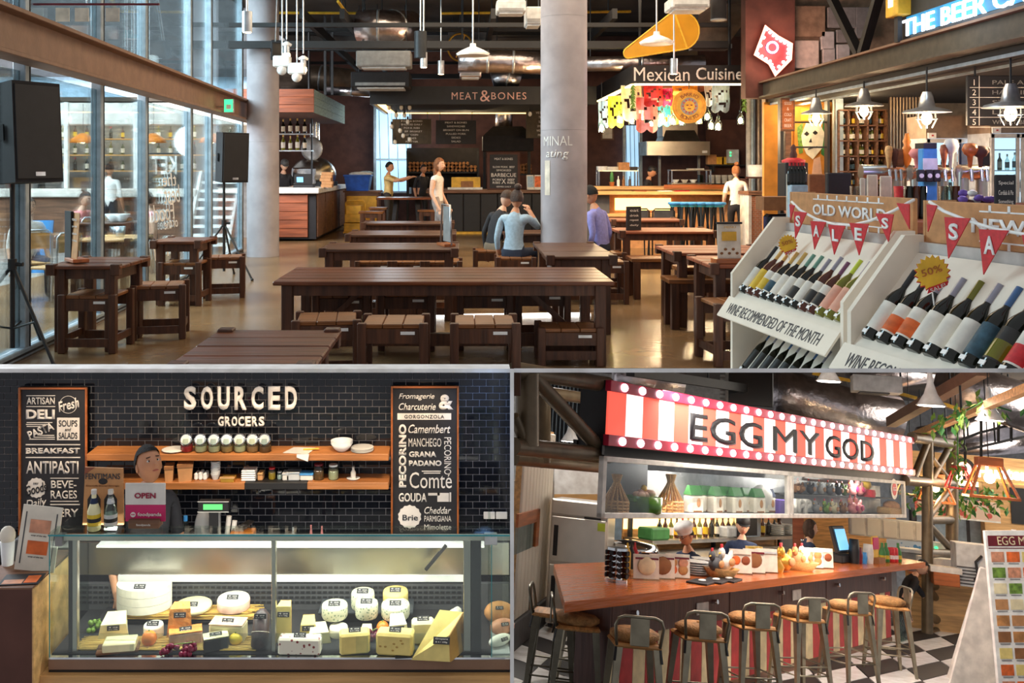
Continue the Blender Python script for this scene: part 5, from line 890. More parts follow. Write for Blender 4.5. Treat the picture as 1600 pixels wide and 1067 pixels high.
# ================================================================== wine display
def rack(label, x, y, ax, ln):
    ang = math.atan2(ax[1], ax[0]); t = T('wine_rack', label, 'rack', (x, y, 0), ang); Mw = t.matrix_world.copy()
    def pc(name, mb, **k): o = part(name, cutmesh(mb, name, Mw), t); return o
    for xx in (-.035, ln): pc('end_panel', MB('rack_white').prism([(0, .0), (0, 1.0), (.34, 1.42), (.46, 1.42), (.46, 0)], xx, xx+.035, 'x'))
    pc('back_panel', MB('rack_grey').bx(0, ln, .43, .46, .2, 1.38)); pc('tray', MB('rack_white').hexa([(0,0,.78), (ln,0,.78), (ln,0,.8), (0,0,.8)], [(0,.42,1.3), (ln,.42,1.3), (ln,.42,1.32), (0,.42,1.32)]))
    pc('lower_tray', MB('rack_white').hexa([(0,-.02,.18), (ln,-.02,.18), (ln,-.02,.2), (0,-.02,.2)], [(0,.4,.68), (ln,.4,.68), (ln,.4,.7), (0,.4,.7)]))
    lip = pc('price_lip', MB('rack_white').hexa([(-.06,-.1,.68), (ln,-.1,.68), (ln,-.09,.67), (-.06,-.09,.67)], [(-.06,0,.82), (ln,0,.82), (ln,.01,.81), (-.06,.01,.81)])); pc('price_lip', MB('rack_white').hexa([(-.06,-.12,.1), (ln,-.12,.1), (ln,-.11,.09), (-.06,-.11,.09)], [(-.06,-.02,.22), (ln,-.02,.22), (ln,-.01,.21), (-.06,-.01,.21)]))
    me = textmesh('WINE RECOMMENDED OF THE MONTH', 'lettering_dark', ln*.88, .085).copy(); Mt = Matrix.Translation((ln*.47, -.053, .747)) @ Matrix.Rotation(PI/2-.62, 4, 'X')
    bm = bmesh.new(); bm.from_mesh(me); W_ = Mw @ Mt; bmesh.ops.bisect_plane(bm, geom=bm.verts[:]+bm.edges[:]+bm.faces[:], plane_co=W_.inverted() @ CUTP, plane_no=(W_.to_3x3().transposed() @ CUTN).normalized(), clear_outer=True); bm.to_mesh(me); bm.free(); part('lettering', me, t, Mt)
    return t, ang
r1, an1 = rack('left white wine rack with WINE RECOMMENDED OF THE MONTH lip', 2.06, 7.28, (.132, -.991), 1.56)
r2, an2 = rack('right white wine rack of dark red wines beside the bar', 2.17, 5.34, (.2, -.98), 1.4)
def wine(label, root, ang, x, z, glass, lab, cap, ln=.37, r=.042, y=.02, lab2=None, group=None):
    th = .9; R = RZ(ang) @ RX(-(PI/2-th)); b = root.matrix_world @ V((x, y+.03, z+.055)); t = T('wine_bottle', label, 'wine bottle', b, R, group); Mw = Matrix.Translation(b) @ R.to_4x4()
    prof = [(r*.85, 0), (r, .012), (r, ln*.56), (r*.85, ln*.63), (r*.42, ln*.73), (r*.36, ln*.78), (r*.36, ln*.99)]
    part('glass', cutmesh(MB(glass).lathe(prof, n=14), 'glass', Mw), t)
    z0, z1 = ln*.12, ln*.5; lb = part('label', cutmesh(MB(lab).cyl((0,0,z0), (0,0,z1), r*1.025, None, 14, False), 'label', Mw), t)
    if lab2: part('label_band', cutmesh(MB(lab2).cyl((0,0,z0+.01), (0,0,z0+(z1-z0)*.6), r*1.035, None, 14, False), 'label_band', Mw), lb)
    part('tag', cutmesh(MB('white').box((0,-r*1.03,ln*.06), (r*.7, .004, ln*.05)), 'tag', Mw), t)
    part('capsule', cutmesh(MB(cap).cyl((0,0,ln*.76), (0,0,ln*1.0), r*.4, None, 12), 'capsule', Mw), t)
k1 = [('bottle_dark','label_cream','black',None), ('bottle_amber','label_yellow','capsule_gold',None), ('bottle_amber','label_cream','capsule_gold','label_yellow'), ('bottle_dark','label_cream','capsule_gold','label_teal'), ('bottle_dark','label_cream','capsule_gold','label_cream'), ('bottle_dark','label_cream','capsule_green',None), ('bottle_dark','label_cream','capsule_green','label_black'), ('bottle_dark','label_cream','capsule_grey',None), ('bottle_amber','label_cream','capsule_grey','label_black'), ('bottle_amber','label_cream','capsule_plum','label_black'), ('bottle_olive','label_pink','capsule_lime',None), ('bottle_olive','label_pink','capsule_grey',None), ('bottle_olive','label_cream','bottle_olive',None)]
CN_ = dict(black='black', capsule_gold='gold', capsule_green='green', capsule_grey='silver', capsule_plum='plum', capsule_lime='lime', bottle_olive='olive', bottle_dark='dark', capsule_blue='blue')
N1 = ('first', 'second', 'third', 'fourth', 'fifth', 'sixth', 'seventh', 'eighth', 'ninth', 'tenth', 'eleventh', 'twelfth', 'last')
for i, (g, l, c, l2) in enumerate(k1): wine('wine bottle with %s neck, %s in the left rack from its table-side end' % (CN_[c], N1[i]), r1, an1, .08+i*.115, .8, g, l, c, rnd.uniform(.41, .45), .047, lab2=l2)
for i in range(12): wine('black-labelled wine bottle lying in the lower tray of the left rack', r1, an1, .08+i*.12, .2, 'bottle_dark', 'label_black', ('capsule_blue', 'capsule_grey', 'black')[i % 3], .4, lab2='label_black' if i < 5 else ('kraft' if i < 8 else None), group='wines in the lower tray')
k2 = [('label_cream','black',None), ('label_cream','black','label_orange'), ('label_cream','capsule_grey','label_orange'), ('label_cream','capsule_grey',None), ('label_cream','bottle_olive',None), ('label_cream','capsule_grey',None), ('label_teal','capsule_blue',None), ('label_black','black','bottle_olive'), ('label_cream','capsule_grey','red'), ('label_cream','black','red')]
for i, (l, c, l2) in enumerate(k2): wine('dark wine bottle with %s neck, %s in the right rack from the wine lip gap' % (CN_[c], N1[i]), r2, an2, .09+i*.125, .8, 'bottle_dark', l, c, .47, .052, lab2=l2)
# cardboard headers with pennants, standing on the rack backs
def rp(px, py, root, yl):                                  # where the line of sight meets the upright plane yl behind a rack front
    Mi = root.matrix_world.inverted(); o = Mi @ V((0, 0, EYE)); d = Mi.to_3x3() @ ray(px, py); return o+d*((yl-o.y)/d.y)
def header(label, root, ln, word, wx, ww, gap):
    t = T('cardboard_header', label, 'cardboard', root.matrix_world @ V((0, .47, 1.38)), root.matrix_world.to_3x3()); w, h = ln, .235; part('sheet', MB('kraft').bx(0, w, 0, .03, 0, h, .004), t); part('side', MB('kraft').bx(-.02, .0, 0, .2, 0, h), t); lw = .008
    for z in (h*.8, h*.14): part('printed_line', MB('white').bx(w*gap[0], w*gap[1], -.003, 0, z, z+lw), t)
    for i in range(7):
        x = w*(gap[0]+(gap[1]-gap[0])*(i+.5)/7)
        for z0, z1 in ((.8, .96), (0, .14)): part('printed_line', MB('white').bx(x, x+.018, -.003, 0, h*z0, h*z1), t)
    txt(word, 'white', t, (w*wx, -.003, h*.5), w*ww, h*.34, bold=.03)
header('brown cardboard header printed OLD WORLD above the left wine rack', r1, 1.56, 'OLD WORLD', .52, .6, (.22, .8)); header('brown cardboard header printed NEW WORLD above the right wine rack', r2, 1.4, 'NEW WORLD', .62, .72, (.3, .95))
def pennants(label, root, pts, flags):
    yl = .3; o = rp(*pts[0], root, yl); t = T('pennant_string', label, 'pennants', root.matrix_world @ o, root.matrix_world.to_3x3()); q = [rp(px, py, root, yl)-o for px, py in pts]; part('ribbon', MB('white').tube(q, .009, 6), t)
    for px, py, w_, h_, tip, ch in flags:
        a_, b_, c_ = rp(px-w_/2, py-1, root, yl)-o, rp(px+w_/2, py+1, root, yl)-o, rp(px+tip, py+h_, root, yl)-o; m_ = (a_+b_)/2
        f = part('flag', MB('red').prism([(a_.x-m_.x, a_.z-m_.z), (b_.x-m_.x, b_.z-m_.z), (c_.x-m_.x, c_.z-m_.z)], -.014, -.008, 'y'), t, Matrix.Translation(m_))
        if ch: txt(ch, 'white', f, ((c_.x-m_.x)*.33, -.016, (c_.z-m_.z)*.34), (b_.x-a_.x)*.38, (m_.z-c_.z)*.4, bold=.03)
pennants('red felt pennants spelling SALES on the OLD WORLD header', r1, [(1237, 315), (1250, 328), (1275, 342), (1305, 351), (1330, 352), (1360, 345), (1395, 330), (1428, 312)], [(1240, 320, 8, 24, -2, None), (1253, 331, 20, 42, -8, 'S'), (1281, 346, 24, 44, -6, 'A'), (1310, 352, 26, 46, -4, 'L'), (1345, 349, 30, 50, 0, 'E'), (1385, 334, 28, 44, 6, 'S'), (1414, 318, 20, 40, 10, None)])
pennants('red felt pennants with large S and A on the NEW header', r2, [(1452, 315), (1475, 330), (1510, 344), (1555, 358), (1600, 366), (1640, 370)], [(1459, 320, 16, 42, -6, None), (1499, 340, 40, 64, -14, 'S'), (1556, 359, 46, 70, -16, 'A'), (1622, 368, 44, 60, -6, 'L')])
def burst(label, px, py, y, r, s1, s2):
    t = T('price_star', label, 'price tag', P(px, py, y)); n = 18; part('star', MB('yellow').prism([(math.cos(i*PI/n)*r*(1 if i % 2 else .82), math.sin(i*PI/n)*r*(1 if i % 2 else .82)) for i in range(2*n)], 0, .006, 'y'), t); part('edge', MB('red').prism([(math.cos(i*PI/n)*r*(1 if i % 2 else .82)*1.06+.004, math.sin(i*PI/n)*r*(1 if i % 2 else .82)*1.06-.004) for i in range(2*n)], .007, .01, 'y'), t)
    txt(s1, 'wood_orange', t, (-.005, -.002, .01), r*1.2, r*.4, R=Matrix.Rotation(-.3, 4, 'Y') @ FRONT); part('ribbon', MB('red').prism([(-r*.3, -r*1.2), (r*.85, -r*.7), (r*.9, -r*.45), (-r*.2, -r*.85)], -.003, 0, 'y'), t); txt(s2, 'lettering_white', t, (r*.28, -.005, -r*.85), r*.9, r*.22, R=Matrix.Rotation(-.4, 4, 'Y') @ FRONT)
    part('stem', MB('white').cyl((0,.008,-r*.8), (.03,.04,-r*2), .004, None, 5), t)
burst('small yellow starburst price tag in the left wine rack', 1231, 381, 6.9, .068, '50%', 'SALE!'); burst('large yellow starburst 50% price tag in the right wine rack', 1457, 426, 4.9, .09, '50%', 'SALE!')
# terrace furniture and lettering on the glass
for i, (px, y, rz) in enumerate(((52, 13.2, 3.6), (85, 12.6, 4.4), (130, 16.6, 4.2), (150, 17.4, 4.0), (212, 16.5, 1.2))): metal_chair('aluminium armchair on the terrace beyond the glass wall', (AX(px, y), y, 0), rz, 'alu', 'wood_pale', 'aluminium terrace chairs', .5)
table('dark terrace table laid with bowls and glasses beyond the glass', AX(120, 16.2), AX(212, 16.2), 16, 16.9, .88, 2, 'table_wood_dark'); table('pale plank table on the terrace right behind the glass', AX(125, 13.6), AX(212, 13.6), 13.4, 14.4, .8, 3, 'wood_pale'); 
for px, lab in ((178, 'white bowl on the dark terrace table'), (190, 'second white bowl on the dark terrace table')): O('bowl', lab, 'bowl', MB('white_gloss').lathe([(.06, 0), (.15, .13), (.14, .13), (.05, .02)], n=18), (AX(px, 16.3), 16.3, .885))
O('wine_glass', 'white wine glass on the dark terrace table', 'glass', MB('bottle_clear').lathe([(.05, 0), (.01, .01), (.008, .1), (.05, .16), (.04, .27)], n=14), (AX(199, 16.4), 16.4, .885))
O('bucket', 'small metal bucket on the pale terrace table', 'bucket', MB('alu').lathe([(.06, 0), (.08, .14), (.075, .14), (.055, .01)], n=14), (AX(188, 13.9), 13.9, .81))
bench('dark bench under the pale terrace table', AX(115, 12.9), AX(165, 12.9), 12.7, 13.1, .5)
t = T('sale_card', 'blue patterned poster leaning on the terrace near the glass', 'poster', (AX(66, 14.6), 14.6, 0)); part('card', MB('sky_blue').box((0,0,.6), (.3, .03, .8), RX(-.15)), t); part('leg', MB('steel_dark').bar((0,.02,.9), (0,.4,0), .03), t)
ang = math.atan(.045)
t = T('window_lettering', 'white hand-painted lettering in mirror writing on the glass', 'lettering', (-4.2-.045*(gw(258)-9.28)+.02, gw(258), 0), ang+PI/2)
for s, x, z, w_, h_ in (('the', .1, 1.62, .5, .2), ('best', .25, 1.4, .6, .28), ('Food', -.2, 1.14, .75, .26), ('of the', .2, .96, .5, .16), ('Grill', -.1, .62, .9, .3)): txt(s, 'white', t, (x, -.02, z), w_*1.6, h_, R=FRONT @ Matrix.Diagonal((-1, 1, 1, 1)), shear=.2)
t = T('name_tags', 'three square cards hanging from a rail at the upper glass', 'cards', P(135, 8, 9.9)); part('rail', MB('dark_red').bx(-.55, .75, 0, .02, 0, .02), t); part('wire', MB('alu').cyl((0,.01,.02), (0,.01,5.6-P(135,8,9.9).z), .006), t)
for px in (98, 128, 176): part('card', MB('paper').bx(AX(px, 9.9)-AX(135, 9.9)-.07, AX(px, 9.9)-AX(135, 9.9)+.07, -.01, 0, -.17, -.03), t)
# ================================================================== THE DELI below the front of the hall
FB = -.76                                                   # its floor
def wl(px, y): return AX(px, y)
ty = 4.4; s_ = ty/FOC
wallb = ST('wall_deli', MB('grout').bx(AX(-20, ty)-.1, AX(797, ty), ty, 4.5, FB, AZ(582, ty)).use('slab_white').bx(AX(-20, ty)-.1, AX(797, ty), ty-.002, 4.5, AZ(582, ty), AZ(576, ty)))
ST('floor_deli', MB('concrete_floor').bx(AX(-60, 4.4), AX(797, 3.2), 2.2, 4.5, FB-.05, FB))
ST('wall_between', MB('slab_white').hexa([slab_pt(797, 3.2, 576), slab_pt(803, 3.2, 576), slab_pt(803, 4.52, 576), slab_pt(797, 4.52, 576)], [slab_pt(797, 3.2, 1100), slab_pt(803, 3.2, 1100), slab_pt(803, 4.52, 1100), slab_pt(797, 4.52, 1100)]))
tw, th = 20.9*s_, 10.6*s_; g = .0014
tile = MB('tile_black').bx(-tw/2+g, tw/2-g, -.003, 0, -th/2+g, th/2-g, .0018).mesh('tile'); rest = MB('tile_black'); cells = []
x0w, x1w = AX(-20, ty), AX(797, ty)
for r in range(31):
    z = AZ(582+10.6*(r+.5), ty)
    for c in range(-1, 42):
        x = x0w+(c+.5*(r % 2))*tw+tw*.3
        a, b = max(x-tw/2, x0w), min(x+tw/2, x1w)
        if b-a < .01: continue
        cells.append((x, z, a, b))
cx, cz = AX(400, ty), AZ(672, ty)
cells.sort(key=lambda q: (q[3]-q[2] < tw*.99, ((q[0]-cx)*.8)**2+((q[1]-cz)*1.6)**2))
for x, z, a, b in cells[:300]: part('tile', tile, wallb, Matrix.Translation((x, ty, z)))
for x, z, a, b in cells[300:]: rest.bx(a+g, b-g, ty-.003, ty, z-th/2+g, z+th/2-g, .0018)
part('tile_field', rest, wallb, stuff=True)
# letters on the tiles
t = T('shop_sign', 'cut-out pale SOURCED GROCERS letters fixed to the black tiles', 'sign', (AX(376, 4.36), 4.38, AZ(622, 4.36)))
for i, ch in enumerate('SOURCED'): part('letter', textmesh(ch, 'lettering_white', 18.5*s_, 36*s_, bold=.035, ext=.012), t, Matrix.Translation((AX(297+26.3*i, 4.36)-AX(376, 4.36), -.012, 0)) @ FRONT)
for i, ch in enumerate('GROCERS'): part('letter', textmesh(ch, 'lettering_white', 8.6*s_, 15*s_, bold=.03, ext=.01), t, Matrix.Translation((AX(345+10.6*i, 4.36)-AX(376, 4.36), -.012, AZ(658.5, 4.36)-AZ(622, 4.36))) @ FRONT)
# lettered boards
def board(label, px0, px1, py0, py1, items):
    y = 4.36; a, b = P(px0, py1, y), P(px1, py0, y); w = (b.x-a.x); h = b.z-a.z; t = T('lettered_board', label, 'board', (a.x, y, a.z)); part('panel', MB('board_black').bx(0, w, 0, .02, 0, h), t); f = .0085
    for q in ((0, f, 0, h), (w-f, w, 0, h)): part('frame', MB('wood_orange').bx(q[0], q[1], -.012, .02, q[2], q[3], .002), t)
    for z in (0, h-f): part('frame', MB('wood_orange').bx(f, w-f, -.012, .02, z, z+f, .002), t)
    k = y/FOC
    for it in items:
        cx, cy, ww, hh, s = it[:5]; opt = it[5] if len(it) > 5 else {}
        pos = ((cx-px0)*k, -.002, (py1-cy)*k)
        if s is None: part(opt.get('n', 'printed_line'), MB(opt.get('m', 'lettering_white')).bx(pos[0]-ww*k/2, pos[0]+ww*k/2, -.003, 0, pos[2]-hh*k/2, pos[2]+hh*k/2), t)
        elif s == 'disc': part('printed_badge', MB(opt.get('m', 'lettering_white')).prism([(pos[0]+math.cos(i*PI/14)*ww*k/2*(1 if i % 2 else .92), pos[2]+math.sin(i*PI/14)*hh*k/2*(1 if i % 2 else .92)) for i in range(28)], -.002, 0, 'y'), t)
        elif s == 'ring': part('printed_ring', MB('lettering_white').tube([(pos[0]+math.cos(i*PI/12)*ww*k/2, -.002, pos[2]+math.sin(i*PI/12)*hh*k/2) for i in range(24)], .0012, 5, True), t)
        elif s == 'hand':
            m = MB('lettering_white').bx(pos[0]-ww*.1*k, pos[0]+ww*.4*k, -.003, 0, pos[2]-hh*.5*k, pos[2]+hh*.4*k); m.bx(pos[0]-ww*.5*k, pos[0], -.003, 0, pos[2]+hh*.15*k, pos[2]+hh*.4*k); part('printed_hand', m, t); part('printed_cuff', MB('lettering_white').bx(pos[0]+ww*.43*k, pos[0]+ww*.5*k, -.003, 0, pos[2]-hh*.5*k, pos[2]+hh*.45*k), t)
        else:
            R = FRONT
            if opt.get('rot'): R = Matrix.Rotation(-opt['rot'], 4, 'Y') @ FRONT
            txt(s, opt.get('m', 'lettering_white'), t, (pos[0], -.0045 if opt.get('m') else pos[1], pos[2]), ww*k, hh*k, R=R, bold=opt.get('b', .015), shear=opt.get('sh', 0), ext=.001, spacing=opt.get('sp', 1))
    return t
B2 = dict(b=.045); SC = dict(b=.01, sh=.3)
board('tall framed black board lettered ARTISAN DELI FRESH PASTA ANTIPASTI GROCERY', 30, 137, 605, 836, [
 (64, 618, 45, 1, None), (64, 626, 44, 11, 'ARTISAN'), (64, 635, 45, 1, None), (63.5, 647, 45, 15, 'DELI', B2), (107, 632, 27, 27, 'ring'), (107, 632, 34, 16, 'Fresh', dict(b=.02, sh=.3, rot=.25)),
 (62, 660, 40, 1, None), (58, 663, 34, 1, None), (55, 666, 26, 1, None), (64, 672.5, 42, 13, 'PASTA', dict(b=.03, rot=.38)), (72, 680, 26, 1, None), (70, 683, 32, 1, None), (66, 686, 40, 1, None),
 (107, 670, 35, 35, None, dict(n='printed_panel')), (107, 661, 29, 10, 'SOUPS', dict(m='lettering_dark')), (107, 670.5, 10, 5, 'and', dict(m='lettering_dark', sh=.3)), (107, 680, 29, 10, 'SALADS', dict(m='lettering_dark')),
 (83, 694.5, 85, 1.5, None), (83, 704, 85, 9, 'BREAKFAST', B2), (83, 714.5, 85, 1.5, None), (82, 730, 82, 20, 'ANTIPASTI', dict(b=.02)), (57, 762, 32, 32, 'disc'), (57, 755, 8, 3, 'DRY', dict(m='lettering_dark')), (57, 763, 34, 15, 'Goods', dict(m='board_black', sh=.3, rot=.25)),
 (101, 747, 44, 1, None), (100, 756.5, 40, 12, 'BEVE-'), (100, 772.5, 41, 13, 'RAGES'), (101, 783, 44, 1, None), (57, 787, 33, 16, 'Daily', dict(b=.01, sh=.3, rot=.15)), (102, 788, 46, 1.5, None), (82, 801, 82, 13, 'GROCERY', dict(b=.02))])
board('tall framed black board lettered with cheese names Camembert GOUDA Brie', 611, 717, 603, 842, [
 (651, 620, 56, 11, 'Fromagerie', SC), (652, 635, 58, 11, 'Charcuterie', SC), (697, 628, 23, 24, '&', B2), (663, 650.5, 84, 10, None, dict(n='printed_ribbon')), (663, 650.5, 62, 5.5, 'GORGONZOLA', dict(m='lettering_dark', sp=1.2)),
 (629, 712, 99, 12, 'PECORINO', dict(b=.05, rot=PI/2)), (671, 670, 66, 14, 'Camembert', dict(b=.015, sh=.3)), (664, 691, 51, 13, 'MANCHEGO'), (660.5, 709.5, 43, 9, 'GRANA', B2), (664.5, 723.5, 51, 9, 'PADANO', B2), (699.5, 712, 58, 11, 'PECORINO', dict(b=0, rot=-PI/2)),
 (673, 750, 66, 25, 'Comté', dict(b=0)), (674, 736, 30, 1.2, None), (675, 739, 26, 1.2, None), (645, 777, 44, 14, 'GOUDA', dict(b=.03)), (687, 776, 36, 15, 'hand'), (640, 807, 37, 37, 'disc'), (641, 808, 24, 9, 'Brie', dict(m='lettering_dark')), (684, 797, 42, 11, 'Cheddar', SC), (684, 810, 42, 9, 'PARMIGIANA'), (684, 823, 42, 8, 'Mimolette')])
t = T('switch_plate', 'pair of white switch plates on the black tiles', 'switch', (AX(774, 4.39), 4.385, AZ(804, 4.39)))
for s in (-1, 1): part('plate', MB('offwhite').bx(s*.028-.026, s*.028+.026, -.008, 0, -.016, .016, .002), t)
# shelves
def shelf(label, py0, py1, dark=False):
    yf = 4.27; t = T('wall_shelf', label, 'shelf', (AX(371, yf), yf, AZ(py1, yf))); h = AZ(py0, yf)-AZ(py1, yf); o = AX(371, yf)
    for a, b, mt in (((135, 382, 'shelf_oak'), (382, 480, 'black'), (480, 607, 'shelf_oak')) if dark else ((135, 607, 'shelf_oak'),)): part('board' if mt != 'black' else 'dark_board', MB(mt).bx(AX(a, yf)-o, AX(b, yf)-o, 0, .128, 0, h, .002), t)
    return AZ(py0, yf)
S1 = shelf('upper long oiled wooden shelf on the black tiles', 709.5, 720); S2 = shelf('lower wooden shelf with a black middle section on the tiles', 754, 765, True); SY = 4.32
def SX(px): return AX(px, SY)
for i, (px, mt, lidc) in enumerate(((293, 'red', 'offwhite'), (315, 'cream', 'white'), (336, 'cream', 'white'), (356, 'wood_pale', 'white'), (376, 'cream', 'paper'), (396, 'kraft', 'paper'), (415, 'kraft_dark', 'grey_light'))):
    t = T('storage_jar', ('glass jar of dark red spice on the upper shelf', 'glass jar of white flour beside the red spice jar', 'glass jar of pale oats, third in the jar row', 'glass jar of brown rice, fourth in the jar row', 'glass jar of yellow grain with paper-coloured lid', 'glass jar of brown seeds with paper-coloured lid', 'glass jar of dark seeds with grey lid, last of the row')[i], 'jar', (SX(px), SY-.01, S1)); R = RX(1.2)
    part('glass', MB('bottle_clear').lathe([(.024, 0), (.028, .006), (.029, .045), (.022, .062)], n=18), t); part('contents', MB(mt).lathe([(.023, .003), (.026, .008), (.026, .028)], n=16), t); l = part('lid', MB('chrome').lathe([(.026, -.006), (.028, 0), (.027, .006), (.022, .008)], (0,-.012,.056), 20, R), t); part('lid_label', MB(lidc).lathe([(.0215, .0082), (.0, .0085)], (0,-.012,.056), 18, R), l)
def pile(name, label, cat, px, S, mat, r, h, n, **k):
    t = T(name, label, cat, (SX(px), SY, S))
    for i in range(n): part('plate' if 'plate' in name else 'cup', MB(mat).lathe([(r*.6, 0), (r, h*.8), (r*.97, h), (r*.5, h*.4)], (rnd.uniform(-.001,.001), 0, i*h*k.get('ov', .6)), 18), t)
    return t
t = T('bowl_stack', 'nested white bowls at the end of the upper shelf', 'bowls', (SX(534), SY, S1))
for i in range(3): part('bowl', MB('white_gloss').lathe([(.02, 0), (.035, .012), (.05, .036), (.048, .036), (.033, .014)], (0,0,i*.006), 22), t)
pile('plate_stack', 'low stack of white side plates on the upper shelf', 'plates', 566, S1, 'offwhite', .052, .006, 4, ov=.7)
t = T('paper_sheet', 'creased white sheet hanging over the upper shelf edge', 'paper', (SX(467), 4.265, S1)); part('sheet', MB('offwhite').hexa([(-.065,.02,.001), (.05,.0,.001), (.07,.09,.002), (-.03,.1,.002)], [(-.065,.02,.003), (.05,.0,.003), (.07,.09,.004), (-.03,.1,.004)]), t); part('fold', MB('white').hexa([(.0,-.002,-.012), (.05,-.004,-.03), (.055,-.002,.002), (.0,-.001,.002)], [(.0,-.004,-.012), (.05,-.006,-.03), (.055,-.004,.002), (.0,-.003,.002)]), t); part('pencil', MB('yellow').cyl((.02,.05,.008), (.09,.06,.008), .004, None, 6), t)
O('tray', 'pale tray at the board end of the upper shelf', 'tray', MB('offwhite').lathe([(.03, 0), (.055, .008), (.052, .008)], n=20), (SX(272), SY, S1))
for px, w_, h_, lab in ((266, .02, .045, 'narrow brown paper bag on the lower shelf'), (291, .034, .052, 'wide brown paper bag on the lower shelf')):
    t = T('paper_bag', lab, 'bag', (SX(px), SY-.01, S2), .2); part('bag', MB('kraft').hexa([(-w_*.8,-.03,0), (w_*.8,-.03,0), (w_*.8,.03,0), (-w_*.8,.03,0)], [(-w_,-.035,h_*1.5), (w_,-.035,h_*1.5), (w_,.035,h_*1.5), (-w_,.035,h_*1.5)]), t); part('fold', MB('kraft_dark').bx(-w_*1.02, w_*1.02, -.037, -.033, h_*1.25, h_*1.5), t)
t = T('napkin_pack', 'white napkin packs beside the brown bag on the lower shelf', 'napkins', (SX(315), SY, S2))
for i in range(3): part('pack', MB('white').bx(-.03+i*.02, -.013+i*.02, -.02, .03, 0, .032+.004*(i % 2), .005), t)
pile('cup_stack', 'tall stack of clear plastic cups on the lower shelf', 'cups', 337, S2, 'grey_light', .021, .03, 9, ov=.22)
t = T('wooden_box', 'small open wooden box on the lower shelf', 'box', (SX(359), SY-.02, S2)); part('box', MB('gold').bx(-.03, .03, -.03, .03, 0, .018, .002), t); part('flap', MB('wood_pale').bx(-.033, .033, -.033, -.02, .018, .024), t)
t = T('dish_stack', 'stack of square white dishes on the dark middle of the shelf', 'dishes', (SX(390), SY, S2))
for i in range(5): part('dish', MB('white_gloss').bx(-.032, .032, -.03, .03, i*.0098, i*.0098+.008, .003), t)
def jar2(label, px, r, h, mat, lid, lm=None):
    t = T('jar', label, 'jar', (SX(px), SY, S2)); part('contents', MB(mat).lathe([(r*.8, .001), (r*.92, .006), (r*.92, h*.6)], n=16), t); part('glass', MB('bottle_clear').lathe([(r*.9, 0), (r, .005), (r, h*.8), (r*.8, h*.9)], n=16), t); part('lid', MB(lid).cyl((0,0,h*.88), (0,0,h), r*.82, None, 16), t)
jar2('honey coloured jar with a red lid on the lower shelf', 425, .017, .052, 'mustard', 'red'); jar2('jar of nuts with a white lid on the lower shelf', 521, .024, .066, 'cream', 'white'); jar2('jar of dark nuts with a plum lid on the lower shelf', 498, .025, .07, 'kraft_dark', 'dark_red'); jar2('little clear pot beside the honey jar', 437, .012, .034, 'white', 'grey_light')
for px, w_, h_, mt, lid, lab in ((408, .012, .026, 'kraft', 'wood_pale', 'tiny wooden block beside the stacked dishes'), (448, .016, .026, 'offwhite', 'grey_light', 'clear plastic tub with grey lid on the lower shelf'), (459, .03, .03, 'grey_light', 'alu', 'wide steel tub on the lower shelf'), (480, .029, .024, 'offwhite', 'sky_blue', 'plastic tub with bright blue lid on the lower shelf')):
    t = T('tub', lab, 'tub', (SX(px), SY, S2)); part('body', MB(mt).bx(-w_, w_, -.025, .025, 0, h_, .004), t); part('lid', MB(lid).bx(-w_*1.05, w_*1.05, -.027, .027, h_, h_+.008, .002), t)
t = T('sauce_bottle', 'small clear sauce bottle standing on a saucer of the lower shelf', 'bottle', (SX(552), SY, S2)); part('saucer', MB('white').lathe([(.02, 0), (.03, .005)], n=16), t); part('body', MB('offwhite').lathe([(.011, .005), (.012, .03), (.006, .042), (.006, .055)], n=12), t)
# scale display behind the counter, back worktop with clutter
WZ = AZ(856, 4.2)
t = T('back_worktop', 'dark worktop below the tiles behind the cheese case', 'worktop', (AX(400, 4.25), 4.25, FB)); part('top', MB('black').bx(-1.15, 1.1, -.13, .14, WZ-FB-.03, WZ-FB, .003), t); part('cabinet', MB('black_matte').bx(-1.14, 1.1, -.08, .14, 0, WZ-FB-.03), t)
t = T('scale_display', 'weighing scale display with a green screen on a pole', 'scale', (AX(334, 4.12), 4.12, WZ)); part('pole', MB('black').bx(-.021, .021, 0, .025, 0, .195), t); part('pole_edge', MB('grey').bx(.021, .024, 0, .025, 0, .195), t); part('head', MB('black').bx(-.066, .066, -.01, .03, .19, .233, .003), t); part('bezel', MB('offwhite').bx(-.067, .067, -.0115, -.01, .188, .191), t); part('bezel', MB('offwhite').bx(-.067, .067, -.0115, -.01, .232, .235), t); part('screen', MB('screen_green').bx(-.042, .04, -.0125, -.0105, .2, .223), t); part('platter', MB('brushed').bx(-.12, .12, -.06, .08, 0, .015, .003), t)
for i, (px, lab, mt, r, h, cap) in enumerate(((290, 'water bottle with a blue cap behind the case', 'bottle_clear', .018, .07, 'sky_blue'), (486, 'thin pink bottle behind the case', 'pink', .007, .05, 'pink'), (503, 'second thin pink bottle behind the case', 'pink', .007, .048, 'pink'), (458, 'grey hook-top bottle behind the case', 'grey', .008, .045, 'grey_light'))):
    h *= 2; t = T('bottle', lab, 'bottle', (AX(px, 4.2), 4.2, WZ)); part('body', MB(mt).lathe([(r*.9, 0), (r, .004), (r, h*.6), (r*.45, h*.85)], n=12), t); part('cap', MB(cap).cyl((0,0,h*.85), (0,0,h), r*.5, None, 10), t)
t = T('plastic_bag', 'crumpled clear plastic bag hanging by the scale pole', 'bag', (AX(318, 4.2), 4.2, WZ)); part('bag', MB('grey').ball((0,0,.085), .045, (.9, .7, 1.9), 12), t); part('knot', MB('grey_light').ball((.01,0,.17), .012), t)
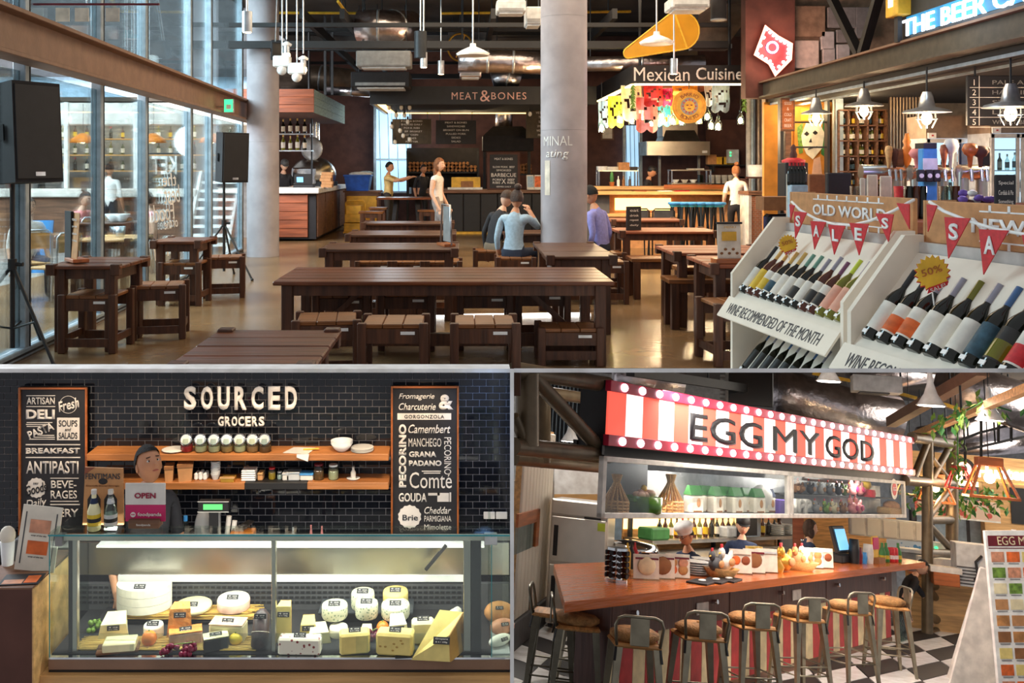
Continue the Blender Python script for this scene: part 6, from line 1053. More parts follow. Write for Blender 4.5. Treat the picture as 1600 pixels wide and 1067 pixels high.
for i, px in enumerate((352, 361)): O('paper_roll', 'white paper roll leaning behind the scale', 'paper roll', MB('offwhite').cyl((0,0,0), (.012,.02,.14-.02*i), .011, None, 12), (AX(px, 4.18), 4.18, WZ), None, 'paper rolls')
t = T('sachet_box', 'orange box with silver sachets behind the case', 'box', (AX(380, 4.18), 4.18, WZ)); part('box', MB('orange').bx(-.05, .05, -.03, .03, 0, .085, .002), t)
for i in range(5): part('sachet', MB('brushed').box((-.02+.01*i, 0, .089+.007*i), (.05, .03, .006), RZ(.3*i)), t)
# ------------------------------------------------------------------ the cheese case
YF, YB = 3.5, 3.86; kz = YF/FOC
def FX(px): return AX(px, YF)
ZT, ZB = AZ(836, YF), AZ(1025, YF); x0, x1 = FX(78), FX(768)
case = T('cheese_case', 'glass-fronted chilled cheese case with grey metal rails', 'display case', ((x0+x1)/2, (YF+YB)/2, FB)); ox, oy, oz = (x0+x1)/2, (YF+YB)/2, FB
def cp(name, mat, px0, px1, y0, y1, z0, z1, bv=0, par=None): return part(name, MB(mat).bx(AX(px0, YF)-ox, AX(px1, YF)-ox, y0-oy, y1-oy, z0-oz, z1-oz, bv), par or case)
cp('front_glass', 'case_glass', 79, 767, YF, YF+.006, ZB, ZT); cp('top_glass', 'case_glass', 77, 797, YF-.01, YF+.07, ZT, ZT+.008); cp('top_edge', 'teal', 77, 797, YF-.012, YF-.01, ZT, ZT+.005)
cp('top_rail', 'offwhite', 92, 797, YF+.008, YF+.03, ZT-.024, ZT-.006, .002); cp('hinge', 'grey', 86, 98, YF-.004, YF+.04, ZT-.04, ZT-.004, .002); cp('hinge', 'grey_light', 757, 777, YF-.004, YF+.04, ZT-.035, ZT-.004, .002)
cp('side_glass', 'case_glass', 77.2, 79, YF, YB, ZB, ZT); cp('side_glass', 'case_glass', 767, 769, YF, YB, ZB, ZT); cp('side_edge', 'teal', 77, 78.2, YF-.003, YF, ZB-.02, ZT); cp('side_edge', 'teal', 767.4, 768.6, YF-.003, YF, ZB-.02, ZT)
for px0, px1, mt in ((103, 109, 'grey_dark'), (109, 117, 'brushed'), (422, 429, 'brushed'), (724, 736, 'brushed'), (736, 752, 'grey_dark')): cp('post', mt, px0, px1, YF+.02, YF+.045, ZB, ZT-.02, .002)
cp('bottom_rail', 'beam_brown', 77, 797, YF-.012, YB, ZB-.045, ZB-.006, .003); cp('rail_lip', 'chrome', 77, 797, YF-.012, YF+.02, ZB-.006, ZB+.001); cp('shadow_gap', 'black', 77, 797, YF-.005, YB, ZB-.056, ZB-.045); cp('plinth', 'wood_pale', 50, 797, YF-.03, YB, FB, ZB-.056)
cp('deck', 'black_matte', 79, 767, YF+.01, YB, ZB-.004, ZB+.004); cp('low_fence', 'acrylic', 104, 742, YF+.025, YF+.028, ZB, ZB+.07)
zp = lambda py: AZ(py, YB)
cp('back_panel', 'grey_dark', 60, 803, YB, YB+.02, ZB, zp(912)); cp('light_band', 'white', 130, 730, YB-.006, YB, zp(908), zp(898)); cp('upper_back', 'brushed', 60, 803, YB, YB+.012, zp(898), zp(848))
m = MB('black')
for j in range(4):
    for i in range(70): x = AX(120, YB)+i*.0225; m.bx(x-ox, x+.016-ox, YB-.003-oy, YB-oy, ZB+.03+j*.02-oz, ZB+.038+j*.02-oz)
part('vent_slots', m, case, stuff=True)
cp('back_ledge', 'white', 100, 760, YB-.05, YB, zp(848), zp(845)); part('back_brace', MB('black').bar((AX(665, 3.8)-ox, 3.8-oy, AZ(890, 3.8)-oz), (AX(697, 3.8)-ox, 3.8-oy, AZ(852, 3.8)-oz), .012), case)
area('case_light', ((x0+x1)/2, YF+.12, ZT-.02), ((x0+x1)/2, YF+.2, 0), 1.5, .04, 9, (1, .98, .9))
t2 = T('second_case', 'next glass case section with wrapped hams and bread', 'display case', (FX(785), oy, FB)); part('glass', MB('case_glass').bx(FX(769)-FX(785), FX(797)-FX(785), YF-oy, YF+.006-oy, ZB-FB, ZT-FB), t2); part('deck', MB('grey_light').bx(FX(769)-FX(785), FX(797)-FX(785), YF+.01-oy, YB-oy, ZB-.004-FB, ZB+.004-FB), t2)
# ------------------------------------------------------------------ cheese
DZ = ZB+.004
def dk(px, py, z=DZ): y = (EYE-z)*FOC/(py-PY); return V((AX(px, y), y, z))
def card(t, at, s='4 oz', w=.045, R=None):
    R = R or RX(-.9+PI/2-.35); c = part('price_card', MB('board_black').box((0,0,0), (w, .0025, w*.42), None, .0008), t, Matrix.Translation(V(at)) @ R.to_4x4()); txt(s, 'lettering_white', c, (0, -.0016, w*.08), w*.75, w*.11, ext=.0004); txt('B 4 / 100g', 'lettering_white', c, (0, -.0016, -w*.1), w*.7, w*.09, ext=.0004)
D('cheese_pale', 'ece2b4', .5, 0, 'plain', .06, 20); D('cheese_yellow', 'e6cf7e', .45, 0, 'plain', .06, 20); D('cheese_white', 'efeadd', .6, 0, 'plain', .05, 25); D('cheese_orange', 'e89a4a', .45, 0, 'stone', .12, 30); D('cheese_pink', 'dcb09a', .5, 0, 'plain', .12, 30); D('cheese_blue', 'e3e0c4', .55, 0, 'dots', .28, 90, 0, '8fa08a'); D('cheese_berry', 'ece6d2', .55, 0, 'dots', .22, 55, 0, '8a3a3a'); D('wax_black', '1c1a1a', .25); D('straw', 'd2ac58', .7, 0, 'wood', .25, 30); D('slate', '3a3d42', .7, 0, 'stone', .15, 8); D('grape_red', '6d1a34', .2, 0, 'plain', .25, 30); D('orange_fruit', 'ee7f1e', .4, 0, 'plain', .06, 40); D('lemon', 'eccb22', .35, 0, 'plain', .06, 40); D('rind', 'b98c4a', .6, 0, 'plain', .1, 20); D('salami', '3a2a2a', .4, 0, 'plain', .3, 40); D('ham', 'c98a6a', .45, 0, 'plain', .2, 20); D('bread', 'b8804a', .7, 0, 'plain', .25, 12); D('cheese_hole', 'b08e4a', .6)
def wheel(label, px, py, z, r, h, mat, rind=None, half=False, n=1, tag_=True, R=None):
    c = dk(px, py, z); t = T('cheese', label, 'cheese', c, R)
    for i in range(n):
        m = MB(mat)
        if half: m.prism([(math.cos(PI*k/14)*r, -math.sin(PI*k/14)*r*.8+r*.3) for k in range(15)], i*h, i*h+h*.95, 'z')
        else: m.lathe([(r*.94, i*h), (r, i*h+h*.15), (r, i*h+h*.8), (r*.95, i*h+h*.97), (r*.0, i*h+h)], n=26)
        part('half_wheel' if half else 'paste', m, t)
    if rind: part('rind', MB(rind).lathe([(r*1.01, h*.05), (r*1.015, h*.75), (r*1.0, h*.76)], n=26), t)
    if tag_: card(t, (0, -r*.25, n*h+.006), R=RX(-1.1+.3)); return t
def slab(label, px, py, z, w, d, h, mat, rz=.2, tag_=True, top=None, dots=None):
    c = dk(px, py, z); t = T('cheese', label, 'cheese', c, rz); part('paste', MB(mat).bx(-w/2, w/2, -d/2, d/2, 0, h, h*.1), t)
    if top: part('rind', MB(top).bx(-w/2*.99, w/2*.99, -d/2*.99, d/2*.99, h, h+.003), t)
    if dots:
        for i in range(dots): part('hole', MB('cheese_hole').ball((rnd.uniform(-.4,.4)*w, -d/2, rnd.uniform(.2,.8)*h), .004, (1.3,.4,.9), 8), t)
    if tag_: card(t, (0, -d*.1, h+.006), R=RX(-.8)); return t
def wedge(label, px, py, z, w, d, h, mat, rz=0, lean=0, tag_=True, rind=None, h2=None):
    c = dk(px, py, z); h2 = h2 or h*.75; t = T('cheese', label, 'cheese', c, RZ(rz) @ RX(lean)); part('paste', MB(mat).hexa([(-w/2,-d/2,0), (w/2,-d/2,0), (w*.35,d/2,0), (-w*.35,d/2,0)], [(-w/2*.8,-d/2,h2), (w/2*.8,-d/2,h2), (w*.3,d/2,h), (-w*.3,d/2,h)]), t)
    if rind: part('rind', MB(rind).hexa([(-w*.36,d/2,0), (w*.36,d/2,0), (w*.36,d/2+.004,0), (-w*.36,d/2+.004,0)], [(-w*.31,d/2,h), (w*.31,d/2,h), (w*.31,d/2+.004,h), (-w*.31,d/2+.004,h)]), t)
    if tag_: card(t, (0, -d*.52, h2*.78), R=RX(-.1)); return t
def straw_mat(label, px0, px1, py, z, d, n=40, th=.012):
    a, b = dk(px0, py, z), dk(px1, py, z); t = T('straw_mat', label, 'straw mat', ((a.x+b.x)/2, a.y, z)); w = (b.x-a.x)/2
    m = MB('straw')
    for i in range(n):
        yy = -d/2+d*(i % 12)/12+rnd.uniform(0, d/14); zz = th*((i//12)/max(1, n//12))+.002; m.bar((-w*rnd.uniform(.92,1.04), yy, zz), (w*rnd.uniform(.9,1.05), yy+rnd.uniform(-.01,.01), zz+rnd.uniform(0,.004)), .0035)
    part('stalks', m, t, stuff=True)
    for q in (-.6, -.2, .2, .6): part('tie', MB('wood_pale').bar((w*q, -d/2, th+.006), (w*q, d/2, th+.006), .003), t)
    return t
def crate_block(label, px0, px1, py, d, h, mat, name='slate_board', cat='slate'):
    a, b = dk(px0, py, DZ), dk(px1, py, DZ); t = T(name, label, cat, ((a.x+b.x)/2, a.y+d/2, DZ)); part('slab', MB(mat).bx(-(b.x-a.x)/2, (b.x-a.x)/2, -d/2, d/2, h-.008, h, .002), t); part('support', MB('black').bx(-(b.x-a.x)/2*.9, (b.x-a.x)/2*.9, -d/2*.7, d/2*.7, 0, h-.008), t); return t
ZP = DZ+.012
crate_block('raised black step under the straw mats of the cheese case', 150, 400, 975, .13, .012, 'black_matte', 'display_step', 'step')
for i in range(2): straw_mat('thick straw mat in the pile below the big white cheeses', 190+8*i, 405-6*i, 958, ZP+.012*i, .1, 30)['group'] = 'piled straw mats'
straw_mat('loose straw mat on the floor of the cheese case', 128, 400, 1006, DZ, .1, 60, .004)
wheel('pile of three white half-wheel cheeses on the straw', 222, 952, ZP+.03, .108, .032, 'cheese_white', half=True, n=3); wheel('flat pale round cheese lying on the straw', 302, 950, ZP+.03, .072, .018, 'cheese_pale'); wheel('white camembert round with pale rind on the straw', 365, 949, ZP+.03, .063, .042, 'cheese_white', 'cheese_pink')
wedge('pale upright half cheese with a dark card on the deck', 180, 993, DZ, .115, .07, .078, 'cheese_pale', .15)
t = T('cutting_board', 'small wooden board under the flat cheese slab', 'board', dk(185, 1015, DZ), .2); part('board', MB('wood_plank').bx(-.075, .075, -.035, .035, 0, .012, .003), t)
slab('flat cream cheese slab on the wooden board', 188, 1012, DZ+.012, .115, .07, .03, 'cheese_pale', .15, False); wheel('little white drum cheese behind the orange', 240, 995, DZ, .037, .05, 'cheese_white')
def fruit(name, label, px, py, mat, r, k=(1,1,1), z=DZ): t = T(name, label, 'fruit', dk(px, py, z)); part('flesh', MB(mat).ball((0,0,r*k[2]), r, k, 16), t); part('stem', MB('green').cyl((0,0,r*2*k[2]-.002), (0,0,r*2*k[2]+.003), .003, None, 6), t)
fruit('orange', 'orange lying among the cheeses at the straw', 233, 1009, 'orange_fruit', .028); fruit('lemon', 'lemon lying beside the pink rind cheese', 368, 1008, 'lemon', .023, (1.1, 1, 1)); fruit('orange', 'orange lying behind the holed cheese block', 598, 990, 'orange_fruit', .024)
def grapes(label, px, py, n, w, mat, z=DZ):
    t = T('grapes', label, 'grapes', dk(px, py, z)); r = .0095
    for i in range(n): part('grape', MB(mat).ball((rnd.uniform(-w, w), rnd.uniform(-.02,.02), r+(i % 3)*.013*rnd.uniform(.6,1)), r, (1,1,1.1), 10), t)
    part('stalk', MB('leaf').cyl((-w,0,.03), (w,0,.045), .002, None, 5), t)
grapes('bunch of dark red grapes at the front of the cheese case', 279, 1022, 34, .062, 'grape_red'); grapes('little bunch of green grapes at the end glass', 148, 985, 14, .022, 'leaf'); grapes('small bunch of red grapes between the cheese blocks', 583, 1000, 14, .016, 'grape_red')
wedge('tall orange cheese wedge with white mould and dark card', 282, 992, DZ+.02, .095, .04, .115, 'cheese_orange', .1, -.12, h2=.1); slab('pink-orange slab cheese behind the red grapes', 290, 1005, DZ, .12, .06, .05, 'cheese_pink', .3, top='cheese_orange'); slab('pale cheese half with a pink rind top', 357, 1000, DZ, .13, .07, .07, 'cheese_pale', -.1, top='cheese_pink'); slab('black waxed wedge cheese with pale cut face', 337, 1014, DZ, .09, .05, .05, 'wax_black', .35, top='cheese_pale')
t = T('salami', 'thick black salami leaning at the middle post of the case', 'salami', dk(404, 1016, DZ), RX(-.55)); part('sausage', MB('salami').lathe([(.008, 0), (.03, .012), (.032, .05), (.03, .12), (.012, .14)], n=18), t); part('string', MB('paper').tube([(math.cos(i*PI/6)*.033, math.sin(i*PI/6)*.033, .06) for i in range(12)], .0012, 5, True), t); card(t, (0, -.035, .11), R=RX(.4))
wedge('tall yellow wedge cheese standing right of the middle post', 444, 1000, DZ, .066, .05, .135, 'cheese_yellow', 0, -.1, rind='rind', h2=.13); wedge('smaller yellow wedge cheese with a dark card', 482, 996, DZ, .07, .045, .075, 'cheese_yellow', .1, -.05, rind='rind'); slab('white cheese slab studded with dark red berries', 469, 1019, DZ, .155, .05, .06, 'cheese_berry', -.03); wedge('pale rounded wedge cheese behind the berry slab', 498, 1000, DZ, .09, .06, .055, 'cheese_pale', .2, tag_=False); wheel('small white round cheese behind the pale wedge', 529, 992, DZ, .035, .035, 'cheese_white', tag_=False)
crate_block('raised slate board carrying the blue cheeses', 497, 645, 975, .13, .045, 'slate'); ZS = DZ+.045
for px, py, r, h, l in ((523, 963, .05, .05, 'blue cheese half nearest the middle post on the slate'), (567, 948, .046, .062, 'blue cheese drum at the back of the slate'), (573, 962, .044, .056, 'blue cheese drum in front on the slate'), (618, 946, .05, .062, 'tall yellowish blue cheese drum at the slate end'), (618, 962, .055, .05, 'white wrapped blue cheese at the slate end')): wheel(l, px, py, ZS, r, h, 'cheese_blue' if 'yellowish' not in l else 'cheese_yellow')
slab('square yellow cheese block before the slate', 554, 1017, DZ, .11, .06, .075, 'cheese_yellow', .15); wedge('small pale cheese piece behind the red grapes', 573, 998, DZ, .055, .03, .05, 'cheese_pale'); slab('yellow cheese block with eye holes before the slate', 618, 1019, DZ, .135, .065, .08, 'cheese_yellow', -.12, dots=7); wedge('white wedge cheese with a blue price card', 621, 998, DZ, .08, .05, .085, 'cheese_white', .2); slab('pale yellow block cheese beside the big wedge', 661, 1003, DZ, .085, .05, .085, 'cheese_pale', .1)
c = dk(684, 1022, DZ); t = T('cheese', 'large yellow alpine cheese wedge lying at the end post', 'cheese', c, -.1); part('paste', MB('cheese_yellow').hexa([(-.09,-.05,0), (.05,-.05,0), (.1,.06,0), (.0,.06,0)], [(-.085,-.05,.008), (.045,-.04,.09), (.085,.06,.13), (.0,.06,.135)]), t); part('rind', MB('rind').hexa([(.05,-.05,0), (.1,.06,0), (.104,.06,0), (.054,-.05,0)], [(.045,-.04,.09), (.085,.06,.13), (.089,.06,.13), (.049,-.04,.09)]), t); card(t, (.02, -.05, .075), 'Gruyere', .06, R=RX(-.7))
for i, (px, py, rz, mt, l) in enumerate(((696, 978, .5, 'ham', 'netted sausage behind the big cheese wedge'), (712, 985, .7, 'salami', 'dark sausage behind the end post of the case'), (700, 965, .6, 'cheese_white', 'white paper-wrapped sausage at the back of the case'))):
    t = T('sausage', l, 'sausage', dk(px, py, DZ+.05), RZ(-rz) @ RX(PI/2)); part('casing', MB(mt).lathe([(.004, -.08), (.017, -.07), (.018, 0), (.017, .07), (.004, .08)], n=14), t)
    for q in (-.04, 0, .04): part('netting', MB('paper').tube([(math.cos(k*PI/6)*.0185, math.sin(k*PI/6)*.0185, q) for k in range(12)], .0008, 4, True), t)
O('slate_board', 'flat slate board at the end post of the cheese case', 'slate', MB('slate').bx(-.13, .1, -.05, .05, 0, .003, .001), dk(672, 1016, DZ-.001), .1)
for i, (px, py, w_, h_, mt, l) in enumerate(((780, 972, .06, .07, 'bread', 'crusty brown loaf in the next glass case'), (785, 990, .05, .05, 'ham', 'wrapped ham in the next glass case'), (781, 1008, .05, .035, 'cheese_white', 'white wrapped cheese in the next glass case'))): t = T('food_pack', l, 'food', dk(px, py, DZ), .3*i); part('food', MB(mt).ball((0,0,h_*.55), h_, (w_/h_, .6, .6), 14), t); card(t, (0, -.03, h_), w=.03, R=RX(-.6))
# things standing on and beside the case
TZ = ZT+.008
t = T('drinks_poster', 'kraft drinks poster with bottle crest standing on the case', 'poster', (AX(161, YF+.16), YF+.16, TZ-.03)); k = (YF+.16)/FOC; part('card', MB('kraft').prism([(-32*k, 0), (32*k, 0), (31*k, 88*k), (-28*k, 90*k)], 0, .008, 'y'), t); txt('FENTIMANS', 'lettering_dark', t, (0, -.002, 76*k), 54*k, 9*k, bold=.02); part('crest', MB('board_black').ball((0,-.001,68*k), 6*k, (1.2, .2, .8), 14), t); txt('Botanically Brewed Beverages', 'kraft_dark', t, (0, -.002, 61*k), 52*k, 3*k); part('corner_print', MB('wood_red').prism([(-28*k, 90*k), (-12*k, 90*k), (-29*k, 78*k)], -.002, 0, 'y'), t); part('stand', MB('kraft_dark').bar((0,.01,60*k), (0,.09,-.0), .02, .006), t)
for px in (147, 173): part('cutout', MB('board_black').prism([(px*k-161*k-10*k, 8*k), (px*k-161*k+10*k, 8*k), (px*k-161*k+10*k, 40*k), (px*k-161*k+5*k, 48*k), (px*k-161*k-5*k, 48*k), (px*k-161*k-10*k, 40*k)], -.002, 0, 'y'), t)
for px, g_, lb, l in ((147, 'cheese_pale', 'label_yellow', 'cloudy lemonade bottle with a yellow label before the kraft poster'), (173, 'bottle_clear', 'grey_light', 'clear tonic bottle with a pale label before the kraft poster')):
    y = YF+.11; k = y/FOC; t = T('drink_bottle', l, 'bottle', (AX(px, y), y, TZ-.03)); r = 10*k; part('glass', MB(g_).lathe([(r*.9, 0), (r, .004), (r, 30*k), (r*.5, 44*k), (r*.36, 48*k), (r*.36, 58*k)], n=18), t); part('label', MB(lb).cyl((0,0,8*k), (0,0,26*k), r*1.02, None, 18, False), t); part('cap', MB('offwhite').cyl((0,0,56*k), (0,0,63*k), r*.42, None, 12), t); part('neck_label', MB('shirt_navy' if lb == 'label_yellow' else 'grey_light').lathe([(r*.62, 42*k), (r*.42, 50*k)], n=14), t); part('label_band', MB('board_black').cyl((0,0,14*k), (0,0,20*k), r*1.03, None, 18, False), t)
y = YF+.06; k = y/FOC; t = T('open_sign', 'white and magenta OPEN delivery sign standing on the case', 'sign', (AX(227, y), y, TZ)); part('upper', MB('offwhite').bx(-31.5*k, 31.5*k, 0, .006, 34*k, 68*k, .002), t); part('lower', MB('magenta').bx(-31.5*k, 31.5*k, 0, .006, 8*k, 34*k, .002), t); txt('OPEN', 'crimson', t, (0, -.002, 49*k), 33*k, 8.5*k, bold=.025); txt('foodpanda', 'lettering_white', t, (7*k, -.002, 19*k), 37*k, 7*k, bold=.01); part('logo', MB('lettering_white').cyl((-19*k,-.002,19*k), (-19*k,0,19*k), 4*k, None, 18), t)
for s in (-1, 1): part('logo_eye', MB('magenta').ball((-19*k+s*1.5*k,-.003,19.5*k), 1.1*k, (1,.4,1.2), 8), t)
part('foot', MB('wood_plank').bx(-24*k, 24*k, -.02, .03, 0, 13*k, .002), t); txt('foodpanda', 'lettering_white', t, (0, -.022, 6*k), 22*k, 4*k)
# side counter with menus
yS = 3.42; t = T('side_counter', 'dark fronted wooden side counter left of the cheese case', 'counter', (AX(28, yS), yS, FB)); zt = AZ(921, yS)-FB; part('front', MB('brown_wall').bx(AX(-40, yS)-AX(28, yS), AX(50, yS)-AX(28, yS), 0, .02, 0, zt), t); part('side', MB('wood_pale').hexa([(AX(50, yS)-AX(28, yS),0,0), (AX(52, yS)-AX(28, yS),0,0), (AX(56, yS)-AX(28, yS),.3,0), (AX(54, yS)-AX(28, yS),.3,0)], [(AX(50, yS)-AX(28, yS),0,zt), (AX(52, yS)-AX(28, yS),0,zt), (AX(56, yS)-AX(28, yS),.3,zt), (AX(54, yS)-AX(28, yS),.3,zt)]), t); part('top', MB('wood_plank').bx(AX(-40, yS)-AX(28, yS), AX(50, yS)-AX(28, yS), 0, .34, zt, zt+.006), t)
zc = zt+FB+.006
t = T('menu_sheet', 'glossy photo menu lying flat on the side counter', 'menu', (AX(32, yS+.05), yS+.06, zc), .1); part('sheet', MB('board_black').bx(-.07, .07, -.04, .05, 0, .004), t); part('photo', MB('ham').bx(-.06, .01, -.035, .0, .004, .005), t); part('photo', MB('label_orange').bx(.015, .06, -.03, .03, .004, .005), t)
t = T('menu_poster', 'leaning cream menu sheet with two food photos on the side counter', 'menu', (AX(68, yS+.2), yS+.16, zc)); k = (yS+.16)/FOC; Rl = RY(.1) @ RX(-.12); part('sheet', MB('paper').box((0,0,48*k), (62*k, .004, 98*k), Rl), t)
for z in (66, 34): part('photo', MB('ham' if z > 40 else 'label_orange').box(Rl @ V((0,-.003,(z-48)*k))+V((0,0,48*k)), (32*k, .003, 20*k), Rl), t); txt('soup of the day', 'lettering_dark', t, Rl @ V((0,-.004,(z-62)*k))+V((0,0,48*k)), 24*k, 2.4*k, R=Rl.to_4x4() @ FRONT)
for s in (-1, 1): part('printed_frame', MB('lettering_dark').box(Rl @ V((s*24*k,-.003,0))+V((0,0,48*k)), (1.5*k, .002, 78*k), Rl), t)
t = T('paper_cup', 'white cup with crumpled napkin at the counter edge', 'cup', (AX(12, yS+.2), yS+.2, zc)); part('cup', MB('white').lathe([(.02, 0), (.026, .09), (.024, .09)], n=14), t); part('napkin', MB('paper').ball((0,0,.11), .03, (1, .8, 1.2), 10), t)
t = T('dark_bottle_holder', 'dark bottle crate behind the leaning cream menu', 'crate', (AX(42, yS+.25), yS+.26, zc)); part('crate', MB('grey_dark').bx(-.045, .045, -.03, .03, 0, .08, .004), t); part('bottle', MB('black').cyl((0,0,.08), (.02,0,.15), .02, .008), t)
# the deli's shopkeeper on a duckboard
t = T('duckboard', 'raised wooden duckboard behind the cheese case', 'platform', (AX(240, 4.0), 4.0, FB))
for i in range(4): part('slat', MB('wood_plank').bx(-.3, .3, -.11+i*.055, -.065+i*.055, .24, .285, .003), t)
for x in (-.25, .25): part('bearer', MB('wood_plank').bx(x-.03, x+.03, -.11, .1, 0, .24), t)
person('man with short black hair looking aside behind the deli counter', (AX(229, 4.0), 4.0, FB+.285), .75, 1.12, top='shirt_black', legs='apron', sleeve=.5, skin='skin', style='short', turn=-.05, nod=-.5)
# warm spots on the wall
for i, px in enumerate((100, 230, 340, 440, 540, 660)): spot('deli_spot', (AX(px, 3.9), 3.98, .98), (AX(px, 4.4), 4.4, .47), 9, (1, .78, .52), 60)
spot('deli_blue_light', (AX(765, 3.9), 3.98, 1.0), (AX(765, 4.4), 4.4, .6), 6, (.25, .5, 1), 55)
# ================================================================== THE STALL ROOM: deck axes RC, floor at UF below the eye
N0, UF = 4.71, -2.16
K_ = ray(1200, 800); K_ = (K_-UC*K_.dot(UC)).normalized(); XK = K_.cross(UC); RK = Matrix((XK, K_, UC)).transposed()
def Xn(px, py=800, n=N0): return CL(CN(px, py, n)).x
def TC(name, label, cat, p, R=None, group=None): return T(name, label, cat, CW(*p), R or RC, group)
def TK(name, label, cat, w_, group=None): return T(name, label, cat, w_, RK, group)
for a in (('stripe_red','b83a3a',.6), ('stripe_cream','dcc79a',.6), ('marquee_red','b5173a',.4), ('drawer_wood','5a3a30',.45,0,'woodz',.2,3), ('counter_orange','b9602a',.22,0,'wood',.06,2), ('panel_cream','e2d8c8',.55,0,'plain',.04,3), ('gunmetal','6f6a5c',.35,.8), ('gunmetal_pale','9a917c',.35,.8), ('cushion','a87a48',.75,0,'fur',.3,14), ('stool_wood','c08a50',.5,0,'wood',.2,5), ('truss','6a5a44',.4,.4), ('wicker','c89a5c',.7,0,'wood',.2,20), ('tile_blue','dfe6ea',.3,0,'dots',.3,10,0,'5f9ac4'), ('kitchen_tile','6f655c',.5,0,'plain',.12,2), ('food_print','f0ebe4',.6,0,'plain',.1,8), ('pokebowl','d8b8a0',.6,0,'dots',.35,7,0,'c4564a'), ('egg','e8b8a0',.4), ('pot_green','4f7a28',.25)): D(*a)
st_floor = ST('floor_stall', MB('grey_dark').hexa([CW(2, -1, UF-.03), CW(26, -1, UF-.03), CW(26, 5.0, UF-.03), CW(2, 5.0, UF-.03)], [CW(2, -1, UF-.1), CW(26, -1, UF-.1), CW(26, 5.0, UF-.1), CW(2, 5.0, UF-.1)]))
ST('floor_kitchen', MB('grey_dark').hexa([CW(6.5, 5.0, -2.6), CW(26, 5.0, -2.6), CW(26, 14, -2.6), CW(6.5, 14, -2.6)], [CW(6.5, 5.0, -2.7), CW(26, 5.0, -2.7), CW(26, 14, -2.7), CW(6.5, 14, -2.7)]))
e1 = V((1.04, -.09)); e2 = V((.54, .33)); o_ = V((14.69, 4.26)); tm = {}
q = .015
for i, mt in ((0, 'white_gloss'), (1, 'black')): tm[i] = MB(mt).prism([((e1*a+e2*b).x, (e1*a+e2*b).y) for a, b in ((q, q), (1-q, q), (1-q, 1-q), (q, 1-q))], -.03, 0, 'z').mesh('floor_tile')
for i in range(-9, 6):
    for j in range(-12, 9):
        c = o_+e1*i+e2*j; w_ = CW(c.x+e1.x/2+e2.x/2, c.y+e1.y/2+e2.y/2, UF); px = PX+FOC*w_.x/w_.y; py = PY-FOC*(w_.z-EYE)/w_.y
        if 790 < px < 1640 and py < 1110 and c.y < 6.4 and w_.y > 4 and not (7.6 < c.x < 14.4 and c.y > 4.75):
            t = part('floor_tile', tm[(i+j) % 2], st_floor); t.matrix_world = Matrix.Translation(CW(c.x, c.y, UF)) @ RC.to_4x4()
# left floor patch by the panelled wall
for i in range(-1, 6):
    for j in range(-2, 5):
        c = V((8.2, 6.0))+V((.62, .28))*i+V((.1, .5))*j; t = part('floor_tile', MB('white_gloss' if (i+j) % 2 else 'black').prism([(0, 0), (.61, .275), (.71, .77), (.1, .495)], -.03, 0, 'z'), st_floor); t.matrix_world = Matrix.Translation(CW(c.x, c.y, UF)) @ RC.to_4x4()
ST('wall_stall_back', MB('grey').hexa([CY(780, 560, 27), CY(1680, 560, 27), CY(1680, 1080, 27), CY(780, 1080, 27)], [CY(780, 560, 27.3), CY(1680, 560, 27.3), CY(1680, 1080, 27.3), CY(780, 1080, 27.3)]))
def ceil_x(n): return (4.0-.114*n)/.26                      # the low ceiling begins where it clears the hall floor above
ST('ceiling_stall', MB('ceiling_dark').hexa([CW(ceil_x(-3), -3, 2.1), CW(40, -3, 2.1), CW(40, 16, 2.1), CW(ceil_x(16), 16, 2.1)], [CW(ceil_x(-3), -3, 2.16), CW(40, -3, 2.16), CW(40, 16, 2.16), CW(ceil_x(16), 16, 2.16)]))
def head_room(p, want): return max(.05, min(want, (-.12-p.z)/.96))
# panelled wall, fridge
a, b = CU(801, 1017, UF), CU(852, 972, UF); wv = (b-a).normalized(); lw = (b-a).length; wn = wv.cross(UC); wn = wn if wn.dot(a-OC) > 0 else -wn; wx_ = wn.cross(UC); a = a if wx_.dot(b-a) > 0 else b; RW = Matrix((wx_, wn, UC)).transposed()
t = bpy.data.objects.new('wall_panelled', None); COL.objects.link(t); t.matrix_world = Matrix.Translation(a) @ RW.to_4x4(); t['kind'] = 'structure'
for i in range(10): part('board', MB('panel_cream').bx(lw*i/10+.008, lw*(i+1)/10-.008, 0, .06, .3, 2.32, .01), t)
part('backing', MB('wood_pale').bx(0, lw, .03, .1, .0, 2.35), t); part('skirting', MB('grey_dark').bx(-.3, lw, -.03, .06, 0, .3, .01), t)
wf = part('window_frame', MB('wood_orange').bx(-.3, lw*.5, -.03, 0, 1.28, 1.42).bx(lw*.4, lw*.5, -.03, 0, 1.0, 1.42), t); part('window_glass', MB('pane').bx(-.3, lw*.4, -.01, 0, 1.0, 1.28), t)
def corners(px0, px1, py0, py1, y): return [CY(px0, py1, y), CY(px1, py1, y), CY(px1, py0, y), CY(px0, py0, y)]
c0 = CY(897, 985, 11.6); t = TK('steel_fridge', 'tall two-door stainless steel fridge beside the panelled wall', 'fridge', c0); k = 11.6/FOC
part('body', MB('steel_bright').bx(-47*k, 46*k, 0, .6, 5*k, 192*k, .01), t)
for z0, z1 in ((8, 93), (97, 166)): d_ = part('door', MB('steel_bright').bx(-45*k, 44*k, -.03, 0, z0*k, z1*k, .012), t); part('handle', MB('black').bx(-40*k, -33*k, -.045, -.03, (z0+9)*k, (z0+(z1-z0)*.8)*k, .004), d_)
part('top_grille', MB('steel_bright').bx(-45*k, 44*k, -.03, 0, 169*k, 191*k, .01), t); part('screen', MB('black').bx(8*k, 35*k, -.034, -.03, 166*k, 169*k), t); part('sticker', MB('capsule_lime').bx(30*k, 42*k, -.034, -.03, 150*k, 162*k), t)
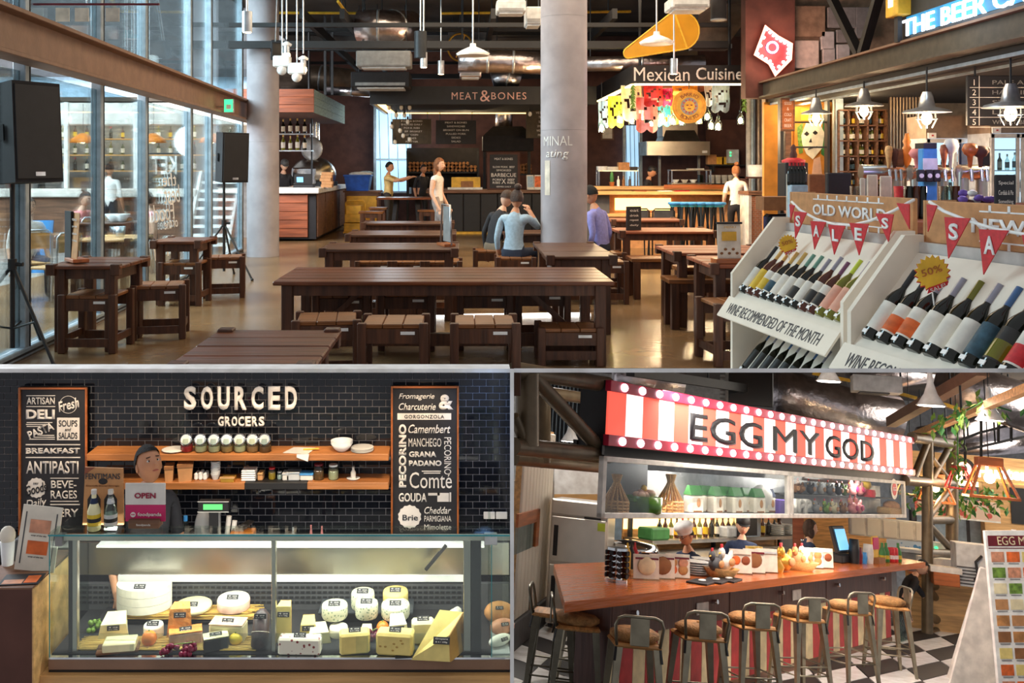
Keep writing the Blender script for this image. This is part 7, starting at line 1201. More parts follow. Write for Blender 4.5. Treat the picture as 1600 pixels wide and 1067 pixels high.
for s in (-42, 40): part('foot', MB('black').bx(s*k, (s+5)*k, 0, .1, 0, 5*k), t)
ST('wall_kitchen', MB('kitchen_tile').hexa([CW(9, 8.6, -2.6), CW(24, 8.6, -2.6), CW(24, 8.6, -.5), CW(9, 8.6, -.5)], [CW(9, 8.8, -2.6), CW(24, 8.8, -2.6), CW(24, 8.8, -.5), CW(9, 8.8, -.5)]))
ST('wall_partition', MB('white').hexa(corners(866, 942, 722, 772, 13.2), corners(866, 942, 722, 772, 13.4)).use('wood_pale').hexa(corners(866, 942, 772, 990, 13.2), corners(866, 942, 772, 990, 13.4)))
ST('wall_pale', MB('pale_blue').hexa(corners(942, 1010, 800, 880, 15), corners(942, 1010, 800, 880, 15.2)))
# ------------------------------------------------------------------ marquee sign
xa, xb = 7.44, 16.0; L = xb-xa; sg = TC('marquee_sign', 'lit red and white striped EGG MY GOD sign with marquee bulbs', 'sign', (xa, N0, .05)); H = .56
part('box', MB('black').bx(0, L, .02, .3, -.1, H), sg)
for z0, z1 in ((0, .095), (H-.095, H)): part('bulb_band', MB('marquee_red').bx(-.02, L+.02, -.03, .03, z0, z1, .004), sg)
ns = 29
for i in range(ns): part('stripe', MB('sign_red' if i % 2 == 0 else 'sign_white').bx(L*i/ns, L*(i+1)/ns, 0, .02, .095, H-.095), sg)
bl = MB('marquee_bulb').ball((0,0,0), .036, (1.6, .5, 1), 12).mesh('bulb')
for i in range(27):
    for z in (.0475, H-.0475): part('bulb', bl, sg, Matrix.Translation((.2+(L-.4)*i/26, -.035, z)))
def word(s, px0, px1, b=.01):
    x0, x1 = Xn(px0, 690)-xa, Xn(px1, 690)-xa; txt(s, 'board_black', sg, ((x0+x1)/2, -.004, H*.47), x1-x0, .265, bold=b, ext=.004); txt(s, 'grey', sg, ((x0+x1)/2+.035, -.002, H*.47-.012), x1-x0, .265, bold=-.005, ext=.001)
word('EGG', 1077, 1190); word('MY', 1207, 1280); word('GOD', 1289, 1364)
area('sign_glow', CW(11.7, N0-.7, .33), CW(11.7, 2.5, -1.2), 7, .4, 55, (1, .78, .74))
# ------------------------------------------------------------------ glass display shelf
cz0, cz1 = -.55, -.04; dc = TC('display_shelf', 'long glass display shelf with pale frame hung under the marquee sign', 'display case', (xa, N0, cz0)); hh = cz1-cz0; LL = Xn(1413, 780)-xa; x9 = Xn(1233, 780)-xa
for z in (0, hh-.045): part('rail', MB('offwhite').bx(-.07, LL, -.02, .03, z, z+.045, .004), dc)
for x in (-.07, x9-.06, x9+.03, LL-.05): part('stile', MB('offwhite').bx(x, x+.06, -.02, .03, 0, hh, .004), dc)
part('glass', MB('shelf_glass').bx(0, x9-.05, 0, .006, .04, hh-.04), dc); part('glass', MB('shelf_glass').bx(x9+.09, LL-.05, 0, .006, .04, hh-.04), dc); part('base', MB('black').prism([(-.05, 0), (LL, 0), (LL+.5, .34), (.5, .34)], 0, .03, 'z'), dc); part('mid_shelf', MB('black').bx(x9+.1, LL, .16, .32, .24, .255), dc); part('roof', MB('black').prism([(-.05, .03), (LL, .03), (LL+.5, .34), (.5, .34)], hh-.02, hh, 'z'), dc); part('back', MB('grey_light').bx(1.3, LL, .34, .36, 0, hh*.8), dc); part('dark_back', MB('board_black').bx(.5, 1.3, .34, .36, 0, hh), dc)
for i in range(8): part('downlight', MB('led_cold').cyl((.6+i*1.0, .18, hh-.025), (.6+i*1.0, .18, hh-.02), .05, None, 14), dc)
for i, x in enumerate((9, 11.5, 14)): lamp('shelf_lamp', CW(x, N0+.1, cz1-.08), 8, (1, .95, .88), .06)
for x in (.0, LL): part('hanger', MB('black').bx(x-.02, x+.02, .3, .34, hh, hh+.12), dc)
IZ = cz0+.03
def at(px, n=N0+.13): return (Xn(px, 800, n), n, IZ)
def basket(label, px, h, r):
    t = TC('wicker_cloche', label, 'basket', at(px)); 
    for i in range(14): a = i*PI/7; part('cane', MB('wicker').tube([(math.cos(a)*r, math.sin(a)*r*.6, 0), (math.cos(a)*r*1.02, math.sin(a)*r*.6, h*.3), (math.cos(a)*r*.35, math.sin(a)*r*.2, h*.68), (math.cos(a)*r*.18, math.sin(a)*r*.12, h*.8), (math.cos(a)*r*.4, math.sin(a)*r*.2, h)], .012, 5), t)
    for z in (.05, .13, .21, .3): part('hoop', MB('wicker').tube([(math.cos(i*PI/10)*r, math.sin(i*PI/10)*r*.6, h*z) for i in range(20)], .01, 5, True), t)
    return t
basket('wicker bell basket left of the green egg pot', 962, .33, .15); basket('wicker bell basket right of the green egg pot', 1047, .36, .17)
t = TC('egg_pot', 'green enamel pot heaped with pink eggs in the display shelf', 'pot', at(1005)); part('pot', MB('pot_green').lathe([(.15, 0), (.17, .02), (.175, .15), (.165, .15), (.15, .03)], n=22), t)
for s in (-1, 1): part('handle', MB('pot_green').bx(s*.19-.03, s*.19+.03, -.03, .03, .1, .13, .005), t)
for i in range(12): part('egg', MB('egg').ball((rnd.uniform(-.12,.12), rnd.uniform(-.08,.08), .16+.02*(i % 2)), .04, (1.2,1,.8), 10), t)
part('chick', MB('yellow').ball((0,0,.22), .03), t)
for i, px in enumerate((1083, 1101, 1117, 1132, 1148, 1164, 1182, 1200)):
    t = TC('coffee_bag', 'cream coffee bag with dark green top in the display shelf', 'bag', at(px, N0+.1+.08*(i % 2)), RC @ RZ(rnd.uniform(-.15,.15)), 'coffee bags'); part('lower', MB('paper').bx(-.13, .13, -.05, .05, 0, .18, .02), t); part('upper', MB('shirt_navy' if i == 7 else 'green').hexa([(-.125,-.045,.18), (.125,-.045,.18), (.125,.045,.18), (-.125,.045,.18)], [(-.11,-.01,.27), (.11,-.01,.27), (.11,.01,.27), (-.11,.01,.27)]), t); part('print', MB('kraft').ball((0.02,-.05,.11), .04, (1,.2,1.1), 10), t); part('caption', MB('kraft_dark').bx(-.08, .08, -.053, -.05, .02, .035), t)
O('purple_bag', 'purple gift bag beside the coffee bags', 'bag', MB('purple').bx(-.12, .12, -.05, .05, 0, .16, .01), CW(*at(1218)), RC); O('sack', 'white sack lying behind the coffee bags', 'sack', MB('offwhite').ball((0,0,.15), .2, (1.2, .5, .8), 14), CW(*at(1190, N0+.22)), RC)
t = TC('cut_letters', 'cream wooden letters IPP in the display shelf', 'letters', at(1250)); txt('IPP', 'offwhite', t, (0, 0, .09), .5, .17, bold=.05, ext=.05)
def hen(label, p, mat, s, wing='kraft', R=None, cat='hen'):
    t = TC('hen_ornament', label, cat, p, R); part('body', MB(mat).ball((0,0,.1*s), .1*s, (1.25, .8, .95), 14), t); part('tail', MB(mat).ball((.13*s,0,.17*s), .06*s, (.6, .5, 1.3), 10, RY(.5)), t); part('head', MB(mat).ball((-.1*s,0,.21*s), .05*s, (1, .9, 1.3), 10), t); part('comb', MB('red').bx(-.13*s, -.07*s, -.008*s, .008*s, .26*s, .31*s, .004), t); part('beak', MB('mustard').cyl((-.14*s,0,.21*s), (-.18*s,0,.2*s), .015*s, .002, 8), t); part('wing', MB(wing).ball((.02*s,-.08*s,.11*s), .06*s, (1.3, .3, .8), 10), t); return t
for i, (px, mt) in enumerate(((1241, 'kraft_dark'), (1250, 'kraft_dark'), (1267, 'grey_dark'), (1283, 'offwhite'), (1297, 'grey'), (1311, 'grey_dark'), (1319, 'leaf'))): p = at(px, N0+.24); hen(('brown plush hen first on the upper display shelf', 'second brown plush hen on the upper display shelf', 'dark grey plush hen on the upper display shelf', 'white plush hen on the upper display shelf', 'grey plush hen on the upper display shelf', 'charcoal plush hen beside the green one', 'green plush hen on the upper display shelf')[i], (p[0], p[1], p[2]+.225), mt, .6, cat='toy hen')
for i, px in enumerate((1276, 1291, 1303, 1317)): hen(('grey toy hen standing right of the IPP letters', 'green toy hen on the lower display shelf', 'cream toy hen on the lower display shelf', 'dark toy hen last on the lower display shelf')[i], at(px), ('grey', 'leaf', 'cream', 'kraft_dark')[i], .6, cat='toy hen')
for i, (px, z) in enumerate(((1333, .23), (1343, .23), (1332, 0), (1340, .05))): p = at(px, N0+.24 if z > .1 else N0+.1); hen('pink spotted toy hen in the display shelf', (p[0], p[1], p[2]+(z if z > .1 else 0)), 'pink', .8, 'magenta', cat='toy hen')['group'] = 'pink toy hens'
t = TC('yellow_duck', 'yellow toy duck on top of a red macaron box', 'toy', at(1354, N0+.24)[:2]+(IZ+.225,)); part('box', MB('red').lathe([(.12, 0), (.13, .05), (.12, .1)], n=16), t); part('body', MB('yellow').ball((0,0,.16), .09, (1,.8,.8)), t); part('head', MB('yellow').ball((0,0,.27), .06), t)
t = TC('egg_basket', 'low wicker basket with goods at the display shelf end', 'basket', at(1393)); part('basket', MB('wicker').bx(-.35, .35, -.1, .1, 0, .1, .02), t); part('goods', MB('kraft').ball((0,0,.12), .12, (2.2, .8, .6), 12), t)
t = TC('round_sticker', 'round red and white sticker on the display shelf glass', 'sticker', (Xn(1396, 762), N0-.012, -.16)); part('disc', MB('offwhite').cyl((0,0,0), (0,.004,0), .14, None, 24), t); part('crest', MB('red').cyl((0,-.003,0), (0,0,0), .09, None, 20), t); txt('EGG', 'white', t, (0, -.004, 0), .12, .05)
# ------------------------------------------------------------------ counter
ct = TC('bar_counter', 'long wooden bar counter with striped red and cream front', 'counter', (7.63, N0, UF)); LC = 14.87-7.63; tp = -1.13-UF
part('worktop', MB('counter_orange').prism([(Xn(883, 930, 4.5)-7.63, -.21), (Xn(1446, 880, 4.5)-7.63, -.21), (Xn(1446, 880, 4.5)-7.63+.3, .35), (1.7, 1.2), (.9, 1.25)], tp-.075, tp, 'z'), ct)
sw = [0, 2.1, 3.9, 5.6, LC]
xs = [0, Xn(1140, 940)-7.63, Xn(1222, 930)-7.63, Xn(1291, 920)-7.63, LC]
for i in range(4):
    d_ = part('drawer_front', MB('drawer_wood').bx(xs[i]+.01, xs[i+1]-.01, 0, .04, tp-.38, tp-.08, .006), ct)
for px in (988, 1113, 1217, 1305, 1377): x = Xn(px, 935)-7.63; part('coat_hook', MB('chrome').cyl((x,0,tp-.2), (x,-.06,tp-.19), .022, None, 10), ct)
for px in (1097, 1244): x = Xn(px, 940)-7.63; part('socket_plate', MB('offwhite').bx(x-.12, x+.12, -.012, 0, tp-.3, tp-.19, .004), ct)
nst = 34
for i in range(nst): part('stripe_panel', MB('stripe_red' if i % 2 else 'stripe_cream').bx(LC*i/nst+.004, LC*(i+1)/nst-.004, .03, .06, .06, tp-.385), ct)
part('skirting', MB('wood_plank').bx(0, LC, .02, .3, 0, .07), ct); part('carcass', MB('drawer_wood').bx(0, LC, .06, .34, .07, tp-.08), ct); part('end_panel', MB('drawer_wood').bx(-.02, .0, 0, .34, .07, tp-.08), ct)
TP = -1.13
def onc(px, n): q_ = CL(CU(px, 0, 1)) ; return None
def oc(px, py, n=None):                                  # a spot on the worktop seen at px, py
    w_ = CL(CU(px, py, TP)); return (w_.x, w_.y, TP)
def stool(label, p, R, mat='gunmetal_pale', group=None):
    t = T('metal_bar_stool', label, 'stool', CW(p[0], p[1], UF), RC @ RZ(R), group); h = .74; w_ = .16
    for sx in (-1, 1):
        for sy in (-1, 1): part('leg', MB(mat).hexa([(sx*.15-.03, sy*.15-.03, h-.04), (sx*.15+.03, sy*.15-.03, h-.04), (sx*.15+.03, sy*.15+.03, h-.04), (sx*.15-.03, sy*.15+.03, h-.04)], [(sx*.215-.014, sy*.215-.014, 0), (sx*.215+.014, sy*.215-.014, 0), (sx*.215+.014, sy*.215+.014, 0), (sx*.215-.014, sy*.215+.014, 0)]), t)
    for q in (.22, .3): part('foot_ring', MB(mat).tube([(-.2,-.2,q), (.2,-.2,q), (.2,.2,q), (-.2,.2,q)], .008, 6, True), t)
    part('seat_pan', MB('stool_wood').bx(-.19, .19, -.19, .19, h-.05, h-.015, .015), t); cu = part('cushion', MB('cushion').lathe([(.16, 0), (.2, .03), (.2, .06), (.15, .085), (.0, .09)], (0,0,h-.015), 16), t); part('button', MB('stool_wood').ball((0,0,h+.07), .02), cu)
    part('back_hoop', MB(mat).tube([(-.17,-.18,h-.03), (-.19,-.21,h+.12), (-.17,-.22,h+.17), (-.12,-.225,h+.19), (.12,-.225,h+.19), (.17,-.22,h+.17), (.19,-.21,h+.12), (.17,-.18,h-.03)], .013, 8), t); part('back_plate', MB(mat).bx(-.075, .075, -.232, -.22, h-.02, h+.185, .004), t)
    for x in (-.17, .17): part('tie', MB('black').bar((x,-.17,h), (x*1.1,-.2,h-.14), .02, .006), t)
    return t
s0 = stool('cushioned low-back bar stool, second from the spice carousel end of the striped counter', (8.28, 4.24), -.75, group='bar stools along the striped counter')
for i, (x, n, r) in enumerate(((7.42, 4.36, -.85), (9.35, 4.26, -.62), (10.38, 4.2, -.5), (11.55, 4.14, -.45))): dup(s0, CW(x, n, UF), RC @ RZ(r), 'cushioned low-back bar stool, %s from the spice carousel end of the striped counter' % ('first', 'third', 'fourth', 'fifth')[i])
o = dup(s0, CW(12.6, 4.05, UF), RC @ RZ(.7), 'metal bar stool turned aside at the far end of the striped counter'); del o['group']
s1 = stool('dark metal bar stool with a tufted cushion at the counter corner', (7.55, 5.0), -2.5, 'gunmetal'); s2 = stool('dark metal bar stool with bare wooden seat beside the fridge', (7.85, 5.45), -2.6, 'gunmetal'); s3 = stool('pale wooden seat bar stool tucked under the counter corner', (8.6, 5.55), -1.6, 'gunmetal_pale')
for s in (s2, s3):
    for ch in list(s.children):
        if ch.name.startswith('cushion'):
            for g_ in list(ch.children): bpy.data.objects.remove(g_)
            bpy.data.objects.remove(ch)
# things on the counter
t = TC('spice_carousel', 'chrome carousel tower of spice jars on the counter', 'spice rack', oc(963, 908)); part('base', MB('chrome').cyl((0,0,0), (0,0,.03), .14, None, 24), t); part('core', MB('chrome').cyl((0,0,.03), (0,0,.36), .07, None, 16), t); part('top', MB('chrome').cyl((0,0,.36), (0,0,.39), .13, None, 24), t); jm = MB('bottle_amber').cyl((.07,0,0), (.13,0,0), .026, None, 10).use('black').cyl((.13,0,0), (.15,0,0), .027, None, 10).mesh('spice_jar')
for i in range(8):
    for j in range(5): part('spice_jar', jm, t, Matrix.Translation((0,0,.07+j*.065)) @ Matrix.Rotation(i*PI/4, 4, 'Z'))
t.matrix_world = t.matrix_world @ Matrix.Scale(.74, 4)
def table_menu(label, px, py, w_, h_, ph, R=.9, head='dark_red'):
    t = TC('table_menu', label, 'menu', oc(px, py), RC @ RZ(R-1.45)); part('stand', MB('acrylic').bx(-w_/2-.01, w_/2+.01, -.012, .05, 0, .015), t); c_ = part('card', MB('paper').box((0,0,h_/2+.01), (w_, .008, h_), RX(-.06)), t); part('heading', MB(head).box((0,-.006-.03*h_,h_*.88), (w_*.9, .003, h_*.08), RX(-.06)), c_)
    for i, mt in enumerate(ph): part('photo', MB(mt).ball((0 if len(ph) == 1 else (-.22+.44*(i % 2))*w_, -.01, h_*(.58 if len(ph) < 3 else .68-.3*(i//2))), w_*(.36 if len(ph) == 1 else .2), (1, .1, .85), 12), c_)
    part('caption', MB('lettering_dark').box((0,-.006,h_*.22), (w_*.6, .003, h_*.03), RX(-.06)), c_)
for i, (px, py, ph) in enumerate(((1009, 906, ('cream',)), (1034, 905, ('kraft_dark',)), (1058, 904, ('bread', 'ham', 'label_orange', 'bread')))): table_menu(('table menu showing a soup bowl at the spice carousel', 'table menu showing a brown dish between two others', 'table menu showing four dishes near the white cap cook')[i], px, py, .27, .215, ph)
for i, (px, py, ph, hd) in enumerate(((1157, 897, ('label_orange', 'wood_red'), 'paper'), (1178, 896, ('kraft_dark',), 'dark_red'), (1198, 895, (), 'grey_light'))): table_menu(('table menu with two red dishes beside the hen bowl', 'table menu with a dark pot dish beside the yellow cups', 'pale blue text menu right of the yellow cups')[i], px, py, .27, .24, ph, head=hd)
for i, (px, ph) in enumerate(((1271, ('ham', 'bread', 'ham', 'bread')), (1287, ('purple', 'wood_red')))): table_menu(('table menu with many small dishes right of the hens', 'table menu with two purple dishes near the till')[i], px, 888, .27, .22, ph, head='paper')
def bowl_of(label, px, py, mat, r=.16): t = TC('bowl', label, 'bowl', oc(px, py)); part('bowl', MB(mat).lathe([(r*.6, 0), (r, .1), (r*.93, .1), (r*.5, .02)], n=18), t); return oc(px, py)
p = bowl_of('wooden bowl holding two porcelain hens', 1126, 903, 'stool_wood', .19); hen('black speckled porcelain hen in the wooden bowl', (p[0]-.12, p[1], p[2]+.06), 'grey_dark', .75); hen('white porcelain hen in the wooden bowl', (p[0]+.1, p[1], p[2]+.06), 'offwhite', .85)
p = oc(1226, 893); hen('golden porcelain hen on the counter', p, 'gold', 1.0); p = oc(1213, 894); t = TC('egg_pepper_mill', 'small golden pot beside the golden hen', 'pot', p); part('pot', MB('gold').lathe([(.07, 0), (.09, .06), (.05, .13), (.06, .17)], n=14), t)
p = bowl_of('wicker bowl holding a pale hen', 1252, 891, 'wicker', .2); hen('pale brown porcelain hen in the wicker bowl', (p[0]-.1, p[1], p[2]+.05), 'kraft', .8); hen('cream porcelain hen in the wicker bowl', (p[0]+.1, p[1], p[2]+.05), 'offwhite', .8)
for i, px in enumerate((1096, 1118, 1138)): O('napkin_tray', 'flat black tray with a white napkin on the counter', 'tray', MB('black').bx(-.17, .17, -.1, .1, 0, .02, .004).use('offwhite').ball((.02,0,.025), .05, (1.4, .7, .2)), CW(*oc(px, 911-2*i)), RC @ RZ(.2), 'black napkin trays')
for i, (px, py) in enumerate(((1085, 897), (1105, 893))): t = TC('plate_stack', ('white plate stack behind the black trays', 'white plate stack beside the hen bowl')[i], 'plates', oc(px, py)); [part('plate', MB('white_gloss').lathe([(.1, j*.022), (.17, j*.022+.018), (.16, j*.022+.02)], n=18), t) for j in range(6)]
for i, px in enumerate((1149, 1158, 1172, 1178, 1184)): O('plastic_cup', 'yellow juice cup behind the table menus', 'cup', MB('yellow').lathe([(.04, 0), (.055, .16), (.05, .16)], n=12), CW(*oc(px, 889)[:2], TP+.0+(.08 if i > 1 else 0)) , RC, 'yellow cups')
t = TC('condiments', 'cluster tray of sauce squeeze bottles by the carousel', 'sauces', oc(985, 897)); part('tray', MB('stool_wood').bx(-.12, .12, -.08, .08, 0, .05, .004), t)
for i, (x, mt) in enumerate(((-.07, 'yellow'), (0, 'black'), (.07, 'red'))): part('bottle', MB(mt).lathe([(.035, .05), (.035, .2), (.012, .25), (.008, .29)], (x,0,0), 12), t)
t = TC('till', 'till with lit blue screen at the back of the counter', 'till', oc(1312, 878)); part('monitor', MB('black').box((0,0,.28), (.42, .05, .34), RX(-.25), .01), t); part('screen', MB('screen').box((-.01,-.04,.285), (.34, .01, .26), RX(-.25)), t); part('foot', MB('black').bx(-.18, .3, -.1, .2, 0, .1, .01), t)
for i, (px, mt, l) in enumerate(((1379, 'green', 'green bottle beside the pink stand'), (1385, 'green', 'second green bottle in the soda row'), (1393, 'red', 'red soda can in the soda row'), (1398, 'red', 'second red soda can in the soda row'), (1404, 'green', 'tall green bottle at the end of the soda row'))):
    m = MB('bottle_green' if False else mt).lathe([(.04, 0), (.045, .01), (.045, .13), (.018, .2), (.018, .25)] if mt == 'green' else [(.045, 0), (.05, .01), (.05, .17), (.04, .19)], n=12); m.use('label_yellow' if mt == 'green' else 'white').cyl((0,0,.04), (0,0,.09), .051 if mt == 'red' else .046, None, 12, False); O('soda_bottle', l, 'bottle', m, CW(*oc(px, 878)), RC)
t = TC('pink_stand', 'small magenta and yellow stand beside the sodas', 'sign', oc(1368, 879)); part('back', MB('yellow').bx(-.12, .12, .0, .01, 0, .34), t); part('panel', MB('magenta').bx(-.09, .12, -.01, 0, .17, .32), t); part('holder', MB('kraft_dark').bx(-.13, .13, -.09, -.01, 0, .07), t)
for i, (px, mt, h_) in enumerate(((1340, 'dark_red', .2), (1347, 'sky_blue', .14), (1357, 'offwhite', .24), (1335, 'black', .3))): O('counter_pot', ('dark red pot near the till', 'blue cup near the till', 'glass of straws near the pink stand', 'black card reader behind the red pot')[i], 'container', MB(mt).lathe([(.06, 0), (.07, h_*.5), (.06, h_), (.05, h_)], n=12), CW(*oc(px, 880)), RC)
# ------------------------------------------------------------------ kitchen behind the counter
NK = 7.4
def ks(px, py, n=NK): return CL(CN(px, py, n))
a, b = ks(1000, 842), ks(1240, 838); t = TC('kitchen_shelf', 'long steel kitchen shelf with sauce bottles behind the cooks', 'shelf', (a.x, NK, a.z)); part('board', MB('brushed').bx(0, b.x-a.x, -.2, .25, -.05, 0), t); part('light_panel', MB('led_warm').bx(0, (b.x-a.x)*.55, .26, .28, .1, .38), t); part('back', MB('stool_wood').bx(0, b.x-a.x, .28, .3, -1.2, .5), t)
for x in (.1, (b.x-a.x)*.5, (b.x-a.x)-.1): part('post', MB('steel_dark').bx(x-.03, x+.03, .2, .25, -1.8, .5), t)
for i in range(22):
    px = 1030+i*9; q_ = ks(px, 840)
    if 1135 < px < 1172: continue
    O('sauce_jar', 'sauce bottle on the steel shelf behind the cooks', 'bottle', SB[(0, 2, 4, 2, 3)[i % 5]], CW(q_.x, NK, a.z), RC, 'sauce bottles of the stall kitchen')
for px, mt, l in ((1010, 'green', 'green basket on the steel kitchen shelf'), (1023, 'green', 'second green basket on the steel kitchen shelf'), (1128, 'grey_light', 'grey tub on the steel kitchen shelf')): q_ = ks(px, 840); O('shelf_tub', l, 'tub', MB(mt).bx(-.14, .14, -.12, .12, 0, .16, .02), CW(q_.x, NK-.05, a.z), RC)
for px in (1208, 1225): q_ = ks(px, 838); t = TC('plate_stack', 'white plates stacked at the end of the kitchen shelf', 'plates', (q_.x, NK, a.z), None, 'kitchen plates'); [part('plate', MB('white').lathe([(.12, j*.03), (.2, j*.03+.025)], n=14), t) for j in range(6)]
q_ = ks(1155, 838); t = TC('microwave', 'black microwave oven on the kitchen shelf', 'microwave', (q_.x, NK, a.z)); part('case', MB('chrome').bx(-.5, .4, -.2, .2, 0, .36, .01), t); part('door', MB('black').bx(-.46, .2, -.22, -.2, .03, .33), t)
q_ = ks(1095, 880, 6.9); t = TC('steel_worktop', 'stainless worktop with pans behind the counter', 'worktop', (q_.x, 6.9, -2.6)); part('top', MB('brushed').bx(-2.6, 3.2, -.3, .4, 1.26, 1.32, .01), t); part('cupboard', MB('brushed').bx(-2.6, 3.2, -.25, .35, 0, 1.26), t); part('pan', MB('chrome').lathe([(.3, 1.32), (.36, 1.42), (.3, 1.5), (.05, 1.53)], (-1.9,0,0), 20), t)
person('cook with glasses and white cap looking down behind the counter', CW(*[ks(1080, 820, 5.75).x, 5.75], ks(1080, 820, 5.75).z-1.66), RC @ RZ(-1.9), 1.66, top='shirt_navy', legs='apron', sleeve=.6, cap=('white', 'chef'), glasses=True, nod=.3, lean=.08)
person('cook in black cap and navy shirt behind the yellow cups', CW(*[ks(1160, 808, 5.75).x, 5.75], ks(1160, 808, 5.75).z-1.68), RC @ RZ(-.95), 1.7, top='shirt_navy', legs='apron', sleeve=.5, skin='skin_light', cap=('black', 'cap'), nod=.3)
person('woman with a brown bob in navy touching the till screen', CW(*[ks(1263, 820, 5.75).x, 5.75], ks(1263, 814, 5.75).z-1.68), RC @ RZ(.75), 1.7, top='shirt_navy', legs='apron', sleeve=.5, skin='skin_light', hair='hair_brown', style='bob', pose={'elr': (.2, -.25, 1.2), 'wrr': (.1, -.5, 1.25)})
person('person in black reaching down beside the counter end', CW(16.0, 4.95, UF-.44), RC @ RZ(.6), 1.55, top='shirt_black', legs='apron', sleeve=.4, skin='skin_light', hair='hair_black', lean=.5, pose={'elr': (.26, -.5, 1.0), 'wrr': (.3, -.55, .75)})
t = TC('apron_rack', 'grey cloth hanging at the counter end above bottles', 'cloth', (15.05, 4.75, UF)); part('cloth', MB('grey').hexa([(-.1,0,.35), (.35,.05,.25), (.35,.25,.25), (-.1,.2,.35)], [(-.05,0,1.0), (.3,.05,.95), (.3,.25,.95), (-.05,.2,1.0)]), t); part('ruffle', MB('offwhite').tube([(-.1+.08*i, .02*(i % 2), 1.02) for i in range(6)], .03, 6), t)
for i in range(4): part('bottle', MB('bottle_clear').lathe([(.04, 0), (.045, .02), (.045, .2), (.015, .28), (.015, .34)], (0+.07*i, -.05, 0), 10), t)
# ------------------------------------------------------------------ right side: cabinets, tiles, truss tower, booth
def slabk(name, label, cat, px0, px1, py0, py1, y, mat, d=.3, kids=(), group=None):
    w_ = CY((px0+px1)/2, py1, y); t = TK(name, label, cat, w_, group); k = y/FOC; W = (px1-px0)/2*k*1.04; Hh = (py1-py0)*k*1.06; part('body', MB(mat).bx(-W, W, 0, d, 0, Hh, .008), t)
    for f in kids: f(t, W, Hh)
    return t
def seams(n): return lambda t, W, Hh: [part('door', MB('panel_cream').bx(-W+2*W*i/n+.02, -W+2*W*(i+1)/n-.02, -.03, 0, .02, Hh-.02, .006), t) for i in range(n)]
slabk('wall_cabinet', 'row of pale wall cabinets behind the display shelf', 'cabinet', 1335, 1447, 815, 842, 16.5, 'offwhite', .4, (seams(5),)); ST('wall_tiled', MB('tile_blue').hexa(corners(1385, 1452, 842, 885, 17), corners(1385, 1452, 842, 885, 17.2))); ST('wall_side', MB('stool_wood').hexa(corners(1240, 1400, 800, 900, 18.5), corners(1240, 1400, 800, 900, 18.7)))
slabk('kitchen_cupboard', 'reddish wooden kitchen cupboard beside the woman at the till', 'cupboard', 1240, 1256, 815, 880, 15.5, 'wood_red', .3, (lambda t, W, Hh: part('knob', MB('chrome').ball((W*.6,-.01,Hh*.5), .03), t),))
slabk('grey_bin', 'grey lidded crate behind the counter end', 'crate', 1410, 1440, 866, 885, 15, 'grey', .4, (lambda t, W, Hh: part('lid', MB('grey_light').bx(-W*1.05, W*1.05, -.03, .43, Hh, Hh+.05), t),))
def truss(label, pts, y0=N0+.12, r=.05, name='truss'):
    o = pts[0][0]; base = CN(*o, y0); t = T(name, label, 'truss', base, RC); Bi = (Matrix.Translation(base) @ RC.to_4x4()).inverted()
    for a, b, rr in pts: part('tube', MB('truss').cyl(Bi @ CN(*a, y0), Bi @ CN(*b, y0), rr*r, None, 12), t)
    return t
truss('brown steel roof truss left of the marquee sign', [((803, 697), (950, 712), 1.4), ((803, 578), (950, 601), 1.4), ((824, 583), (824, 696), 1.9), ((947, 606), (947, 708), 1.2), ((832, 588), (942, 706), 1.3), ((803, 650), (822, 697), .9)])
truss('second roof truss tube behind the first one', [((803, 716), (938, 729), 1.3), ((803, 605), (938, 626), 1.2), ((847, 612), (847, 722), 1.7), ((825, 705), (848, 722), 1.2), ((858, 612), (942, 700), .8)], N0+1.0)
truss('brown steel roof truss right of the marquee sign', [((1425, 683), (1490, 694), 1.6), ((1413, 750), (1490, 756), 1.6), ((1450, 688), (1450, 753), 1.5), ((1427, 748), (1449, 692), 1.1), ((1486, 694), (1455, 750), 1.1), ((1455, 716), (1484, 752), 1.0)], N0)
truss('upright steel truss tower at the end of the counter', [((1449, 758), (1449, 992), 1.6), ((1488, 692), (1487, 1003), 1.9), ((1450, 812), (1487, 812), 1.3), ((1450, 808), (1486, 762), 1.0), ((1451, 820), (1486, 858), 1.1), ((1450, 864), (1487, 865), 1.3), ((1451, 908), (1486, 870), 1.1), ((1450, 914), (1487, 919), 1.3), ((1451, 920), (1486, 965), 1.1), ((1450, 965), (1487, 972), 1.3), ((1451, 990), (1486, 975), 1.0)], N0)
ST('trim_15', MB('black').hexa([CW(7.4, N0+.02, -.03), CW(15.9, N0+.02, -.03), CW(16.6, N0+.4, -.03), CW(8.0, N0+.4, -.03)], [CW(7.4, N0+.02, .05), CW(15.9, N0+.02, .05), CW(16.6, N0+.4, .05), CW(8.0, N0+.4, .05)]))
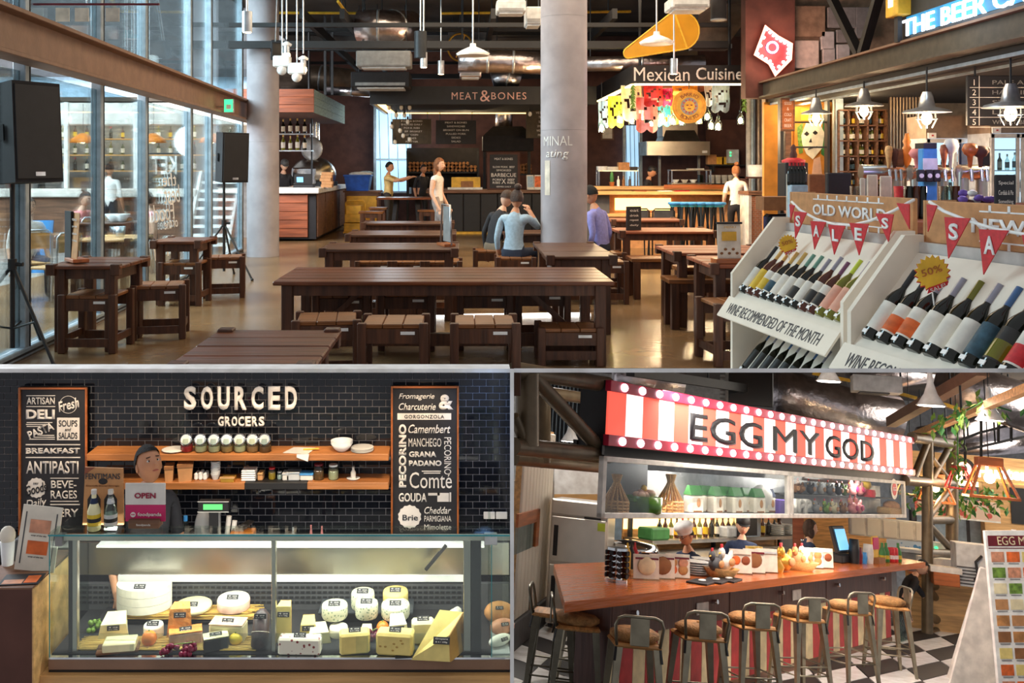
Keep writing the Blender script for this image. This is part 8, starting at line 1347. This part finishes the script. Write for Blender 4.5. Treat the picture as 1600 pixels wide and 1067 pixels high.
# neighbouring booth
bo = slabk('poke_booth', 'pale wooden fascia of the neighbouring booth with glowing name letters', 'booth', 1428, 1640, 716, 752, 20, 'wood_pale', .5, (lambda t, W, Hh: part('light_strip', MB('led').bx(-W, W, -.02, .05, -.12, -.02), t),))
k = 20/FOC; txt('Hunter Poke', 'neon_white', bo, (.75, -.02, .2), 1.65, .24, bold=.03, ext=.03); part('badge', MB('black').cyl((-.33,-.06,.22), (-.33,0,.22), .22, None, 20), bo); part('badge_crest', MB('neon_pink').cyl((-.33,-.075,.22), (-.33,-.06,.22), .14, None, 16), bo); part('badge_face', MB('white').ball((-.33,-.08,.24), .09, (1,.2,.8)), bo)
slabk('picture_band', 'long faded food picture band below the booth fascia', 'picture', 1438, 1554, 783, 811, 19, 'pokebowl', .06, (lambda t, W, Hh: part('frame', MB('offwhite').bx(-W, W, -.01, 0, 0, .03), t),)); slabk('booth_pillar', 'pale wooden pillar with a small black screen at the booth', 'pillar', 1556, 1640, 782, 1010, 18.5, 'wood_pale', .4, (lambda t, W, Hh: part('screen', MB('black').bx(-.05, W, -.02, 0, Hh*.75, Hh*.98), t),)); slabk('booth_cabinet', 'dark vertical panelled cabinet in the neighbouring booth', 'cabinet', 1436, 1560, 811, 900, 19.5, 'grey_dark', .4, (lambda t, W, Hh: [part('panel', MB('steel').bx(-W+.1+i*.33, -W+.36+i*.33, -.02, 0, .05, Hh-.05), t) for i in range(5)],))
slabk('power_box', 'pale switch box with small lights behind the truss tower', 'switch box', 1455, 1480, 850, 870, 17, 'offwhite', .2, (lambda t, W, Hh: part('light', MB('green_glow').ball((-W*.3,-.02,Hh*.6), .03), t),)); slabk('ice_machine', 'grey ice machine with vent grille and cable', 'machine', 1500, 1546, 858, 918, 14, 'grey_light', .5, (lambda t, W, Hh: [part('slat', MB('grey_dark').bx(-W, W*.4, -.01, 0, .03+i*.045, .05+i*.045), t) for i in range(6)], lambda t, W, Hh: part('cable', MB('black').tube([(W*.5,-.03,Hh*.75), (W*.1,-.05,Hh*.6), (W*.2,-.04,Hh*.3), (0,-.03,.1)], .02), t)))
slabk('low_counter', 'low oak counter behind the truss tower', 'counter', 1430, 1525, 915, 1005, 14.4, 'wood_pale', .4, (lambda t, W, Hh: part('top', MB('wood_orange').bx(-W, W, -.03, .43, Hh, Hh+.04), t),)); slabk('carton_tray', 'orange carton with trays on the low oak counter', 'carton', 1462, 1498, 898, 916, 14, 'wood_orange', .3, (lambda t, W, Hh: part('tray', MB('offwhite').bx(-W*1.2, W*1.2, .0, .3, Hh, Hh+.08), t),)); slabk('white_roll', 'white wrapped goods on the low oak counter', 'goods', 1440, 1500, 875, 893, 14.6, 'offwhite', .3, (lambda t, W, Hh: part('wrap', MB('pink').bx(-W, W*.2, -.02, 0, 0, Hh*.4), t),))
# lanterns, plants
def lantern(label, px, py, y, s, mat):
    p_ = CY(px, py, y); t = TK('wooden_lantern', label, 'lamp', p_); w0, w1, h_ = .16*s, .3*s, .42*s; part('cap', MB(mat).bx(-w0, w0, -w0, w0, h_, h_+.12*s, .01), t)
    for sx in (-1, 1):
        for sy in (-1, 1): part('strut', MB(mat).bar((sx*w0*.9, sy*w0*.9, h_), (sx*w1, sy*w1, 0), .03*s), t)
    for sx in (-1, 1): part('foot_rail', MB(mat).bar((sx*w1, -w1, 0), (sx*w1, w1, 0), .035*s), t); part('foot_rail', MB(mat).bar((-w1, sx*w1, 0), (w1, sx*w1, 0), .035*s), t)
    part('bulb', MB('bulb').ball((0,0,h_*.62), .075*s), t); part('cord', MB('black').cyl((0,0,h_+.1), (0,0,max(h_+.12, head_room(p_, 2.6))), .008, None, 5), t); lamp('lantern_light', (0,0,h_*.3), 18, (1, .72, .4), .08, t)
lantern('large orange wooden lantern glowing before the booth', 1548, 777, 13.5, 1.0, 'wood_orange'); lantern('orange wooden lantern glowing behind the truss tower', 1463, 784, 15.5, .8, 'wood_orange'); lantern('small red lantern at the booth edge', 1500, 763, 15, .62, 'red'); lantern('pale lantern glowing beside the display shelf', 1425, 773, 18, .85, 'wood_pale')
lf2 = MB('leaf').add([(0,0,0), (.05,-.02,-.01), (.1,0,-.05), (.05,.03,-.02)], [(0,1,2,3)], False, False).mesh('leaf'); lf3 = MB('green').add([(0,0,0), (.05,-.02,-.01), (.1,0,-.05), (.05,.03,-.02)], [(0,1,2,3)], False, False).mesh('leaf')
def foliage(label, pts, y, n, s, sp=.18):
    p0 = CY(*pts[0], y); t = TK('hanging_ivy', label, 'plant', p0); Bi = (Matrix.Translation(p0) @ RK.to_4x4()).inverted(); q = [Bi @ CY(*p_, y) for p_ in pts]; part('vine', MB('green').tube(q, .012, 5), t)
    for i in range(n):
        u_ = rnd.uniform(0, len(q)-1.001); j = int(u_); c = q[j].lerp(q[j+1], u_-j)+V((rnd.uniform(-sp,sp), rnd.uniform(-sp,sp), rnd.uniform(-sp,sp*.4))); part('leaf', lf2 if i % 3 else lf3, t, Matrix.Translation(c) @ Euler((rnd.uniform(0,6), rnd.uniform(0,6), rnd.uniform(0,6))).to_matrix().to_4x4() @ Matrix.Scale(s, 4))
foliage('dense ivy hanging below the booth fascia', [(1432, 776), (1470, 766), (1515, 778), (1560, 772)], 17, 230, 1.5, .28); foliage('thin dark vine winding along the pale ceiling beam', [(1455, 668), (1500, 646), (1535, 628), (1580, 642)], 12.5, 60, 1.3, .12); foliage('thin ivy strand hanging beside the red lantern', [(1497, 640), (1496, 700), (1498, 752)], 14.8, 50, 1.0, .1)
# ceiling of the stall room
def cduct(label, pts, y, r, mat='foil', name='duct'):
    p0 = CY(*pts[0], y); t = TK(name, label, 'duct', p0); Bi = (Matrix.Translation(p0) @ RK.to_4x4()).inverted(); part('hose', MB(mat).tube([Bi @ CY(*p_[:2], y+(p_[2] if len(p_) > 2 else 0)) for p_ in pts], r, 18), t); part('strap', MB('steel_dark').cyl((0,0,r), (0,0,max(r+.05, head_room(p0, r+1.2))), .015, None, 6), t)
cduct('foil duct above the left end of the marquee sign', [(960, 588), (1010, 590), (1065, 600)], 17, .3); cduct('wide foil duct behind the right of the marquee sign', [(1205, 604), (1255, 622), (1320, 640), (1400, 655)], 19, .45); cduct('large foil duct in the far ceiling corner', [(1478, 600), (1530, 612), (1610, 640)], 17, .42); cduct('foil duct over the pale beam', [(1330, 596), (1400, 583), (1450, 575)], 20, .3); cduct('foil duct above the booth fascia', [(1440, 690), (1520, 676), (1610, 655)], 23, .35); cduct('narrow foil duct between the grid frames', [(1480, 705), (1560, 700), (1620, 694)], 22, .16)
slabk('ceiling_cassette', 'square air outlet unit in the stall ceiling', 'air conditioner', 1337, 1406, 588, 612, 14, 'grey_light', .5, (lambda t, W, Hh: part('grille', MB('grey_dark').bx(-W*.7, W*.5, .05, .45, -.02, 0), t),)); slabk('dark_duct_box', 'dark glossy duct box above the marquee sign', 'duct', 1137, 1205, 584, 634, 17, 'black_gloss', .8, (lambda t, W, Hh: part('flange', MB('grey').bx(-W*1.03, -W*.9, -.03, .3, 0, Hh), t),)); slabk('white_duct_box', 'pale louvre box between ducts above the sign', 'duct', 1125, 1137, 588, 624, 17.5, 'grey_light', .5, (lambda t, W, Hh: [part('louvre', MB('grey').bx(-W, W, -.02, 0, Hh*i/6, Hh*i/6+.03), t) for i in range(6)],))
def cbeam(label, a, b, ya, yb, w_, mat, name='ceiling_beam', cat='beam'):
    p0 = CY(*a, ya); t = TK(name, label, cat, p0); Bi = (Matrix.Translation(p0) @ RK.to_4x4()).inverted(); q = Bi @ CY(*b, yb); part('bar', MB(mat).bar((0,0,0), q, w_, None, (0,0,1)), t); part('hanger', MB('steel_dark').cyl(q*.5, q*.5+V((0,0,head_room((p0+CY(*b, yb))/2, .9))), .015, None, 6), t)
cbeam('brown steel beam crossing the stall ceiling', (1392, 660), (1535, 578), 17, 13, .16, 'beam_brown'); cbeam('pale cable tray running along the stall ceiling', (1425, 682), (1615, 603), 16, 11, .1, 'wood_pale'); cbeam('yellow pipe beside the ceiling cassette', (1384, 609), (1432, 622), 16, 16, .05, 'yellow', 'gas_pipe', 'pipe'); cbeam('yellow pipe between the cone pendants', (1464, 628), (1508, 642), 16, 16, .05, 'yellow', 'gas_pipe', 'pipe'); cbeam('yellow pipe right of the far pendant', (1540, 650), (1600, 668), 18, 18, .05, 'yellow', 'gas_pipe', 'pipe'); cbeam('yellow pipe above the marquee sign', (1270, 583), (1335, 596), 16, 16, .05, 'yellow', 'gas_pipe', 'pipe'); cbeam('dark beam above the left part of the marquee sign', (985, 580), (1200, 612), 14, 18, .14, 'black'); cbeam('dark beam behind the marquee sign top', (1200, 640), (1340, 660), 19, 22, .12, 'black')
for i, (x0, y0, x1, y1) in enumerate(((1495, 690, 1530, 676), (1530, 676, 1594, 660), (1508, 695, 1508, 725), (1533, 640, 1533, 716), (1560, 650, 1560, 690), (1580, 640, 1580, 690), (1500, 705, 1610, 680))): cbeam('thin black grid bar hanging above the booth', (x0, y0), (x1, y1), 17, 17, .04, 'black', 'grid_bar', 'bar'); 
for o in [o for o in bpy.data.objects if o.name.startswith('grid_bar')]: o['group'] = 'grid bars above the booth'
def cone(label, px, py, y, s):
    p_ = CY(px, py, y); t = TK('cone_pendant', label, 'lamp', p_); part('shade', MB('white_gloss').lathe([(.2*s, 0), (.17*s, .03*s), (.09*s, .16*s), (.045*s, .3*s), (.03*s, .48*s)], n=20), t); part('diffuser', MB('bulb_white').cyl((0,0,-.004), (0,0,.01), .17*s, None, 20), t); part('cord', MB('black').cyl((0,0,.48*s), (0,0,max(.5*s, head_room(p_, 2.2))), .006, None, 5), t)
cone('trumpet-shaped white pendant over the counter end', 1455, 634, 12, .9); cone('trumpet-shaped white pendant before the grid bars', 1547, 657, 12.5, .9); cone('trumpet-shaped white pendant left of the marquee sign', 891, 690, 15, .8); cone('small white pendant behind the left roof truss', 858, 633, 16, .6); cone('white drum pendant at the ceiling above the sign', 1295, 596, 12, .8)
# facade seen behind the left truss
t = slabk('ribbed_facade', 'dark ribbed wall cladding behind the left roof truss', 'facade', 853, 950, 607, 722, 20, 'steel_dark', .2, (lambda t, W, Hh: [part('rib', MB('beam_brown' if i > 8 else 'steel').bx(-W+2*W*i/16+.02, -W+2*W*(i+.45)/16, -.05, 0, 0, Hh*(1 if i not in (6, 7) else .98)), t) for i in range(16)], lambda t, W, Hh: part('brace', MB('offwhite').bar((W*.15,-.08,Hh*.85), (W*.6,-.08,Hh*.3), .1), t)))
ST('trim_16', MB('white').hexa(corners(800, 866, 590, 800, 22), corners(800, 866, 590, 800, 22.2)))
# leaning menu boards on the right
def quadboard(name, label, cat, c, y0, y1, mat, th=.05, kids=None):
    q = [CY(*c[0], y0), CY(*c[1], y0), CY(*c[2], y1), CY(*c[3], y1)]; b0 = q[3]; t = TK(name, label, cat, b0); Bi = (Matrix.Translation(b0) @ RK.to_4x4()).inverted(); v = [Bi @ p_ for p_ in q]; nn = (v[1]-v[0]).cross(v[3]-v[0]).normalized()
    if nn.y < 0: nn = -nn
    part('panel', MB(mat).hexa(v, [p_+nn*th for p_ in v]), t); part('prop', MB('offwhite').bar((v[0]+v[1])/2+nn*th, (v[2]+v[3])/2+nn*.6, .05), t)
    if kids: kids(t, v, nn)
    return t
def menu_kids(t, v, nn):
    bl_ = lambda a, b: (v[0]*(1-a)+v[1]*a)*(1-b)+(v[3]*(1-a)+v[2]*a)*b
    def patch(nm, a0, a1, b0, b1, mt, off=.004): part(nm, MB(mt).hexa([bl_(a0,b0)-nn*off, bl_(a1,b0)-nn*off, bl_(a1,b1)-nn*off, bl_(a0,b1)-nn*off], [bl_(a0,b0)-nn*.001, bl_(a1,b0)-nn*.001, bl_(a1,b1)-nn*.001, bl_(a0,b1)-nn*.001]), t)
    patch('heading', .03, 1, .03, .095, 'dark_red'); patch('heading_rule', .03, 1, .105, .11, 'dark_red')
    xv = (v[1]-v[0]).normalized(); yv = (v[0]-v[3]); yv = (yv-xv*yv.dot(xv)).normalized(); Mt = Matrix((xv, yv, xv.cross(yv))).transposed().to_4x4(); part('lettering', textmesh('EGG MY GOD', 'cream', .62, .085, bold=.01), t, Matrix.Translation(bl_(.62, .062)-nn*.006) @ Mt)
    cols = ('ham', 'kraft', 'cheese_yellow', 'leaf', 'bread', 'label_orange', 'cream', 'kraft_dark')
    for r in range(9):
        for c in range(4): patch('food_photo', .06+c*.24, .26+c*.24, .13+r*.095, .13+r*.095+.062, cols[(r*3+c*5) % 8]); patch('caption', .08+c*.24, .24+c*.24, .13+r*.095+.068, .13+r*.095+.074, 'grey')
quadboard('menu_board', 'tall leaning EGG MY GOD menu board with rows of food photos', 'board', [(1539, 829), (1640, 829), (1660, 1095), (1563, 1095)], 10.4, 9.9, 'food_print', .05, menu_kids); quadboard('plain_board', 'blank white leaning board behind the photo menu board', 'board', [(1532, 888), (1546, 888), (1566, 1085), (1480, 1085)], 10.9, 10.5, 'offwhite', .04)
# lights of the stall room
area('stall_ceiling_light', (3.3, 9.4, -.3), CW(10.5, 4.6, -1.5), 4, .3, 75, (1, .93, .82)); area('kitchen_light', CW(13.5, 6.3, -.1), CW(13.5, 7, -2), 6, .8, 60, (1, .9, .75)); area('market_light', CW(22, 4, 1.9), CW(21, 6, -1), 8, 5, 420, (1, .92, .8))
area('left_passage_light', CW(10, 8.0, 1.25), CW(9.5, 7, -2), 2, 2, 120, (1, .95, .88))
finish_people()
